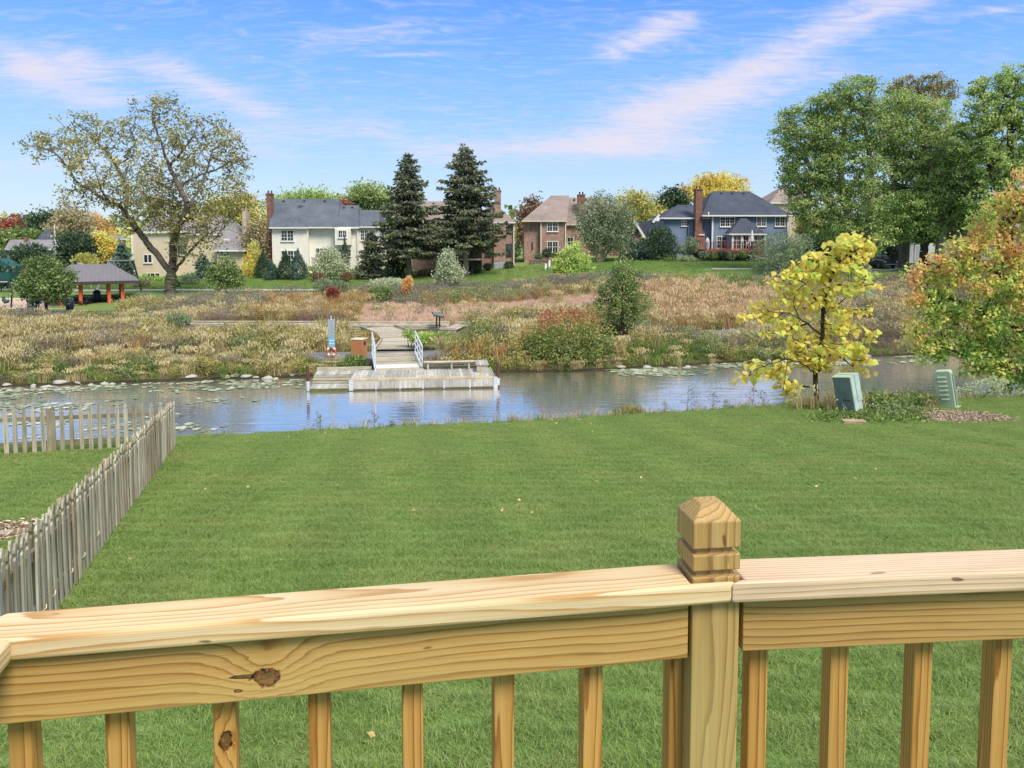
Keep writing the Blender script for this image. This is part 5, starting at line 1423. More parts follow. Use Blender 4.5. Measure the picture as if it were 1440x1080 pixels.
for i, (px, Y) in enumerate(((112, 63.5), (122, 66.0), (146, 65.5), (78, 63.0), (66, 66))):
    ptable((px - 720) / F * Y, Y, .1 * i, ['dark picnic table at the front orange post', 'dark picnic table deep under the middle of the shelter', 'dark picnic table near the right-hand orange posts', 'dark picnic table behind the small green maple', 'dark picnic table at the back left of the shelter'][i])
BLU = plain('blue_black_barrel', S(40, 52, 66), .5)
for i, (px, Y, lab) in enumerate(((96, 60.0, 'dark blue litter barrel in front of the shelter beside the maple'), (47, 58.6, 'dark litter barrel left of the small maple'), (42, 60.2, 'tall dark litter barrel with pale lid at the playground edge'), (134.5, 65, 'dark green barrel under the shelter roof'))):
    p = Vector(((px - 720) / F * Y, Y, 0)); p.z = max(H(p.x, Y), PZ if i in (0, 3) else 0)
    t = thing('litter_barrel', lab, 'bin', p, 0, 'litter barrels by the shelter')
    MB().lathe([(.27, 0), (.30, .3), (.30, .6), (.28, .82)], (0, 0, 0), 12).build('body', BLU, t, smooth=True)
    MB().lathe([(.31, 0), (.31, .05), (.15, .17), (.02, .2)], (0, 0, .83), 12).build('lid', PALEG if i == 2 else BLU, t, smooth=True)
mound('playground_surface', Vector(((8 - 720) / F * 64, 64, 0)), 7.5, 4.0, .06, plain('wood_fibre_surface', S(196, 170, 150), .95, .12, 4))
GRN = plain('playground_green', S(34, 84, 76), .5)
SWM = plain('grey_tube', S(150, 150, 152), .5)
sw_ = Vector(((-22 - 720) / F * 62, 62, .5)); t = thing('swing_frame', 'grey tubular swing frame with an arched end at the left edge', 'swing', sw_)
xe_ = (17 - 720) / F * 62 - sw_.x; zt_ = at(10, 396.5, 62).z - .5
MB().tube([(0, 0, zt_), (xe_ - .4, 0, zt_)], .07, 8).build('top_beam', SWM, t)
MB().tube([(xe_ - .4, 0, zt_), (xe_ - .1, -.05, zt_ - .12), (xe_ + .05, -.2, zt_ - .6), (xe_ + .1, -.5, 0)], .07, 8).build('arched_leg', MAT['dark_frame'], t, smooth=True)
MB().tube([(xe_ - .4, .05, zt_), (xe_ + .3, .4, zt_ - .3), (xe_ + .55, .7, zt_ - .8), (xe_ + .6, .9, 0)], .06, 8).build('arched_leg', MAT['dark_frame'], t, smooth=True)
s_ = Vector(((6.5 - 720) / F * 62 - sw_.x, 0, at(6, 424, 62).z - .5))
st_ = MB().tube([(-.22, 0, .42), (-.2, 0, .1), (-.05, -.05, 0), (.15, -.05, .02), (.28, -.1, .1)], [.10, .16, .19, .15, .08], 8).build('swing_seat', GRN, t, smooth=True, loc=s_)
for dx in (-.18, .18): MB().tube([(s_.x + dx, 0, s_.z + .2), (s_.x + dx, 0, zt_)], .012, 4).build('chain', MAT['dark_frame'], t)
p = Vector(((6 - 720) / F * 72, 72, H((6 - 720) / F * 72, 72))); t = thing('play_structure', 'dark green playground climbing tower at the left edge', 'playground', p)
for dx, dy in ((-.8, -.6), (.8, -.6), (-.8, .6), (.8, .6)): MB().tube([(dx, dy, -.2), (dx, dy, 2.9)], .06, 8).build('post', GRN, t)
MB().box(-.85, .85, -.65, .65, 1.1, 1.2).build('platform', MAT['dark_frame'], t)
MB().box(-.8, .8, -.68, -.62, 1.2, 1.9).build('panel', GRN, t); MB().box(.78, .84, -.6, .6, 1.2, 1.9).build('panel', GRN, t)
MB().prism([(-1.1, 2.5), (1.1, 2.5), (0, 3.2)], 'y', -.8, .8).build('roof', GRN, t)
sld = MB()
for a, b in zip([(-.9, 0, 1.15), (-1.5, 0, .9), (-2.4, 0, .25)], [(-1.5, 0, .9), (-2.4, 0, .25), (-2.9, 0, .2)]): sld.bar(a, b, .6, .06)
sld.build('slide', GRN, t)
SIL = plain('silver_tube', S(178, 178, 180), .4)
p = Vector(((168 - 720) / F * 74, 74, H((168 - 720) / F * 74, 74))); t = thing('climbing_frame', 'metal a-frame swing set with slanted legs seen under the right of the shelter roof', 'swing', p)
for x0_, y0_, x1_, m_ in ((-1.9, -1, -1.0, SIL), (-.35, 1, -.55, SIL), (.5, -1, .9, MAT['dark_frame']), (2.6, -1, 1.35, MAT['dark_frame'])): MB().tube([(x0_, y0_, -.2), (x1_, 0, 2.9)], .08, 7).build('slanted_leg', m_, t)
MB().tube([(-1.2, 0, 2.9), (1.5, 0, 2.9)], .07, 7).build('top_beam', SIL, t)
p = Vector(((113 - 720) / F * 76, 76, H((113 - 720) / F * 76, 76))); t = thing('play_slide', 'grey metal slide with curved rails behind the shelter posts', 'slide', p)
for k in range(3): MB().tube([(-.4, 0, 2.6 - k*.5), (.4, 0, 2.4 - k*.5), (.9, 0, 1.9 - k*.5), (.95, 0, 1.2 - k*.3)], .06, 7).build('curved_rail', SIL, t, smooth=True)
MB().tube([(-.5, 0, -.2), (-.5, 0, 2.8)], .16, 8).build('post', MAT['dark_frame'], t); MB().tube([(1.0, 0, -.2), (.95, 0, 2.0)], .06, 8).build('post', SIL, t)

# ------------------------------------------------------------------ vehicles and small things under the right-hand trees
def car(px, Y, label, paint):
    p = gxy(px, Y); t = thing('parked_car', label, 'car', p, R(8))
    prof = [(-2.2, .35), (2.2, .35), (2.25, .75), (2.1, .95), (1.3, 1.02), (.55, 1.5), (-1.2, 1.55), (-2.0, 1.05), (-2.25, .95)]
    m = MB(); W = .9
    # stations along y (front faces the pond, -y)
    st = [(-2.25, .55, .62, .80), (-2.15, .35, .84, .92), (-1.35, .30, .89, 1.00), (-.95, .30, .9, 1.05), (-.25, .30, .9, 1.06), (1.3, .30, .9, 1.06), (2.0, .32, .88, 1.02), (2.2, .45, .8, .9)]
    o = 0
    for y, z0, w2, z1 in st: m.v += [(-w2, y, z0 + .08), (-w2, y, z1 - .1), (-w2 + .12, y, z1), (w2 - .12, y, z1), (w2, y, z1 - .1), (w2, y, z0 + .08), (w2 - .1, y, z0), (-w2 + .1, y, z0)]
    for i in range(len(st) - 1):
        for k in range(8): m.f.append((i*8+k, i*8+(k+1) % 8, i*8+8+(k+1) % 8, i*8+8+k)); m.m.append(0)
    m.f += [tuple(range(8)), tuple(len(st)*8 - 8 + k for k in range(8))]; m.m += [0, 0]
    b = m.build('body', paint, t, smooth=False, bevel=.03)
    cb = MB(); vs = [(-.82, -.95, 1.03), (.82, -.95, 1.03), (.82, 1.7, 1.03), (-.82, 1.7, 1.03), (-.62, -.15, 1.55), (.62, -.15, 1.55), (.62, 1.2, 1.56), (-.62, 1.2, 1.56)]
    cb.add(vs, [(0,1,5,4), (1,2,6,5), (2,3,7,6), (3,0,4,7)]); cb.build('windows', MAT['glass'], t)
    MB().box(-.60, .60, -.12, 1.18, 1.555, 1.60).build('roof', paint, t, bevel=.02)
    for sx in (-.62, .62): MB().box(sx - .18, sx + .18, -2.245, -2.15, .66, .80).build('headlight', plain('headlight', (.6, .62, .65), .2), t, bevel=.03)
    MB().box(-.42, .42, -2.262, -2.2, .60, .76).build('grille', MAT['black_metal'], t); MB().box(-.7, .7, -2.262, -2.19, .40, .52).build('bumper', plain('bumper_grey', (.3, .31, .33), .4), t)
    tyre = MB().lathe([(.2, -.1), (.32, -.1), (.34, 0), (.32, .1), (.2, .1)], (0, 0, 0), 16).mesh('wheel', MAT['black_metal'])
    for sx in (-.82, .82):
        for y in (-1.4, 1.45):
            o = bpy.data.objects.new('wheel', tyre); COL.objects.link(o); o.parent = t; o.location = (sx, y, .34); o.rotation_euler = (0, R(90), 0)
            MB().lathe([(.02, 0), (.19, 0), (.19, .02)], (0, 0, .08 if sx > 0 else -.1), 10).build('rim', MAT['galv'], o)
    for sx in (-.98, .98): MB().box(sx - .1, sx + .1, -.7, -.58, 1.02, 1.14).build('mirror', paint, t, bevel=.03)
car(1235, 84.5, 'dark grey car parked nose out beneath the large trees', plain('dark_grey_paint', (.035, .04, .048), .25, .05, spec=.6))
DRD = plain('dark_red_paint', S(112, 42, 38), .4, .1)
p = gxy(1330, 86); t = thing('garden_tractor', 'dark red garden tractor with a low trailer before the grey house', 'tractor', p)
MB().box(-.15, .75, -.35, .35, .40, .85).build('hood', DRD, t, bevel=.05); MB().box(.55, .95, -.3, .3, .55, .75).build('grille', MAT['black_metal'], t)
MB().box(-1.0, -.15, -.4, .4, .35, .5).build('chassis', MAT['black_metal'], t); MB().box(-.75, -.3, -.25, .25, .55, .66).build('seat', MAT['black_metal'], t, bevel=.03); MB().box(-.82, -.74, -.25, .25, .6, 1.05).build('seat_back', MAT['black_metal'], t)
MB().box(-2.3, -1.1, -.5, .5, .30, .62).build('trailer', MAT['dark_frame'], t)
for x_, r_ in ((-.6, .36), (.55, .25), (-1.7, .25)):
    for y_ in (-.48, .48): MB().tube([(x_, y_ - .1, r_), (x_, y_ + .1, r_)], r_, 14).build('wheel', MAT['black_metal'], t)
MB().tube([(-.1, 0, .8), (-.35, 0, 1.05)], .025, 6).build('steering_column', MAT['black_metal'], t)
path('drive', [( (1000-720)/F*84, 84.0), ((1130-720)/F*82, 82.6), ((1240-720)/F*83, 82.4), ((1300-720)/F*88, 87.0)], 1.5, MAT['concrete'], dz=.03)
# white markers and stone retaining wall by the rose brick house
for px, hh, lab in ((767, .62, 'short white plastic marker post, the lower of a pair on the lawn'), (772.3, .95, 'white plastic marker post, the taller of a pair on the lawn')):
    p = gxy(px, 89.5); t = thing('marker_post', lab, 'post', p, R(8))
    MB().tube([(0, 0, -.1), (.03, 0, hh)], .12, 9).build('tube', WT, t, smooth=True); MB().lathe([(.15, 0), (.15, .12), (.04, .17)], (.03, 0, hh), 9).build('cap', WT, t)
STN = plain('retaining_stone', S(120, 106, 96), .9, .3, 4, bump=.6)
p0 = gxy(744, 97); t = thing('retaining_wall', 'low brown stone retaining wall under the rose brick house', 'wall', p0)
for r_ in range(3):
    x_ = 0
    while x_ < 4.6 - r_ * .1:
        l_ = random.uniform(.35, .6); MB().box(x_ + .01, x_ + l_ - .01, -.2 + r_*.05 + random.uniform(-.03, .03), .2, r_ * .33 - .3, r_ * .33 + .31 - .3).build('stone', STN, t, bevel=.05, seg=1); x_ += l_
# ------------------------------------------------------------------ trees and shrubs
def tubes_np(segs, k):
    """segs: list of (p, q, r0, r1) -> one array mesh of frusta"""
    P = np.array([s[0] for s in segs]); Q = np.array([s[1] for s in segs]); r0 = np.array([s[2] for s in segs]); r1 = np.array([s[3] for s in segs])
    D = unit(Q - P); ref = np.where(np.abs(D[:, 2:3]) > .9, [[1., 0, 0]], [[0, 0, 1.]])
    A_ = unit(np.cross(D, ref)); B_ = np.cross(D, A_)
    th_ = np.arange(k) * 2 * np.pi / k; c, s_ = np.cos(th_), np.sin(th_)
    ring = A_[:, None] * c[None, :, None] + B_[:, None] * s_[None, :, None]
    lo = P[:, None] + ring * r0[:, None, None]; hi = Q[:, None] + ring * r1[:, None, None]
    V = np.concatenate([lo, hi], 1).reshape(-1, 3)
    b = np.arange(len(segs))[:, None] * 2 * k; i = np.arange(k); j = (i + 1) % k
    return V, np.stack([b + i, b + j, b + k + j, b + k + i], -1).reshape(-1, 4)

def smooth_poly(pts, n=4):
    pts = [np.array(p, float) for p in pts]; out = []
    for i in range(len(pts) - 1):
        p0, p1, p2, p3 = pts[max(i-1, 0)], pts[i], pts[i+1], pts[min(i+2, len(pts)-1)]
        for t in np.arange(n) / n:
            out.append(.5 * (2*p1 + (p2-p0)*t + (2*p0-5*p1+4*p2-p3)*t*t + (-p0+3*p1-3*p2+p3)*t**3))
    out.append(pts[-1]); return out

def skeleton(trunks, pts, r_base, seed, r_tip=.018, expo=2.3, bias=.25, wob=.06):
    """trunks: list of polylines (the first starts at the root; later ones start on an earlier node); pts: crown points to be reached.
    Every crown point is joined to the nearest wood, outward from the trunk; radii follow the number of tips carried."""
    r = np.random.default_rng(seed)
    nodes = []; par = []; plen = []
    def addn(p, pa):
        nodes.append(np.array(p, float)); par.append(pa); plen.append(0 if pa < 0 else plen[pa] + np.linalg.norm(nodes[-1] - nodes[pa])); return len(nodes) - 1
    for ti, t in enumerate(trunks):
        q = smooth_poly(t, 4)
        if ti == 0: prev = addn(q[0], -1)
        else:
            dd = np.linalg.norm(np.array(nodes) - q[0], axis=1); prev = int(dd.argmin())
        for p in q[1:]:
            prev = addn(p + r.normal(0, wob * .3, 3) * (1 if ti else .3), prev)
    nt = len(nodes); trunk_end = len(smooth_poly(trunks[0], 4)) - 1
    first_ok = max(1, int(trunk_end * .45))
    P = np.array(pts); c0 = np.array(nodes[first_ok])
    base_ok = np.array(nodes)[first_ok:]
    dist = np.min(np.linalg.norm(P[:, None] - base_ok[None], axis=2), axis=1)
    order = np.argsort(dist)
    NA = np.zeros((nt + 3 * len(P) + 8, 3)); NA[:nt] = nodes; PL = np.zeros(len(NA)); PL[:nt] = plen; cnt = nt; par = list(par)
    tips = []
    for i in order:
        p = P[i]; d = np.linalg.norm(NA[:cnt] - p, axis=1)
        cost = d + bias * PL[:cnt] * .5 + np.maximum(0, NA[:cnt, 2] - p[2]) * .35
        cost[:first_ok] += 1e3
        b = int(cost.argmin()); L = d[b]; prev = b
        if L > .9:
            m = NA[b] + (p - NA[b]) * .5 + r.normal(0, 1, 3) * L * wob * 1.4 + np.array([0, 0, -.03 * L])
            NA[cnt] = m; par.append(prev); PL[cnt] = PL[prev] + np.linalg.norm(m - NA[prev]); prev = cnt; cnt += 1
        NA[cnt] = p; par.append(prev); PL[cnt] = PL[prev] + np.linalg.norm(p - NA[prev]); tips.append(cnt); cnt += 1
    w_ = np.zeros(cnt); kids = np.zeros(cnt, int)
    for i in range(1, cnt): kids[par[i]] += 1
    for i in range(cnt - 1, -1, -1):
        if kids[i] == 0: w_[i] += 1
        if par[i] >= 0: w_[par[i]] += w_[i]
    rad = w_ ** (1 / expo); rad = rad / rad[0] * r_base; rad = np.maximum(rad, r_tip)
    return NA[:cnt], par, rad, tips, nt, trunk_end

def blob_pts(blobs, Y, n, seed, depth=.85, shell=.45):
    r = np.random.default_rng(seed); out = []
    B_ = []
    for b in blobs:
        px, py, rx, ry = b[:4]; dy = b[4] if len(b) > 4 else 0
        c = np.array(at(px, py, Y + dy)); s_ = (Y + dy) / F
        B_.append((c, np.array([rx * s_, max(rx, ry) * s_ * depth, ry * s_])))
    wv = np.array([np.prod(x[1]) ** .72 for x in B_]); wv /= wv.sum()
    for (c, rr), f in zip(B_, wv):
        m = max(3, int(n * f + .5)); d = unit(r.normal(size=(m, 3))); rad = r.random(m) ** (1 / (3 + 2 * shell)) * np.clip(r.normal(1, .09, m), .8, 1.25)
        out.append(c + d * rad[:, None] * rr)
    return np.concatenate(out), B_

BLOBT = {}
def tree(name, label, cat, px, py, Y, blobs, leaf, bark, seed, n=260, per=26, L=.32, W=.55, sig=.5, r_base=.25, trunks=None, group=None, depth=.85, gap=.0, up=.15, base=None, tips_only=True, sub=6, split=None, clump=.5, shell=.45, r_tip=.015, expo=2.3, wob=.06, drop=0.0, clear=None, flat=.8):
    """a tree: trunk mesh with limbs to every crown point, and a crown of leaf-sized faces around them"""
    r = np.random.default_rng(seed)
    root = Vector(gxy(px, Y)) if base is None else Vector(base)
    t = thing(name, label, cat, root, 0, group)
    pts, B_ = blob_pts(blobs, Y, n, seed, depth, shell)
    if clear is not None: pts = pts[~clear(pts)]
    zc = np.mean([b[0][2] for b in B_]); xc = np.mean([b[0][0] for b in B_])
    if trunks is None:
        top = np.array([root.x * .35 + xc * .65, Y, zc]); b0 = np.array(root)
        trunks = [[b0 + [0, 0, -.2], b0 + (top - b0) * .3, b0 + (top - b0) * .65, top]]
    else:
        trunks = [[np.array(at(q[0], q[1], Y + (q[2] if len(q) > 2 else 0))) for q in pl] for pl in trunks]
        trunks[0][0] = np.array(root) + [0, 0, -.2]
    NA, par, rad, tips, nt, te = skeleton(trunks, pts, r_base, seed + 1, r_tip, expo, wob=wob)
    if sub: rad[:3] *= np.array([1.45, 1.12, 1.0])[:len(rad[:3])]
    big, small = [], []
    ro = np.array(root)
    for i in range(1, len(NA)):
        s_ = (NA[par[i]] - ro, NA[i] - ro, min(rad[par[i]], rad[i] * 1.6), rad[i]); (big if rad[i] > .05 else small).append(s_)
    Vs, Fs, o = [], [], 0
    for sg, k in ((big, 8), (small, 4)):
        if not sg: continue
        V, Fq = tubes_np(sg, k); Vs.append(V); Fs.append(Fq + o); o += len(V)
    me = npmesh('trunk', np.concatenate(Vs), np.concatenate(Fs), bark)
    link('trunk', me, t, smooth=True)
    TP = NA[tips] - ro
    keep = r.random(len(TP)) > gap; TP = TP[keep]
    m = len(TP); cn = r.poisson(per, m)
    idx = np.repeat(np.arange(m), cn); nl_ = len(idx)
    C = TP[idx] + r.normal(0, sig, (nl_, 3)) * [1, 1, flat]
    C[:, 2] -= drop * np.abs(r.normal(0, 1, nl_))
    D = unit(r.normal(size=(nl_, 3)) + [0, 0, up - .25])
    ctint = np.clip(r.normal(.5, .16 + .14 * clump, m), 0, 1)
    tint = np.clip(ctint[idx] + r.normal(0, .15, nl_), 0, 1)
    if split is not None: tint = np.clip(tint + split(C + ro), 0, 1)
    Ls = r.uniform(.65, 1.25, nl_) * L
    V, T, tt = leafarr(C, D, Ls, Ls * W, tint)
    me = npmesh('crown', V, T, leaf, {'tint': tt}); link('crown', me, t)
    return t

def conifer(name, label, px, py_top, Y, r_px, seed, leaf, bark, z0=.12, layers=26, L=.42, dens=1.0, group=None, droop=.35, shape=.85, r_base=.28, base=None, ragged=.25, cat='tree'):
    """spruce: whorls of drooping boughs hung with needle sprays"""
    r = np.random.default_rng(seed)
    root = gxy(px, Y) if base is None else Vector(base)
    t = thing(name, label, cat, root, 0, group)
    Ht = at(px, py_top, Y).z - root.z; RR = r_px * Y / F
    segs = [(np.array([0, 0, -.2]), np.array([0, 0, Ht * .5]), r_base * 1.15, r_base * .6), (np.array([0, 0, Ht * .5]), np.array([0, 0, Ht * .97]), r_base * .6, .02)]
    Ps, Ds, Ls, ts = [], [], [], []
    for li in range(layers):
        f = (li + r.uniform(-.2, .2)) / layers; z = Ht * (z0 + (1 - z0) * f * .985)
        R0 = RR * ((1 - f) ** shape) * (1 if f > .12 else .75 + 2 * max(0, f)) + .10
        nb = int(5 + 5 * (1 - f)) if R0 > .5 else 5; dz_ = Ht * (1 - z0) / layers; z_l = z
        a0 = r.uniform(0, 6.28)
        for b in range(nb):
            z = z_l + r.normal(0, .55) * dz_
            a = a0 + b * 2 * np.pi / nb + r.normal(0, .18); rl = R0 * np.clip(r.normal(1 - ragged * .3, ragged), .4, 1.35)
            up_ = .25 * (f ** 1.5); k = max(3, int(rl / .28)); prev = np.array([0, 0, z])
            pts_ = []
            for s_ in np.linspace(0, 1, k + 1)[1:]:
                zz = z + rl * (up_ * s_ - droop * s_ * (1.25 - .75 * s_ ** 1.5) * (1 - .5 * f))
                q = np.array([np.cos(a) * rl * s_, np.sin(a) * rl * s_, zz]); pts_.append(q)
            rb = max(.012, .03 * rl / 2.5)
            for q in pts_: segs.append((prev, q, rb, rb * .85)); prev = q; rb *= .82
            out = np.array([np.cos(a), np.sin(a), 0])
            for q, s_ in zip(pts_, np.linspace(0, 1, k + 1)[1:]):
                m = int(dens * (5 + 5 * s_))
                side = np.cross(out, [0, 0, 1.]); w_ = (.30 + .25 * (1 - s_)) * min(1, rl / 1.2)
                off = r.normal(0, w_, m)[:, None] * side + r.uniform(-.16, .16, m)[:, None] * out + np.stack([np.zeros(m), np.zeros(m), -np.abs(r.normal(0, .09, m))], 1)
                Ps.append(q + off); dd = out * .7 + np.sign(off @ side)[:, None] * side * .55 + r.normal(0, .35, (m, 3)) + [0, 0, -.45]
                Ds.append(unit(dd)); Ls.append(r.uniform(.6, 1.2, m) * L * min(1, .55 + rl / 3)); ts.append(np.clip(r.normal(.42 + .18 * s_, .2, m), 0, 1))
    V, Fq = tubes_np(segs, 5); link('trunk', npmesh('trunk', V, Fq, bark), t, smooth=True)
    V, T, tt = leafarr(np.concatenate(Ps), np.concatenate(Ds), np.concatenate(Ls), np.concatenate(Ls) * .42, np.concatenate(ts))
    link('crown', npmesh('crown', V, T, leaf, {'tint': tt}), t)
    return t

def shrub(name, label, cat, px, Y, blobs, leaf, seed, n=1500, L=.2, W=.5, group=None, up=.4, base=None, stems=6, bark=None, depth=.9, shell=1.2, cone=False, split=None):
    """dense bush: leaves through the volume (thicker towards the skin) on a few stems"""
    r = np.random.default_rng(seed)
    root = gxy(px, Y) if base is None else Vector(base)
    t = thing(name, label, cat, root, 0, group); ro = np.array(root)
    pts, B_ = blob_pts(blobs, Y, n, seed, depth, shell)
    pk = pts[pts[:, 2] > root.z - .05]
    if len(pk) < 30: print('LOW', label); pk = pts + [0, 0, root.z - pts[:, 2].min()]
    pts = pk
    if cone:
        c, rr = B_[0]; f = np.clip((pts[:, 2] - (c[2] - rr[2])) / (2 * rr[2]), 0, 1); k = np.minimum(1.15, 1.55 * (1 - f) ** .75)[:, None] * np.array([1, 1])
        pts[:, :2] = c[:2] + (pts[:, :2] - c[:2]) * k
    bump = vnoise(pts[:, 0] * 2.1 + pts[:, 1], pts[:, 2] * 2.3 + pts[:, 1] * .7, 1.0, seed)
    keep = r.random(len(pts)) < .35 + .9 * bump; pts, bump = pts[keep], bump[keep]
    nn_ = len(pts); cen = np.mean([b[0] for b in B_], axis=0)
    D = unit(unit(pts - cen) * .6 + r.normal(0, .6, (nn_, 3)) + [0, 0, up])
    tint = np.clip(.5 + (bump - .5) * .5 + r.normal(0, .18, nn_), 0, 1)
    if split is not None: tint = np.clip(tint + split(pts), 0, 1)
    Ls = r.uniform(.6, 1.25, nn_) * L
    V, T, tt = leafarr(pts - ro, D, Ls, Ls * W, tint)
    segs = []
    for i in range(stems):
        q = pts[r.integers(nn_)] - ro; a = np.array([r.normal(0, .08), r.normal(0, .08), -.1]); m_ = (a + q) / 2 + r.normal(0, .05, 3)
        segs += [(a, m_, .035, .025), (m_, q, .025, .01)]
    Vt, Ft = tubes_np(segs, 5); link('stems', npmesh('stems', Vt, Ft, bark or MAT['bark_brown']), t, smooth=True)
    link('foliage', npmesh('foliage', V, T, leaf, {'tint': tt}), t)
    return t

def G(*c): return [tuple(x) for x in c]
LF = {}
LF['pale_olive'] = leafmat('pale_olive_leaves', [S(96, 100, 46), S(128, 126, 62), S(154, 148, 80), S(180, 168, 102)], .35)
LF['grove'] = leafmat('grove_leaves', [S(64, 92, 38), S(98, 130, 54), S(138, 162, 74), S(176, 186, 102)], .38)
LF['grove_light'] = leafmat('light_grove_leaves', [S(74, 106, 40), S(110, 144, 58), S(150, 174, 80), S(186, 194, 106)], .38)
LF['olive'] = leafmat('olive_leaves', [S(78, 82, 38), S(118, 118, 58), S(150, 142, 74), S(172, 152, 84)], .3)
LF['green'] = leafmat('green_leaves', [S(54, 76, 34), S(84, 108, 48), S(112, 134, 62), S(140, 154, 84)], .3)
LF['mid'] = leafmat('mid_green_leaves', [S(62, 84, 40), S(92, 116, 54), S(124, 144, 70), S(152, 164, 88)], .3)
LF['bright'] = leafmat('bright_green_leaves', [S(84, 112, 44), S(120, 148, 58), S(156, 178, 76), S(186, 196, 96)], .35)
LF['lime'] = leafmat('lime_leaves', [S(110, 140, 50), S(146, 172, 66), S(176, 194, 84), S(198, 208, 104)], .35)
LF['greygreen'] = leafmat('grey_green_leaves', [S(76, 92, 62), S(104, 122, 84), S(130, 146, 106), S(150, 160, 120)], .3)
LF['pale'] = leafmat('pale_green_leaves', [S(122, 136, 98), S(150, 162, 120), S(172, 180, 140), S(192, 196, 158)], .3)
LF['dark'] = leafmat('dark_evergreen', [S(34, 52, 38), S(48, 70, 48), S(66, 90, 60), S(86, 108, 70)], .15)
LF['spruce'] = leafmat('spruce_needles', [S(44, 54, 42), S(66, 78, 56), S(94, 102, 72), S(134, 126, 88)], .15)
LF['blue'] = leafmat('blue_green_needles', [S(44, 64, 56), S(62, 86, 74), S(84, 108, 92), S(104, 124, 104)], .15)
LF['yellow'] = leafmat('yellow_leaves', [S(176, 140, 36), S(208, 172, 48), S(226, 196, 66), S(236, 214, 104)], .4)
LF['yelgreen'] = leafmat('yellow_green_leaves', [S(120, 124, 50), S(154, 152, 64), S(184, 176, 80), S(204, 192, 100)], .35)
LF['red'] = leafmat('red_leaves', [S(104, 52, 44), S(140, 70, 56), S(162, 88, 68), S(172, 110, 84)], .3)
LF['rust'] = leafmat('rust_leaves', [S(84, 64, 52), S(112, 82, 64), S(140, 104, 78), S(150, 124, 88)], .3)
LF['tan'] = leafmat('tan_leaves', [S(112, 106, 74), S(140, 130, 90), S(164, 150, 106), S(180, 166, 124)], .3)
LF['orange'] = leafmat('orange_leaves', [S(190, 120, 60), S(216, 150, 76), S(228, 172, 92), S(234, 190, 116)], .35)
LF['sumac'] = leafmat('turning_shrub_leaves', [S(80, 98, 38), S(116, 132, 54), S(150, 152, 72), S(166, 120, 74), S(150, 64, 58)], .35)
LF['maple'] = leafmat('turning_maple_leaves', [S(92, 128, 46), S(130, 164, 56), S(180, 194, 74), S(232, 190, 80), S(244, 166, 88), S(240, 140, 84)], .45)

# the great sparse tree on the left
T1 = [[(238, 414), (239, 404), (240, 395), (241, 388)], [(241, 388), (233, 374), (218, 356), (207, 341), (196, 327), (184, 310), (176, 298)],
      [(241, 388), (243, 366), (243, 344), (245, 320), (240, 300, 1), (228, 282, 2)], [(241, 388), (252, 374), (262, 360), (274, 346), (292, 330), (316, 323), (344, 332)],
      [(184, 310), (172, 292, -1), (152, 284, -2), (128, 268, -3), (110, 258, -3), (95, 236, -3), (74, 214, -3), (48, 205, -3)], [(176, 298), (178, 268, 2), (166, 238, 3), (150, 214, 3), (128, 190, 3), (110, 176, 3)],
      [(152, 284, -2), (140, 260, -4), (130, 232, -5), (118, 210, -5)], [(243, 344), (252, 316, -2), (264, 290, -3), (252, 262, -3), (238, 234, -2), (226, 200, -2), (214, 165, -2), (222, 142, -2)],
      [(264, 290, -3), (282, 262, -2), (292, 236, 0), (300, 212, 1), (318, 198, 1)], [(252, 262, -3), (276, 248, 2), (310, 236, 3), (332, 222, 3), (350, 226, 3)], [(245, 320), (222, 306, 3), (214, 288, 4), (200, 262, 5), (196, 230, 5), (190, 200, 5)],
      [(196, 327), (168, 318, 2), (146, 311, 3), (128, 318, 3), (108, 328, 3)], [(238, 234, -2), (262, 205, -3), (276, 180, -3), (286, 168, -3)], [(226, 200, -2), (196, 178, -3), (184, 165, -4)]]
tree('cottonwood_tree', 'great sparse olive-leaved tree with a forked grey trunk left of the white house', 'tree', 238, 413, 70,
     [(84, 210, 44, 24, -3), (52, 206, 22, 20, -3), (118, 184, 38, 26, 3), (155, 195, 36, 30, 3), (136, 236, 42, 28, -4), (195, 180, 34, 28, 1), (214, 152, 30, 22, -2), (236, 160, 26, 28, -2), (262, 192, 34, 34, -3), (292, 190, 34, 28, -2), (318, 206, 28, 30, 1), (338, 240, 18, 32, 3),
      (212, 276, 46, 22, -2), (262, 304, 38, 22, -1), (236, 300, 40, 22, 1), (228, 225, 42, 40, -2), (300, 240, 44, 34, 2), (192, 246, 44, 36, 4), (148, 268, 40, 22, -2), (116, 275, 32, 22, -3), (250, 278, 52, 34), (206, 300, 48, 28), (262, 318, 34, 26, -2), (304, 296, 42, 26, 2), (328, 276, 24, 22), (168, 318, 22, 14, 2), (264, 350, 26, 20, -1), (288, 334, 26, 22)],
     LF['pale_olive'], MAT['bark_mid'], 11, n=1750, per=10, L=.30, W=.55, sig=.27, expo=1.75, r_base=.52, trunks=T1, gap=.20, depth=.8, clump=.8, r_tip=.022, wob=.12)

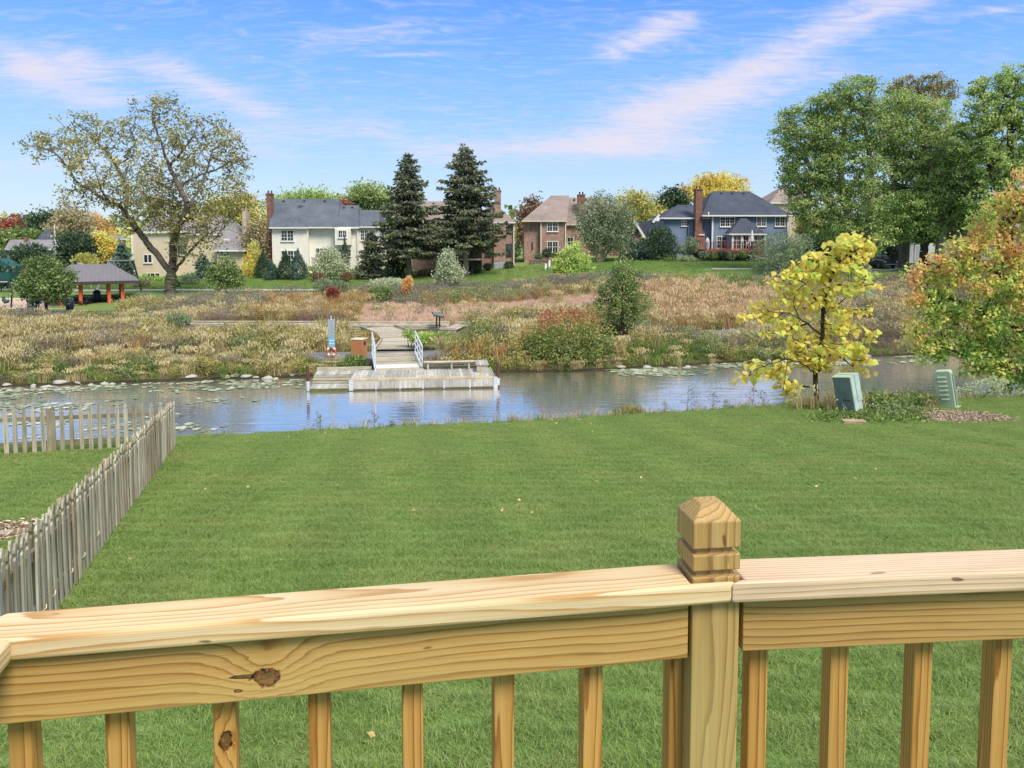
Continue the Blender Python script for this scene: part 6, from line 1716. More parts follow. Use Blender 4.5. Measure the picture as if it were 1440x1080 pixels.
# background left
tree('red_maple', 'dull red tree far off at the left edge', 'tree', 10, 345, 150, [(6, 322, 16, 14), (24, 322, 12, 14), (12, 335, 18, 10)], LF['red'], MAT['bark_brown'], 21, n=90, per=34, L=.6, sig=.9)
tree('dark_tree', 'dark green tree behind the slate-roofed house at far left', 'tree', 62, 345, 140, [(62, 312, 18, 14), (54, 330, 16, 16), (74, 330, 14, 16)], LF['dark'], MAT['bark_brown'], 22, n=90, per=34, L=.6, sig=.8)
tree('tan_tree', 'tall greyish tan tree just left of the great sparse tree', 'tree', 100, 350, 110, [(94, 300, 15, 14), (108, 316, 20, 20), (92, 325, 18, 20), (118, 335, 14, 16)], LF['tan'], MAT['bark_grey'], 23, n=150, per=34, L=.42, sig=.6)
tree('hazy_green_tree', 'soft green tree above the low grey roof at far left', 'tree', 28, 350, 135, [(26, 332, 20, 10), (46, 335, 14, 10), (10, 340, 14, 8)], LF['mid'], MAT['bark_brown'], 24, n=80, per=30, L=.6, sig=.8)
tree('orange_tree', 'small orange tree far behind the white gable edge', 'tree', 140, 345, 145, [(132, 316, 16, 10), (142, 324, 12, 8)], LF['orange'], MAT['bark_brown'], 25, n=60, per=28, L=.6, sig=.7)
for i, (px, Y, bl, lab) in enumerate(((112, 96, [(106, 345, 24, 18), (122, 355, 16, 18), (96, 360, 14, 14), (112, 372, 26, 14)], 'broad dark pine mass behind the shelter roof'),
        (42, 92, [(44, 362, 26, 18), (20, 372, 26, 20), (60, 378, 22, 14), (6, 385, 18, 18)], 'dark evergreen mass at the left edge behind the small maple'),
        (28, 78, [(20, 392, 30, 16), (-8, 380, 20, 22)], 'low dark green bushes behind the playground'))):
    shrub('evergreen_mass', lab, 'tree', px, Y, bl, LF['dark'] if i < 2 else LF['blue'], 30 + i, n=5200, L=.5, W=.4, up=.3)
tree('yellow_tree', 'slim yellow autumn tree left of the beige house', 'tree', 150, 378, 97, [(145, 338, 11, 12), (152, 350, 10, 14), (147, 364, 9, 8)], LF['yellow'], MAT['bark_brown'], 35, n=90, per=26, L=.34, sig=.4)
shrub('yellow_green_bush', 'yellow-green bush right behind the shelter roof ridge', 'bush', 123, 90, [(120, 369, 16, 12)], LF['yelgreen'], 36, n=1500, L=.36, up=.6)
conifer('blue_spruce', 'dark blue-green conifer against the left end of the beige house', 172, 340, 93, 13, 37, LF['blue'], MAT['bark_brown'], z0=.03, layers=20, L=.5, dens=1.3, droop=.2)
conifer('blue_spruce', 'blue-green conifer between the wings of the beige house', 285, 358, 91, 11, 38, LF['blue'], MAT['bark_brown'], z0=.03, layers=16, L=.45, dens=1.3, droop=.2)
tree('young_maple', 'round green young maple in front of the left end of the shelter', 'tree', 65, 445, 57, [(62, 380, 24, 18), (44, 396, 18, 18), (82, 396, 20, 20), (62, 404, 34, 20), (48, 410, 20, 12), (80, 412, 18, 12)], LF['green'], MAT['bark_dark'], 39, n=420, per=26, L=.22, sig=.22, r_base=.11, trunks=[[(65, 445), (65, 430), (64, 415), (63, 395)]])
tree('small_tree', 'small green tree with a thin stem before the beige house', 'tree', 317, 422, 68, [(314, 376, 16, 14), (306, 390, 14, 12), (324, 392, 16, 12), (312, 400, 14, 8), (333, 396, 10, 8)], LF['mid'], MAT['bark_brown'], 40, n=190, per=24, L=.22, sig=.25, r_base=.08, clump=.9)
shrub('round_shrub', 'round dark shrub on the lawn right of the great trunk', 'bush', 268, 82, [(267, 396, 13, 11)], LF['greygreen'], 41, n=2200, L=.22, W=.4, up=.6)
shrub('small_cypress', 'tiny upright dark shrub at the foot of the great trunk', 'bush', 249, 78, [(249, 402, 3, 8)], LF['dark'], 42, n=500, L=.16)
shrub('tan_shrub', 'low tan shrub beside the lawn right of the shelter', 'bush', 196, 78, [(196, 400, 9, 6), (204, 398, 7, 5)], LF['tan'], 43, n=800, L=.22)
shrub('green_bush', 'light green bush at the foot of the beige house wall', 'bush', 206, 88, [(204, 394, 12, 7), (220, 395, 8, 6)], LF['bright'], 44, n=900, L=.26)
tree('autumn_tree', 'mixed green and gold trees rising behind the beige house chimney', 'tree', 335, 372, 128, [(312, 292, 22, 18), (332, 286, 20, 14), (352, 300, 20, 20), (326, 310, 24, 16), (362, 318, 14, 18)], LF['yelgreen'], MAT['bark_brown'], 45, n=190, per=34, L=.5, sig=.8, clump=1)
tree('red_tree', 'small crimson tree top behind the white house chimney', 'tree', 347, 370, 140, [(347, 288, 8, 8)], LF['red'], MAT['bark_brown'], 46, n=30, per=30, L=.5, sig=.6)
tree('tan_tree', 'tan-leaved tree between the beige and white houses', 'tree', 362, 392, 97, [(362, 328, 14, 16), (356, 345, 18, 16), (370, 350, 12, 16)], LF['tan'], MAT['bark_brown'], 47, n=130, per=28, L=.34, sig=.5)
shrub('yellow_shrub', 'bright yellow shrub with green top beside the arborvitae', 'bush', 350, 92, [(350, 374, 7, 16), (346, 385, 8, 12)], LF['yellow'], 48, n=1300, L=.3, split=lambda p: np.where(p[:, 2] > 3.6, -.2, .1))
shrub('yellow_green_shrub', 'yellow-green tall shrub behind the bright yellow one', 'bush', 357, 93.5, [(357, 360, 9, 20), (364, 370, 6, 18)], LF['yelgreen'], 49, n=1400, L=.3)
ABL = ('leftmost clipped dark arborvitae of the row at the white house', 'low dark arborvitae at the left front of the row by the white house', 'dark arborvitae in the middle of the row by the white house', 'widest dark arborvitae at the right of the row by the white house')
for i, (px, Y, cy, rx, ry) in enumerate(((370, 91, 376, 9, 23), (382, 88, 384, 9, 16), (402, 88.5, 377, 10, 22), (419, 88, 376, 11, 23))):
    shrub('arborvitae', ABL[i], 'bush', px, Y, [(px, cy, rx, ry)], LF['blue' if i % 2 else 'dark'], 50 + i, n=4200, L=.24, W=.35, up=.9, group='arborvitae in front of the white house', cone=True, shell=2.0)
tree('pale_tree', 'small pale yellowish tree before the white house wall', 'tree', 465, 399, 86, [(462, 358, 11, 10), (456, 368, 13, 10), (472, 372, 13, 12), (462, 380, 16, 9), (480, 378, 8, 8)], LF['pale'], MAT['bark_grey'], 55, n=210, per=20, L=.24, sig=.28, r_base=.12)
shrub('slim_cypress', 'very slim dark cypress against the white house', 'bush', 485, 92, [(485, 360, 4, 24)], LF['dark'], 56, n=1300, L=.26, W=.3, up=1.0, cone=True)
conifer('young_spruce', 'young dark spruce at the right corner of the white house', 522, 322, 88, 20, 57, LF['spruce'], MAT['bark_brown'], z0=.02, layers=24, L=.40, dens=1.3, droop=.22, r_base=.14)
shrub('evergreen_bush', 'dark evergreen bush at the left foot of the first tall spruce', 'bush', 562, 91, [(562, 366, 12, 20), (552, 378, 10, 12)], LF['dark'], 58, n=2600, L=.3, up=.5)
shrub('low_shrub', 'low green shrubs along the white house foundation', 'bush', 440, 91, [(437, 381, 12, 6), (500, 384, 14, 6), (448, 378, 10, 7)], LF['mid'], 59, n=1500, L=.22)
for i, (px, py) in enumerate(((447, 390), (487, 389))): shrub('russet_shrub', ('round russet shrub left of the pale tree' , 'round russet shrub right of the pale tree')[i], 'bush', px, 84, [(px, py, 8, 6)], LF['rust'], 60 + i, n=800, L=.2)
# spruces
conifer('tall_spruce', 'tall ragged spruce, the left of the pair before the brick house', 575, 213, 88, 46, 62, LF['spruce'], MAT['bark_grey'], z0=.22, layers=38, L=.50, dens=1.25, droop=.42, r_base=.32, ragged=.36)
conifer('tall_spruce', 'tall ragged spruce, the right and taller of the pair before the brick house', 655, 202, 90, 52, 63, LF['spruce'], MAT['bark_pale'], z0=.26, layers=39, L=.50, dens=1.25, droop=.42, r_base=.36, ragged=.38, shape=.75)
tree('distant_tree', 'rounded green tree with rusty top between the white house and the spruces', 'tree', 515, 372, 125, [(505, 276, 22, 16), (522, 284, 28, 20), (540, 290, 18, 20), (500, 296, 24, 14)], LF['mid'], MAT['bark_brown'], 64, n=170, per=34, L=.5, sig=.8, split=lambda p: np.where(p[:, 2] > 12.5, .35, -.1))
tree('distant_tree', 'tops of green trees showing above the white house roof', 'tree', 440, 372, 135, [(400, 286, 24, 9), (430, 278, 26, 10), (456, 282, 22, 10), (478, 290, 14, 12)], LF['bright'], MAT['bark_brown'], 65, n=140, per=32, L=.5, sig=.8)
tree('red_tree', 'crimson tree tip just right of the white house roof ridge', 'tree', 482, 370, 120, [(482, 292, 7, 9)], LF['red'], MAT['bark_brown'], 66, n=25, per=30, L=.45, sig=.5)
tree('small_pale_tree', 'small pale conical tree on the marsh edge before the brick house', 'tree', 631, 410, 72, [(631, 362, 9, 12), (628, 376, 15, 12), (636, 384, 17, 12), (628, 394, 17, 10)], LF['pale'], MAT['bark_brown'], 67, n=330, per=22, L=.20, sig=.2, r_base=.07)
for i, (px, py, rx, ry, Y, c_, lab) in enumerate(((657, 381, 5, 4, 92, 'dark', 'small clipped dark bush left of the glazed porch'), (671, 379, 5, 7, 92, 'dark', 'upright clipped bush before the glazed porch'), (686, 375, 6, 4, 94, 'dark', 'rounded clipped bush left of the air conditioners'), (716, 373, 6, 5, 95, 'dark', 'dark clipped bush right of the air conditioners'), (725, 352, 7, 10, 101, 'dark', 'dark evergreen between the two brick houses'), (769, 356, 6, 6, 98, 'dark', 'round clipped bush under the lower paired window'), (782, 359, 7, 4, 98, 'mid', 'low green bush right of the round one under the window'), (758, 361, 6, 4, 98, 'greygreen', 'grey-green low bush on the retaining wall'), (600, 384, 14, 5, 90, 'rust', 'brownish low planting under the first spruce'))):
    shrub('clipped_bush', lab, 'bush', px, Y, [(px, py, rx, ry)], LF[c_], 70 + i, n=700, L=.22, group='bushes around the brick houses')
tree('rust_tree', 'rust-brown tree peeking between the two brick houses', 'tree', 752, 368, 125, [(752, 292, 14, 12), (742, 306, 14, 14), (758, 300, 12, 10), (738, 330, 10, 18)], LF['rust'], MAT['bark_brown'], 80, n=110, per=32, L=.45, sig=.6)
tree('lime_tree', 'bright lime green tree at the marsh edge right of centre', 'tree', 805, 405, 76, [(806, 350, 10, 10), (798, 364, 18, 12), (814, 368, 16, 12), (790, 380, 14, 10), (806, 386, 24, 12), (826, 384, 12, 10), (796, 394, 20, 8)], LF['lime'], MAT['bark_brown'], 81, n=330, per=24, L=.24, sig=.26, r_base=.10, drop=.0, clump=.8)
tree('grey_green_tree', 'airy grey-green tree with pale twin stems before the rose brick house', 'tree', 842, 379, 92, [(846, 284, 16, 12), (832, 302, 24, 18), (862, 300, 26, 20), (828, 326, 22, 18), (856, 322, 36, 22), (876, 312, 18, 20), (838, 342, 22, 12), (866, 346, 24, 14)], LF['greygreen'], MAT['bark_pale'], 82, n=520, per=22, L=.26, sig=.38, r_base=.30, gap=.05,
     trunks=[[(842, 379), (841, 372), (839, 360), (836, 340)], [(841, 372), (847, 358), (852, 340), (858, 318)], [(841, 372), (850, 362), (862, 345), (870, 325)]])
shrub('dark_yew', 'large dark evergreen shrub at the left corner of the blue house', 'bush', 928, 94.5, [(928, 342, 22, 18), (914, 350, 22, 14), (940, 350, 14, 14), (924, 328, 10, 8), (936, 328, 7, 8), (926, 360, 24, 9)], LF['dark'], 83, n=5500, L=.34, W=.4, up=.5)
shrub('dark_juniper', 'spreading dark juniper left of the large evergreen shrub', 'bush', 894, 94, [(894, 352, 16, 12), (886, 360, 14, 8), (905, 356, 12, 12)], LF['blue'], 84, n=2600, L=.32)
shrub('hedge', 'low square green hedge below the blue house', 'hedge', 942, 93, [(940, 370, 12, 7)], LF['green'], 85, n=1500, L=.2)
shrub('ornamental_grass', 'round pale ornamental grass clump beside the hedge', 'bush', 967, 92.5, [(967, 369, 13, 7)], LF['pale'], 86, n=1600, L=.42, W=.14, up=.9)
shrub('tan_shrub', 'brownish bush at the foot of the tall brick chimney', 'bush', 972, 95, [(973, 345, 9, 10), (962, 352, 8, 6)], LF['greygreen'], 87, n=1300, L=.28)
for i, px in enumerate((990, 1003, 1017, 1028, 1044, 1058)):
    shrub('deck_shrub', ['grey-green shrub at the left end of the red deck', 'second shrub from the left along the red deck', 'round shrub before the middle of the red deck', 'dark small shrub right of the middle of the red deck', 'leafy shrub under the umbrella along the red deck', 'last small shrub before the right end of the red deck'][i], 'bush', px, 92.8, [(px, 358 + (i % 2) * 2, 6.5, 4.5)], LF[('greygreen', 'mid', 'dark')[i % 3]], 90 + i, n=600, L=.22, group='shrubs along the red deck')
for nm, lab, px, Y, bl, lf, sd, nn_ in (('distant_tree', 'yellow-green trees behind the low brick wing', 895, 122, [(892, 288, 20, 18), (912, 294, 18, 16), (876, 296, 14, 16), (900, 310, 30, 12), (924, 306, 14, 12)], 'yelgreen', 100, 190),
        ('distant_tree', 'dark green tree top left of the tall brick chimney', 946, 124, [(946, 277, 12, 11), (936, 288, 14, 10), (956, 284, 12, 12)], 'dark', 101, 90),
        ('yellow_maple', 'golden yellow tree crown rising behind the blue house roof', 1015, 130, [(1012, 258, 26, 14), (1036, 262, 20, 13), (990, 264, 16, 14), (972, 276, 16, 14), (1010, 274, 40, 12)], 'yellow', 102, 220),
        ('distant_tree', 'pale yellow-green tree behind the left roof of the blue house', 945, 128, [(950, 296, 18, 8), (930, 300, 14, 8)], 'pale', 103, 70)):
    tree(nm, lab, 'tree', px, 365, Y, bl, LF[lf], MAT['bark_brown'], sd, n=nn_, per=32, L=.46, sig=.6, clump=.9)
# marsh trees
tree('young_oak', 'green young tree with a straight dark stem behind the far bank', 'tree', 875, 480, 41.5, [(876, 374, 12, 12), (866, 390, 18, 14), (886, 392, 18, 14), (858, 408, 18, 12), (894, 410, 20, 12), (876, 414, 24, 16), (852, 428, 18, 10), (902, 430, 18, 11), (878, 436, 28, 14), (862, 448, 16, 8), (894, 450, 18, 8)], LF['mid'], MAT['bark_dark'], 104, n=330, per=26, L=.13, W=.5, sig=.15, r_base=.085, trunks=[[(875, 480), (875, 455), (876, 430), (875, 400), (874, 380)]], split=lambda p: np.where(p[:, 2] < 2.2, .18, 0.0), clump=.8)
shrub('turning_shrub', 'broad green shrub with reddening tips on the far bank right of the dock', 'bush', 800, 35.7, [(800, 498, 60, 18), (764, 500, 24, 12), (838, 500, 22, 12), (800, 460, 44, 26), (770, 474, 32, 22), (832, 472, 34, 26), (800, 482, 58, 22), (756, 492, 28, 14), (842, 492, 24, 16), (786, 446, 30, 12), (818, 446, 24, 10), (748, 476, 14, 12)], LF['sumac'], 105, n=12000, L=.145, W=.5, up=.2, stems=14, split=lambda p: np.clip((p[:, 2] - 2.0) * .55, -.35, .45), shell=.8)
shrub('grey_willow', 'soft grey-green shrub behind the left of the yellow tree', 'bush', 1092, 71, [(1092, 345, 24, 18), (1080, 362, 26, 18), (1104, 364, 24, 20), (1090, 382, 30, 16), (1118, 350, 14, 18), (1128, 345, 18, 16), (1074, 380, 14, 12)], LF['greygreen'], 106, n=8000, L=.24, W=.35, up=.2)
tree('yellow_green_bush', 'yellow-green bush beside the right end of the blue house', 'tree', 1138, 378, 96, [(1136, 312, 14, 12), (1146, 326, 16, 14), (1128, 322, 10, 10)], LF['yelgreen'], MAT['bark_brown'], 107, n=130, per=28, L=.32, sig=.4)
# the big trees on the right
tree('shade_tree', 'tall olive-green shade tree at the left of the right-hand grove', 'tree', 1219, 394, 78,
     [(1206, 130, 34, 26), (1170, 150, 40, 26), (1132, 178, 40, 30), (1106, 194, 20, 18), (1180, 190, 46, 34), (1222, 180, 34, 40), (1140, 230, 44, 38), (1188, 240, 48, 40), (1112, 250, 18, 22), (1158, 280, 44, 32), (1212, 290, 40, 40), (1170, 316, 38, 22), (1218, 336, 30, 26), (1126, 290, 20, 16)],
     LF['grove'], MAT['bark_grey'], 110, n=1150, per=42, L=0.260, sig=0.36, flat=.5, r_base=.62, clump=1.25, trunks=[[(1219, 394), (1217, 378), (1214, 360), (1210, 330)], [(1217, 378), (1206, 355), (1196, 320), (1186, 270), (1180, 220), (1190, 170)], [(1214, 360), (1222, 310), (1226, 260), (1222, 210), (1212, 160)], [(1196, 320), (1170, 290), (1146, 250), (1130, 215)], [(1180, 220), (1160, 190), (1150, 165)]])
tree('shade_tree', 'broad bright green shade tree in the middle of the right-hand grove', 'tree', 1270, 381, 84,
     [(1262, 150, 30, 24), (1290, 160, 40, 24), (1250, 190, 30, 30), (1290, 200, 48, 34), (1330, 190, 36, 30), (1252, 240, 34, 36), (1300, 250, 50, 40), (1340, 250, 40, 40), (1262, 296, 34, 28), (1310, 300, 44, 30)],
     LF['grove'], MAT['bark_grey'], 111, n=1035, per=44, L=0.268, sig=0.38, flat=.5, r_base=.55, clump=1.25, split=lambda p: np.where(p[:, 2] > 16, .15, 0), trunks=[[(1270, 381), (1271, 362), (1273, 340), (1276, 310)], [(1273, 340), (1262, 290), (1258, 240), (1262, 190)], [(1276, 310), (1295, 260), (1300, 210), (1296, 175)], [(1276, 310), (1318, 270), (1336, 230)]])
tree('shade_tree', 'low-skirted light green tree with a forked trunk before the white garage', 'tree', 1298, 388, 80,
     [(1276, 296, 32, 24), (1310, 300, 34, 26), (1262, 322, 20, 20), (1296, 326, 30, 16), (1330, 316, 24, 20), (1252, 330, 10, 12), (1316, 270, 36, 26)],
     LF['grove_light'], MAT['bark_dark'], 112, n=494, per=45, L=0.242, sig=0.30, flat=.5, r_base=.42, clump=1.2, trunks=[[(1298, 388), (1298, 370), (1299, 356), (1300, 350)], [(1300, 350), (1296, 336), (1292, 318), (1286, 300)], [(1300, 350), (1304, 338), (1306, 320), (1312, 296)]])
tree('shade_tree', 'straight-trunked green tree right of the white garage', 'tree', 1320, 391, 79,
     [(1330, 290, 34, 26), (1350, 268, 34, 30), (1362, 300, 26, 24), (1340, 322, 26, 14), (1340, 230, 36, 30)],
     LF['grove'], MAT['bark_grey'], 113, n=413, per=45, L=0.260, sig=0.30, flat=.5, r_base=.46, clump=1.2, trunks=[[(1320, 391), (1321, 370), (1322, 345), (1326, 320), (1334, 280)]])
tree('tall_maple', 'tallest tree at the right edge with gaps showing dark limbs', 'tree', 1412, 392, 76,
     [(1425, 110, 24, 22), (1390, 124, 24, 18), (1440, 140, 40, 40), (1384, 160, 36, 30), (1420, 190, 44, 40), (1366, 200, 30, 34), (1390, 240, 40, 34), (1440, 240, 40, 40), (1372, 280, 26, 24), (1420, 290, 30, 20)],
     LF['grove_light'], MAT['bark_dark'], 114, n=942, per=38, L=0.260, sig=0.30, flat=.5, r_base=.55, clump=1.25, gap=.06, trunks=[[(1412, 392), (1412, 350), (1412, 310), (1414, 285)], [(1414, 285), (1424, 250), (1440, 215)], [(1412, 310), (1394, 280), (1372, 268), (1345, 262)], [(1414, 285), (1398, 250), (1388, 210), (1386, 160)], [(1424, 250), (1420, 200), (1424, 140)]])
tree('background_tree', 'yellowing thin tree top behind the right-hand grove', 'tree', 1295, 375, 100, [(1276, 118, 22, 12), (1310, 116, 26, 12), (1260, 130, 16, 10), (1334, 128, 14, 10), (1296, 140, 40, 20)], LF['olive'], MAT['bark_grey'], 115, n=276, per=21, L=0.288, sig=0.30, flat=.5, r_base=.4, wob=.12)
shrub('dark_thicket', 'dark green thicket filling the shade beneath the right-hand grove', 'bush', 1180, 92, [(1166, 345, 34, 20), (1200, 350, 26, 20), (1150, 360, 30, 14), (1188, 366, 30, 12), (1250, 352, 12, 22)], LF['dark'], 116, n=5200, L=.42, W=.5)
tree('hidden_trunk_tree', 'thick brown trunk standing in the shade between the car and the garage', 'tree', 1256, 368, 92, [(1256, 300, 30, 24), (1240, 280, 26, 24)], LF['green'], MAT['bark_dark'], 117, n=150, per=24, L=.4, sig=.5, r_base=.75)
tree('bare_sapling', 'pale leafless sapling in the reeds behind the yellow tree', 'tree', 1240, 420, 58, [(1238, 396, 8, 16), (1246, 404, 7, 12)], LF['tan'], MAT['bark_pale'], 118, n=50, per=.6, L=.12, sig=.1, r_base=.04)

# distant woods closing the horizon
def woods(name, label, x0, x1, Y, hmin, hmax, leaf, seed, n):
    r = np.random.default_rng(seed); x = r.uniform(x0, x1, n); y = Y + r.uniform(-12, 30, n)
    hh = hmin + (hmax - hmin) * vnoise(x, y, .05, seed) ** 1.1
    z = hz(x, y) + hh * r.random(n) ** .7
    P = np.stack([x, y, z], 1); D = unit(r.normal(size=(n, 3)) + [0, 0, .3]); Ls = r.uniform(1.0, 2.2, n)
    V, T, tt = leafarr(P, D, Ls, Ls * .7, np.clip(vnoise(x, z * 2, .12, seed + 1) * .8 + r.normal(0, .15, n), 0, 1))
    o = link(name, npmesh(name, V, T, leaf, {'tint': tt})); tag(o, label, 'woods', None, 'stuff')
woods('distant_woods', 'far line of mixed green and autumn trees closing the horizon', -420, 420, 205, 5, 13, LF['mid'], 120, 26000)
woods('distant_woods', 'far band of yellowing woods behind the houses', -170, 170, 165, 3, 9, LF['yelgreen'], 121, 9000)
# ------------------------------------------------------------------ the yellow large-leaved tree by the water
LF['catalpa'] = leafmat('catalpa_leaves', [S(204, 182, 70), S(206, 194, 64), S(198, 200, 66), S(178, 194, 68), S(150, 180, 64)], .5, .9)
cb = gxy(1150, 25.2)
ct = thing('yellow_catalpa', 'young tree with big yellow heart-shaped leaves leaning over the pond edge', 'tree', cb)
CB = [(1184, 340, 34, 14), (1206, 352, 20, 14), (1170, 356, 22, 14), (1146, 366, 26, 14), (1196, 374, 30, 14), (1128, 384, 28, 12), (1100, 394, 22, 12), (1160, 388, 24, 12), (1214, 398, 18, 12), (1140, 404, 26, 12), (1180, 412, 32, 14), (1112, 422, 24, 12), (1082, 438, 26, 13), (1062, 446, 18, 8), (1150, 432, 34, 14), (1202, 436, 24, 14), (1120, 450, 22, 10),
      (1094, 462, 22, 8), (1168, 458, 30, 12), (1210, 466, 20, 12), (1136, 478, 30, 12), (1180, 488, 34, 12), (1216, 500, 16, 10), (1110, 498, 22, 10), (1146, 504, 28, 10), (1080, 514, 26, 10), (1054, 524, 18, 10), (1104, 526, 20, 10), (1170, 510, 30, 8), (1102, 548, 12, 12), (1112, 536, 12, 8), (1208, 512, 16, 8)]
cp_, _ = blob_pts(CB, 25.2, 190, 300, .9, .4)
tr_ = [[(1150, 577), (1149, 562), (1147, 546), (1147, 528)], [(1147, 528), (1152, 500), (1156, 470), (1158, 440), (1166, 400), (1180, 360)], [(1147, 528, 0), (1130, 512, -.3), (1108, 506, -.6), (1082, 512, -.8), (1058, 522, -.8)],
       [(1147, 528), (1160, 514, .3), (1178, 504, .5), (1196, 498, .5)], [(1156, 470), (1134, 455, -.4), (1110, 440, -.6), (1078, 440, -.7)], [(1158, 440), (1140, 410, .4), (1122, 392, .5), (1104, 394, .5)], [(1158, 440), (1182, 425, .3), (1206, 405, .4)], [(1108, 506, -.6), (1104, 526, -.8), (1102, 548, -.9)]]
tr_ = [[np.array(at(q[0], q[1], 25.2 + (q[2] if len(q) > 2 else 0))) for q in pl] for pl in tr_]; tr_[0][0] = np.array(cb) + [0, 0, -.2]
NA, par, rad, tips, nt_, te = skeleton(tr_, cp_, .085, 301, .006, wob=.06)
ro = np.array(cb)
sg = [(NA[par[i]] - ro, NA[i] - ro, min(rad[par[i]], rad[i]*1.6), rad[i]) for i in range(1, len(NA))]
V, Fq = tubes_np(sg, 7); link('trunk', npmesh('trunk', V, Fq, MAT['bark_dark']), ct, smooth=True)
def heart(seed, L=.225):
    """one broad heart-shaped leaf, creased along the midrib and drooping to a point; stalk at the origin, tip along +X"""
    r = random.Random(seed); st = [(0, 0), (-.06, .16), (.02, .34), (.22, .43), (.45, .38), (.68, .24), (.86, .10), (1.0, 0)]
    dro = r.uniform(.10, .35); crease = r.uniform(.10, .30); tw = r.uniform(-.2, .2); v = []; f = []
    mid = [max(0, min(1, s[0])) for s in st]
    for m_ in mid: v.append((m_, 0, -dro * m_ * m_))
    for sd in (1, -1):
        for (x, y), m_ in zip(st, mid): v.append((x, sd * y, -dro * m_ * m_ - crease * y * (1 + .4 * sd * tw) + .05 * math.sin(9 * x + seed) * y))
    n = len(st)
    for sd in (0, 1):
        o = n * (1 + sd)
        for i in range(n - 1):
            q = (i, i+1, o+i+1, o+i)
            f.append(q if sd else q[::-1])
    v = np.array(v) * L
    return v, f
HV = [heart(i) for i in range(8)]
HMs = []
for i, (v, f) in enumerate(HV):
    me = bpy.data.meshes.new('leaf'); me.from_pydata(v.tolist(), [], f); me.materials.append(LF['catalpa'])
    a = me.attributes.new('tint', 'FLOAT', 'POINT'); a.data.foreach_set('value', np.full(len(v), .5 + (i - 3.5) * .05, dtype=np.float32)); me.update()
    me.polygons.foreach_set('use_smooth', [True] * len(me.polygons)); HMs.append(me)
r_ = np.random.default_rng(5)
TP = NA[tips] - ro
per_ = r_.poisson(13, len(TP)); idx = np.repeat(np.arange(len(TP)), per_)
C_ = TP[idx] + r_.normal(0, .16, (len(idx), 3)) * [1, 1, .55]
az = r_.uniform(0, 2*np.pi, len(idx)); pit = r_.normal(R(30), R(24), len(idx)); rol = r_.normal(0, R(28), len(idx)); sc_ = r_.uniform(.55, 1.15, len(idx))
order = np.argsort(C_[:, 1] - sc_ * .4)           # the 300 nearest and largest as leaves of their own
bigs = set(order[:300].tolist()); bv, bf, bt = [], [], []; o_ = 0
for i in range(len(idx)):
    Rm = Matrix.Rotation(az[i], 3, 'Z') @ Matrix.Rotation(pit[i], 3, 'Y') @ Matrix.Rotation(rol[i], 3, 'X')
    k_ = int(r_.integers(8))
    if i in bigs:
        o = bpy.data.objects.new('leaf', HMs[k_]); COL.objects.link(o); o.parent = ct; o.location = C_[i]; o.rotation_euler = Rm.to_euler(); o.scale = (sc_[i],) * 3
    else:
        v, f = HV[k_]; v2 = (v * sc_[i]) @ np.array(Rm).T + C_[i]
        bv.append(v2); bf += [tuple(q + o_ for q in t_) for t_ in f]; o_ += len(v); bt.append(np.full(len(v), np.clip(r_.normal(.5, .3), 0, 1)))
me = bpy.data.meshes.new('leaves'); me.from_pydata(np.concatenate(bv).tolist(), [], bf); me.materials.append(LF['catalpa'])
a = me.attributes.new('tint', 'FLOAT', 'POINT'); a.data.foreach_set('value', np.concatenate(bt).astype(np.float32)); me.update()
me.polygons.foreach_set('use_smooth', [True] * len(me.polygons))
o = link('leaves', me, ct); o['kind'] = 'stuff'

# the turning tree at the right edge
MB_ = [(1418, 300, 40, 26), (1450, 280, 40, 40), (1385, 320, 26, 18), (1360, 345, 30, 18), (1322, 372, 30, 12), (1296, 384, 22, 9), (1400, 350, 44, 26), (1345, 380, 30, 18), (1310, 400, 32, 14), (1290, 420, 22, 12), (1380, 395, 46, 26), (1430, 400, 46, 40), (1330, 430, 40, 22), (1296, 450, 26, 16), (1284, 470, 18, 14), (1360, 450, 46, 26), (1410, 460, 44, 30), (1306, 484, 26, 14), (1340, 490, 36, 18), (1386, 500, 36, 20), (1430, 510, 34, 26), (1312, 504, 22, 8), (1360, 520, 20, 8), (1404, 530, 26, 14), (1440, 545, 26, 14), (1480, 420, 40, 60), (1480, 330, 40, 50), (1470, 510, 30, 40)]
mbase = Vector(gxy(1476, 28.0))
tree('turning_tree', 'spreading tree turning from green to orange and peach at the right edge', 'tree', 1476, 590, 28.0, MB_, LF['maple'], MAT['bark_dark'], 310, n=1000, per=28, L=.15, W=.62, sig=.13, r_base=.16, base=mbase, clump=.6, depth=.8, r_tip=.005, up=.0, shell=.9,
     trunks=[[(1476, 590), (1474, 560), (1470, 530), (1466, 500)], [(1466, 500), (1440, 470), (1400, 445), (1350, 425), (1310, 410)], [(1466, 500), (1450, 430), (1430, 370), (1420, 310)], [(1470, 530), (1430, 520), (1380, 505), (1330, 490)], [(1450, 430), (1410, 390), (1360, 360), (1320, 375)]],
     split=lambda p: .38 * (vnoise(p[:, 0] * 1.0 + p[:, 1] * .8, p[:, 2] * 1.4, .9, 4) - .42) + .30 * np.clip((p[:, 2] - 3.0) / 3, -1, 1) + .22 * (p[:, 0] < 15.2) - .10 + (-.09))
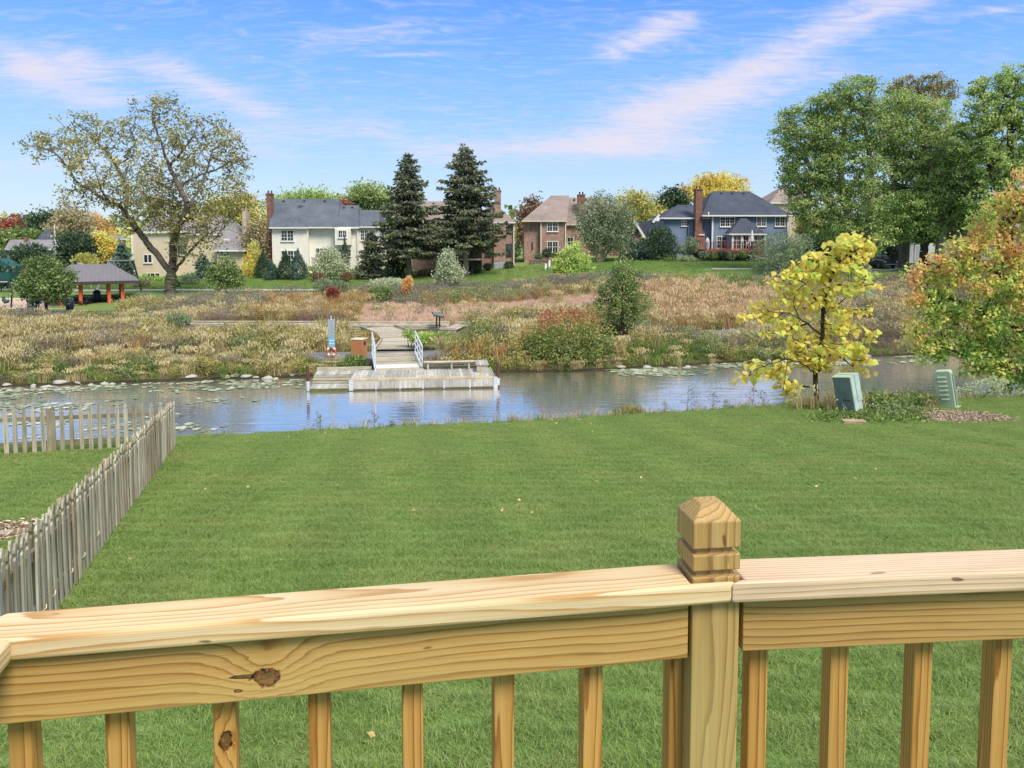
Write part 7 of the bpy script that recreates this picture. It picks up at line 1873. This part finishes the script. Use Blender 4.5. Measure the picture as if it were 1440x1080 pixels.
# ------------------------------------------------------------------ marsh and prairie plants on the far bank
LEAFK, DESAT = 1.2, .08
def bl(name, cols, t=.25): LF[name] = leafmat(name, cols, t, .35, .8)
bl('tan_grass', [S(122, 112, 70), S(162, 146, 98), S(190, 174, 124), S(212, 198, 152)])
bl('peach_grass', [S(138, 114, 78), S(176, 148, 104), S(200, 172, 128), S(218, 194, 152)])
bl('rust_grass', [S(124, 100, 58), S(160, 126, 74), S(184, 148, 92), S(198, 168, 112)])
bl('pink_grass', [S(172, 140, 118), S(200, 168, 142), S(214, 184, 158), S(226, 200, 176)])
bl('green_sedge', [S(66, 92, 40), S(96, 122, 54), S(126, 146, 72), S(160, 168, 98)])
bl('goldenrod', [S(106, 110, 58), S(140, 136, 72), S(168, 156, 90), S(190, 176, 112)])
bl('seedhead', [S(94, 82, 72), S(122, 108, 94), S(148, 134, 116), S(176, 164, 144)])
bl('herb', [S(76, 96, 52), S(104, 122, 70), S(132, 146, 92), S(160, 166, 116)])
bl('mauve_shrub', [S(98, 92, 82), S(120, 112, 100), S(142, 132, 116), S(152, 148, 118)])
def bushy(n, h, w, L, W=.3, up=.9):
    P = np.stack([rng.normal(0, w, n), rng.normal(0, w, n), h * rng.random(n) ** .7], 1); P[:, :2] *= (.5 + .7 * P[:, 2:3] / h)
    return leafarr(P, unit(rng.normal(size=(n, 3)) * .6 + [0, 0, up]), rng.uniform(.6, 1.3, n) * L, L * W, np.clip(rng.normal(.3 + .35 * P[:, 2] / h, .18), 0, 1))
def plumes(n, h, sp, hl=.22):
    V, T, t = blades(n, .012, .03, h * .6, h, sp, 0, .16, .25)
    P = np.stack([rng.normal(0, sp * .7, n), rng.normal(0, sp * .7, n), rng.uniform(.75, 1.05, n) * h], 1)
    return joinarr((V, T, t), leafarr(P, unit(rng.normal(0, .35, (n, 3)) + [0, 0, 1]), rng.uniform(.7, 1.3, n) * hl, .05, np.clip(rng.normal(.75, .15, n), 0, 1)))
SRC = {
 'tan':  [source('tan_tuft', plumes(70, 1.0, .30), LF['tan_grass']) for _ in range(3)],
 'peach': [source('peach_tuft', plumes(60, 1.2, .32, .26), LF['peach_grass']) for _ in range(3)],
 'rust': [source('rust_tuft', joinarr(blades(80, .02, .04, .8, 1.5, .34, 0, .22, .4)), LF['rust_grass']) for _ in range(3)],
 'pink': [source('pink_tuft', joinarr(blades(110, .014, .03, .3, .7, .36, 0, .30, .4)), LF['pink_grass']) for _ in range(3)],
 'sedge': [source('sedge_tuft', blades(90, .014, .03, .4, .95, .28, 0, .3, .5), LF['green_sedge']) for _ in range(3)],
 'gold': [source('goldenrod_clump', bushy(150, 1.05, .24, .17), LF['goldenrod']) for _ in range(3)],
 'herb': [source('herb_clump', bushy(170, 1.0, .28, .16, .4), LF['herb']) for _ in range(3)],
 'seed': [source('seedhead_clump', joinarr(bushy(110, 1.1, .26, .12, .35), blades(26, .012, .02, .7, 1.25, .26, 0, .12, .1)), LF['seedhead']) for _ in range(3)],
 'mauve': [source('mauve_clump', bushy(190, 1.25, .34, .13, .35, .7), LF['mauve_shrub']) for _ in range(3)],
 'reed': [source('reed_tuft', blades(46, .025, .045, 1.2, 2.0, .30, 0, .10, .2), LF['green_sedge']) for _ in range(2)],
}
def pdist(x, y, pts):
    d = np.full(x.shape, 1e9)
    for a, b in zip(pts, pts[1:]):
        ab = np.array([b.x - a.x, b.y - a.y]); t = np.clip(((x - a.x) * ab[0] + (y - a.y) * ab[1]) / (ab @ ab), 0, 1)
        d = np.minimum(d, np.hypot(x - a.x - t * ab[0], y - a.y - t * ab[1]))
    return d
# candidate spots, denser near
X_, Y_ = [], []
for y0, y1, st in ((30, 38, .34), (38, 48, .42), (48, 60, .5), (60, 82, .62)):
    gx, gy = np.meshgrid(np.arange(-62, 62, st), np.arange(y0, y1, st)); X_.append((gx + rng.uniform(-.4, .4, gx.shape) * st).ravel()); Y_.append((gy + rng.uniform(-.4, .4, gy.shape) * st).ravel())
x, y = np.concatenate(X_), np.concatenate(Y_)
s = y - shore(x); u = x / y * F + 720; me_ = np.array([meadow_end(q) for q in x])
k = (s > .15) & (y < me_ + 2.5 * (vnoise(x, y, .2, 5) - .5)) & (np.abs(x) < y * .74 + 3)
for P_, wd in PATHS: k &= pdist(x, y, P_) > wd / 2 + (.25)
# open ground: gangway foot, shelter slab and playground, mown strip before the shelter
k &= ~((np.abs(x + 5.7) < 1.5) & (y < 38.5)) & ~((x < -30) & (y > 56.0))
k &= ~((u < 160) & (u > 95) & (y > 54.6)); k &= ~((np.abs(u - 800) < 58) & (y < 37.8) & (s > .9))
x, y, s, u = x[k], y[k], s[k], u[k]; n = len(x)
kind = np.full(n, 'tan', dtype=object); q = rng.random(n)
v1, v2, v3 = vnoise(x, y, .16, 1), vnoise(x, y, .28, 2), vnoise(x, y, .45, 3)
def put(mask, nm): kind[mask] = nm
put((v2 > .62), 'seed'); put(v2 < .30, 'herb'); put((v3 > .70), 'gold')
vrow = (EYE - hz(x, y)) / y * F + 335.4       # photo row at which the plant's foot stands: only to lay out the survey's plant zones
put((y < 46) & (q < .22), 'rust'); put((y < 44) & (u < 420) & (v1 > .5) & (q < .6), 'tan')
# goldenrod belt behind the left bank and around the platform
put((y > 37.5) & (y < 46.5) & (u > 180) & (u < 500) & (q < .55), 'gold'); put((y > 42) & (y < 52) & (u > 540) & (u < 760) & (q < .45), 'gold')
put((y > 37.6) & (y < 43) & (u > 560) & (u < 700) & (q < .6), 'herb')
# rusty stand, pink meadow, peach cattail stand
put((y > 50) & (y < 66) & (u > 360) & (u < 520) & (q < .85), 'rust')
put((y > 49) & (y < 61) & (u > 505) & (u < 850) & (q < .93), 'pink')
put((y > 61) & (y < 66) & (u > 600) & (u < 880) & (q < .65), 'rust')
put((y > 44.5) & (y < 62) & (u > 855) & (u < 1090) & (q < .86), 'peach')
put((y > 62) & (u > 560) & (q < .5), 'herb'); put((y > 63) & (u > 860) & (u < 1010) & (q < .5), 'gold')
put((y > 66) & (u > 250) & (u < 560) & (q < .6), 'gold'); put((y > 64) & (v1 > .62), 'mauve')
put((y > 52) & (y < 72) & (u > 140) & (u < 370) & (q < .66), 'mauve'); put((y > 52) & (y < 58) & (u > 150) & (u < 250) & (v3 > .55), 'gold')
put((u < 100) & (y > 46) & (q < .55), 'mauve'); put((y > 66) & (u > 690) & (u < 800) & (q < .5), 'mauve')
put((y > 58) & (y < 66) & (u > 1010) & (q < .5), 'reed')
put((u > 900) & (s < 4.5) & (s > 1) & (q < .55), 'seed'); put((u > 1080) & (q < .4), 'seed')
put((rng.random(n) < .16) & (y < 66) & ((u < 505) | (u > 850)), 'tan'); put((s < 1.0) & (q < .42), 'sedge'); put((q > .80) & (rng.random(n) < .5) & (y < 47) & (u < 560), 'herb'); put((q > .7) & (rng.random(n) < .35) & (y < 47), 'gold'); put((s < 2.0) & (s > 1.0) & (u < 520) & (q < .35), 'sedge'); put((s < 2.2) & (u > 880) & (u < 1000) & (q < .8), 'sedge')
hscale = rng.uniform(.55, 1.12, n) * (.7 + .5 * v3)
hscale = np.where(s < 1.0, hscale * .62, hscale); hscale = np.where((s > 1) & (s < 3.5), hscale * .9, hscale)
# plants stay low just in front of the boardwalks
for P_, wd in PATHS[1:4]:
    dn = pdist(x, y + 1.3, P_); hscale = np.where(dn < wd / 2 + 1.5, hscale * .38, hscale)
hscale = np.where((u > 535) & (u < 665) & (y > 38.2) & (y < 46.8), hscale * .40, hscale); hscale = np.where((u > 225) & (u < 445) & (y > 40.5) & (y < 47.4), hscale * .38, hscale)
hscale = np.where((u < 165) & (y > 49) & (y < 56), hscale * .5, hscale)
hscale = np.where((u > 436) & (u < 530) & (y > 32.6) & (y < 36), hscale * .42, hscale); hscale = np.where((np.abs(u - 800) < 70) & (s < 1.3), hscale * .6, hscale)
hscale = np.where((np.abs(u - 866) < 24) & (y > 37) & (y < 41), hscale * .35, hscale); hscale = np.where((np.abs(u - 1020) < 26) & (y > 39) & (y < 43.5), hscale * .5, hscale)
LABS = {'tan': 'dry tan grass tufts spread over the marsh bank', 'peach': 'peach coloured dry reed stand right of the young oak', 'rust': 'rusty gold grass stands behind the boardwalk', 'pink': 'low pinkish dry grass behind the boardwalk platform', 'sedge': 'green sedge along the far waterline', 'gold': 'yellow-green goldenrod clumps in the marsh', 'herb': 'grey-green leafy herbs in the marsh', 'seed': 'brown seed-headed stems along the far bank', 'mauve': 'mauve-grey twiggy growth at the marsh edge', 'reed': 'green upright reeds at the right of the marsh'}
for nm in SRC:
    m = kind == nm; c = int(m.sum())
    if not c: continue
    sc3 = np.stack([hscale[m] ** .5 * rng.uniform(.9, 1.2, c)] * 2 + [hscale[m]], 1)
    scatter({'tan': 'tan_grass', 'peach': 'peach_reeds', 'rust': 'rusty_grass', 'pink': 'pink_grass', 'sedge': 'green_sedge', 'gold': 'goldenrod', 'herb': 'marsh_herbs', 'seed': 'seed_stems', 'mauve': 'mauve_growth', 'reed': 'green_reeds'}[nm], LABS[nm], 'marsh plants', SRC[nm],
            np.stack([x[m], y[m], hz(x[m], y[m]) - .03], 1), np.stack([rng.normal(0, .06, c), rng.normal(0, .06, c), rng.uniform(0, 6.28, c)], 1), sc3, rng.integers(0, len(SRC[nm]), c))
# low turf between the mown lawn and the path by the shelter, and rough far grass
rough = [source('rough_turf', blades(260, .012, .024, .05, .12, .5, 0, .5, .3, sq=True), leafmat('rough_grass', [S(70, 100, 40), S(100, 130, 54), S(130, 154, 72), S(164, 172, 100)], .3, .25)) for _ in range(2)]
gx, gy = np.meshgrid(np.arange(-60, 62, .85), np.arange(52, 96, .85)); gx = (gx + rng.uniform(-.2, .2, gx.shape)).ravel(); gy = (gy + rng.uniform(-.2, .2, gy.shape)).ravel()
k = ((gy > np.array([meadow_end(q) for q in gx]) - 2) | ((gx < -24) & (gy > 53) & (gy < 58))) & (np.abs(gx) < gy * .73)
for P_, wd in PATHS: k &= pdist(gx, gy, P_) > wd / 2 + .4
k &= ~((gx < -30) & (gy > 58.5) & (gy < 71))
gx, gy = gx[k], gy[k]; c = len(gx)
scatter('far_grass', 'mown grass of the far lawns below the houses', 'grass', rough, np.stack([gx, gy, hz(gx, gy) - .01], 1), np.stack([np.zeros(c), np.zeros(c), rng.uniform(0, 6.28, c)], 1), np.ones((c, 3)), rng.integers(0, 2, c))
LEAFK, DESAT = 1.3, .16
# separate coloured bushes that stand out in the marsh
for i, (px, Y, bl_, lf, lab) in enumerate(((470, 60, [(468, 412, 8, 7)], 'red', 'small crimson bush among the rusty grass behind the sign post'), (572, 64, [(571, 404, 5, 12), (576, 398, 4, 9)], 'orange', 'small orange and red sapling at the marsh edge below the spruces'),
        (480, 66, [(475, 404, 16, 9), (455, 402, 14, 9)], 'greygreen', 'grey-green rounded bush before the pale tree'), (540, 68, [(545, 400, 26, 8), (526, 408, 14, 8)], 'pale', 'pale feathery bush band below the left spruce'), (618, 62, [(536, 413, 16, 9)], 'mid', 'green bush in the marsh below the left spruce'),
        (108, 46, [(118, 470, 12, 12), (108, 482, 16, 12), (128, 486, 12, 10)], 'lime', 'bright yellow-green bush on the left bank'), (40, 44, [(40, 486, 18, 9), (18, 480, 14, 8)], 'lime', 'light green bush at the far left of the bank'), (152, 45, [(150, 474, 20, 10), (134, 470, 10, 8)], 'greygreen', 'dark grey-green bush right of the bright one on the left bank'),
        (250, 47, [(250, 474, 18, 9), (230, 478, 12, 8)], 'greygreen', 'grey-green bush in the middle of the left bank'), (200, 58, [(185, 434, 18, 8), (195, 440, 12, 6)], 'yelgreen', 'yellow-green bush before the great trunk'), (310, 57, [(302, 432, 14, 6), (318, 428, 10, 5)], 'goldenrod', 'golden low bush right of the great trunk'),
        (640, 37.9, [(575, 470, 9, 5), (597, 476, 22, 7), (622, 474, 12, 6)], 'bright', 'low bright green plants right of the gangway head'), (1210, 54, [(1205, 420, 20, 14), (1228, 428, 14, 12)], 'pale', 'pale green bush behind the yellow tree'), (498, 34.0, [(498, 512, 18, 11), (486, 518, 14, 9)], 'mid', 'green bush at the water left of the gangway'),
        (1262, 42, [(1258, 460, 14, 30), (1250, 484, 16, 22)], 'tan', 'tall tan weeds between the yellow tree and the turning tree'))):
    cpt = at(bl_[0][0], bl_[0][1], Y)
    shrub('marsh_bush', lab, 'bush', bl_[0][0], Y, bl_, LF[lf], 400 + i, n=int(900 + 40 * sum(b[2] * b[3] for b in bl_) ** .8 * .4), L=.16 if Y < 50 else .22, W=.4, up=.5)

# lily pads
PADM = leafmat('lily_pads', [S(84, 96, 66), S(112, 122, 92), S(142, 150, 122), S(180, 184, 164)], 0.0, .6, .5)
def pad(rad):
    k = 11; a = np.linspace(.25, 2*np.pi - .25, k); V = np.concatenate([[[0, 0, 0]], np.stack([np.cos(a), np.sin(a), .04 * np.cos(3*a)], 1) * rad]); V[:, 2] += .004
    return V, np.array([[0, i, i+1] for i in range(1, k)]), np.full(k + 1, .5)
def pads():
    return joinarr(*[(lambda P, o: (P[0] + o, P[1], np.clip(P[2] + rng.normal(0, .25), 0, 1)))(pad(rng.uniform(.09, .17)), np.array([rng.normal(0, .45), rng.normal(0, .22), rng.uniform(0, .02)])) for _ in range(7)])
psrc = [source('lily_pad_group', pads(), PADM) for _ in range(4)]
px_, py_ = [], []
for xa, xb, ya, yb, m in ((-26, -7.8, -2.4, -.4, 90), (-26, -14, -5.5, -2.2, 30), (-24, -17, -4.5, -2.5, 20), (-15.5, -10, -10.2, -6.5, 14), (-.2, 6, -1.6, -.3, 80), (4, 11, -1.9, -.3, 90), (11, 18, -2.2, -.2, 70), (-7.5, -1, -3.4, -.8, 0), (-11.5, -9.5, -5.2, -4.2, 5), (18, 26, -2, -.2, 40), (-12.6, -11.0, -11.4, -10.2, 5)):
    xx = rng.uniform(xa, xb, m); yy = shore(xx) + rng.uniform(ya, yb, m); ok = vnoise(xx, yy, .5, 6) > .38; px_.append(xx[ok]); py_.append(yy[ok])
xx, yy = np.concatenate(px_), np.concatenate(py_); ok = (yy > brow(xx) + 2.2) & ~((xx > -8.6) & (xx < 0) & (yy > 29.6)); xx, yy = xx[ok], yy[ok]; c = len(xx)
scatter('lily_pads', 'floating lily pads along the far edge of the pond', 'lily pads', psrc, np.stack([xx, yy, np.full(c, .004)], 1), np.stack([np.zeros(c), np.zeros(c), rng.normal(0, .25, c)], 1), np.stack([rng.uniform(.7, 1.3, c)] * 2 + [np.ones(c)], 1), rng.integers(0, 4, c))

# ------------------------------------------------------------------ near bank: thin grass, weeds and creeping plants
thin = [source('bank_tuft', blades(16, .006, .012, .18, .55, .14, 0, .3, .6), LF['tan_grass']), source('bank_tuft', blades(26, .008, .016, .12, .36, .12, 0, .35, .5), LF['green_sedge'])]
xx = rng.uniform(-8.3, 22, 1300); yy = brow(xx) + rng.uniform(.35, 1.1, 1300); ok = (vnoise(xx, yy, .55, 9) > .45) | (xx > 9.3)
xx, yy = xx[ok], yy[ok]; c = len(xx)
scatter('bank_grass', 'thin wispy grass along the near edge of the pond', 'grass', thin, np.stack([xx, yy, hz(xx, yy) - .03], 1), np.stack([rng.normal(0, .1, c), rng.normal(0, .1, c), rng.uniform(0, 6.28, c)], 1), np.stack([np.ones(c), np.ones(c), rng.uniform(.6, 1.3, c)], 1), rng.integers(0, 2, c))
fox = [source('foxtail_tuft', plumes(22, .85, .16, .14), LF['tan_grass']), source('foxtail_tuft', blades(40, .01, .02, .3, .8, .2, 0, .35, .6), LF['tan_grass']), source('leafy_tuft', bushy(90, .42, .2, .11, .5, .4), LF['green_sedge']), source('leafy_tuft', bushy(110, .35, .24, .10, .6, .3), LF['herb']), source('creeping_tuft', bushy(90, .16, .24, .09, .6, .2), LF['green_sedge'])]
pts_ = []
for (a, b, m, kinds) in (((1118, 578), (1180, 573), 16, (1, 1, 0)), ((1190, 564), (1310, 556), 50, (0, 1, 1, 2)), ((1345, 556), (1440, 548), 44, (1, 2, 3, 3)), ((1220, 575), (1320, 568), 46, (2, 3, 1)), ((1150, 590), (1290, 589), 46, (4, 4, 4)), ((1225, 586), (1300, 580), 30, (4, 3, 4))):
    for _ in range(m):
        f = random.random(); g_ = gp(a[0] + (b[0] - a[0]) * f + random.gauss(0, 5), a[1] + (b[1] - a[1]) * f + random.gauss(0, 2.5)); pts_.append((g_.x, g_.y, random.choice(kinds)))
pts_ = [p for p in pts_ if p[1] < 29 and not (((p[0] - MULCH.x) / 1.35) ** 2 + ((p[1] - MULCH.y) / .8) ** 2 < 1)]
A_ = np.array([(p[0], p[1]) for p in pts_]); c = len(A_)
scatter('rough_plants', 'rough grass and leafy weeds around the two utility pedestals', 'weeds', fox, np.stack([A_[:, 0], A_[:, 1], hz(A_[:, 0], A_[:, 1]) - .02], 1), np.stack([rng.normal(0, .08, c), rng.normal(0, .08, c), rng.uniform(0, 6.28, c)], 1), np.stack([rng.uniform(.7, 1.15, c)] * 3, 1), np.array([p[2] for p in pts_]))
shrub('seeding_weed', 'pale seeding weed clump right of the mint green pedestal', 'weed', 1385, 26.9, [(1385, 546, 26, 10), (1400, 538, 14, 8), (1356, 552, 14, 8)], LF['pale'], 450, n=1500, L=.09, W=.5)
def weed(px, label, h, seed, leafc, heads=True):
    r = np.random.default_rng(seed); x = (px - 720) / F * 24; yb = float(brow(x)) + .55; x = (px - 720) / F * yb; p = Vector((x, yb, H(x, yb) - .02))
    t = thing('weed', label, 'weed', p, 0, 'weeds at the near edge of the pond'); sg = [(np.zeros(3), np.array([.02, 0, h]), .008, .004)]; P = []; 
    for i in range(11):
        z = h * (.25 + .75 * i / 11); a = r.uniform(0, 6.28); l = h * .32 * (1 - .6 * i / 11); q = np.array([np.cos(a) * l, np.sin(a) * l, z + l * .6]); sg.append((np.array([0, 0, z]), q, .004, .002)); P += [q] * 5 + [q * .6 + np.array([0, 0, z * .4])] * 3
    V, Fq = tubes_np(sg, 4); link('stems', npmesh('stems', V, Fq, MAT['bark_brown']), t)
    P = np.array(P) + r.normal(0, .025, (len(P), 3)); V, T, tt = leafarr(P, unit(r.normal(size=(len(P), 3))), r.uniform(.03, .08, len(P)), .025, r.random(len(P))); link('leaves', npmesh('leaves', V, T, LF[leafc], {'tint': tt}), t)
for i, (px, h, lab) in enumerate(((446, .52, 'small dark weed at the pond edge under the left part of the dock'), (523, .55, 'twiggy weed at the pond edge below the gangway'), (549, .30, 'short weed just right of the twiggy one'), (938, .5, 'thin weed with drooping heads left of the tall fern-like weed'), (970, .95, 'tallest fern-like weed silhouetted on the pond'), (1006, .72, 'slim weed with a dark seed head right of the tallest weed'), (1026, .4, 'short rusty weed beside the slim one'), (1063, .78, 'dark seed-headed weed under the yellow tree'), (1078, .6, 'leaning dark weed nearest the yellow leaves'))):
    weed(px, lab, h, 500 + i, 'seedhead' if i % 2 else 'herb')
shrub('bank_clump', 'clump of tall green and orange grass at the near edge reflecting in the pond', 'weed', 900, 24.0, [(888, 582, 16, 7), (872, 586, 14, 5)], LF['goldenrod'], 460, n=500, L=.22, W=.1, up=1.2)

# a few fallen leaves on the lawn
fl_ = source('fallen_leaf', leafarr(np.zeros((1, 3)), np.array([[1., 0, .05]]), .07, .045, np.array([.6]), .1), leafmat('fallen_leaf', [S(150, 120, 60), S(190, 160, 90), S(206, 186, 120)], .1, 1.0))
m_ = 110; xx = np.concatenate([rng.uniform(-6, 16, m_), rng.normal(9.0, 1.6, 60)]); yy = np.concatenate([rng.uniform(5, 23, m_), rng.normal(23.6, 1.0, 60)]); ok = yy < brow(xx) + .2; xx, yy = xx[ok], yy[ok]; c = len(xx)
scatter('fallen_leaves', 'scattered fallen leaves lying on the lawn', 'leaves', [fl_], np.stack([xx, yy, hz(xx, yy) + .045], 1), np.stack([rng.normal(0, .3, c), rng.normal(0, .3, c), rng.uniform(0, 6.28, c)], 1), np.full((c, 3), 1.0), np.zeros(c, int))
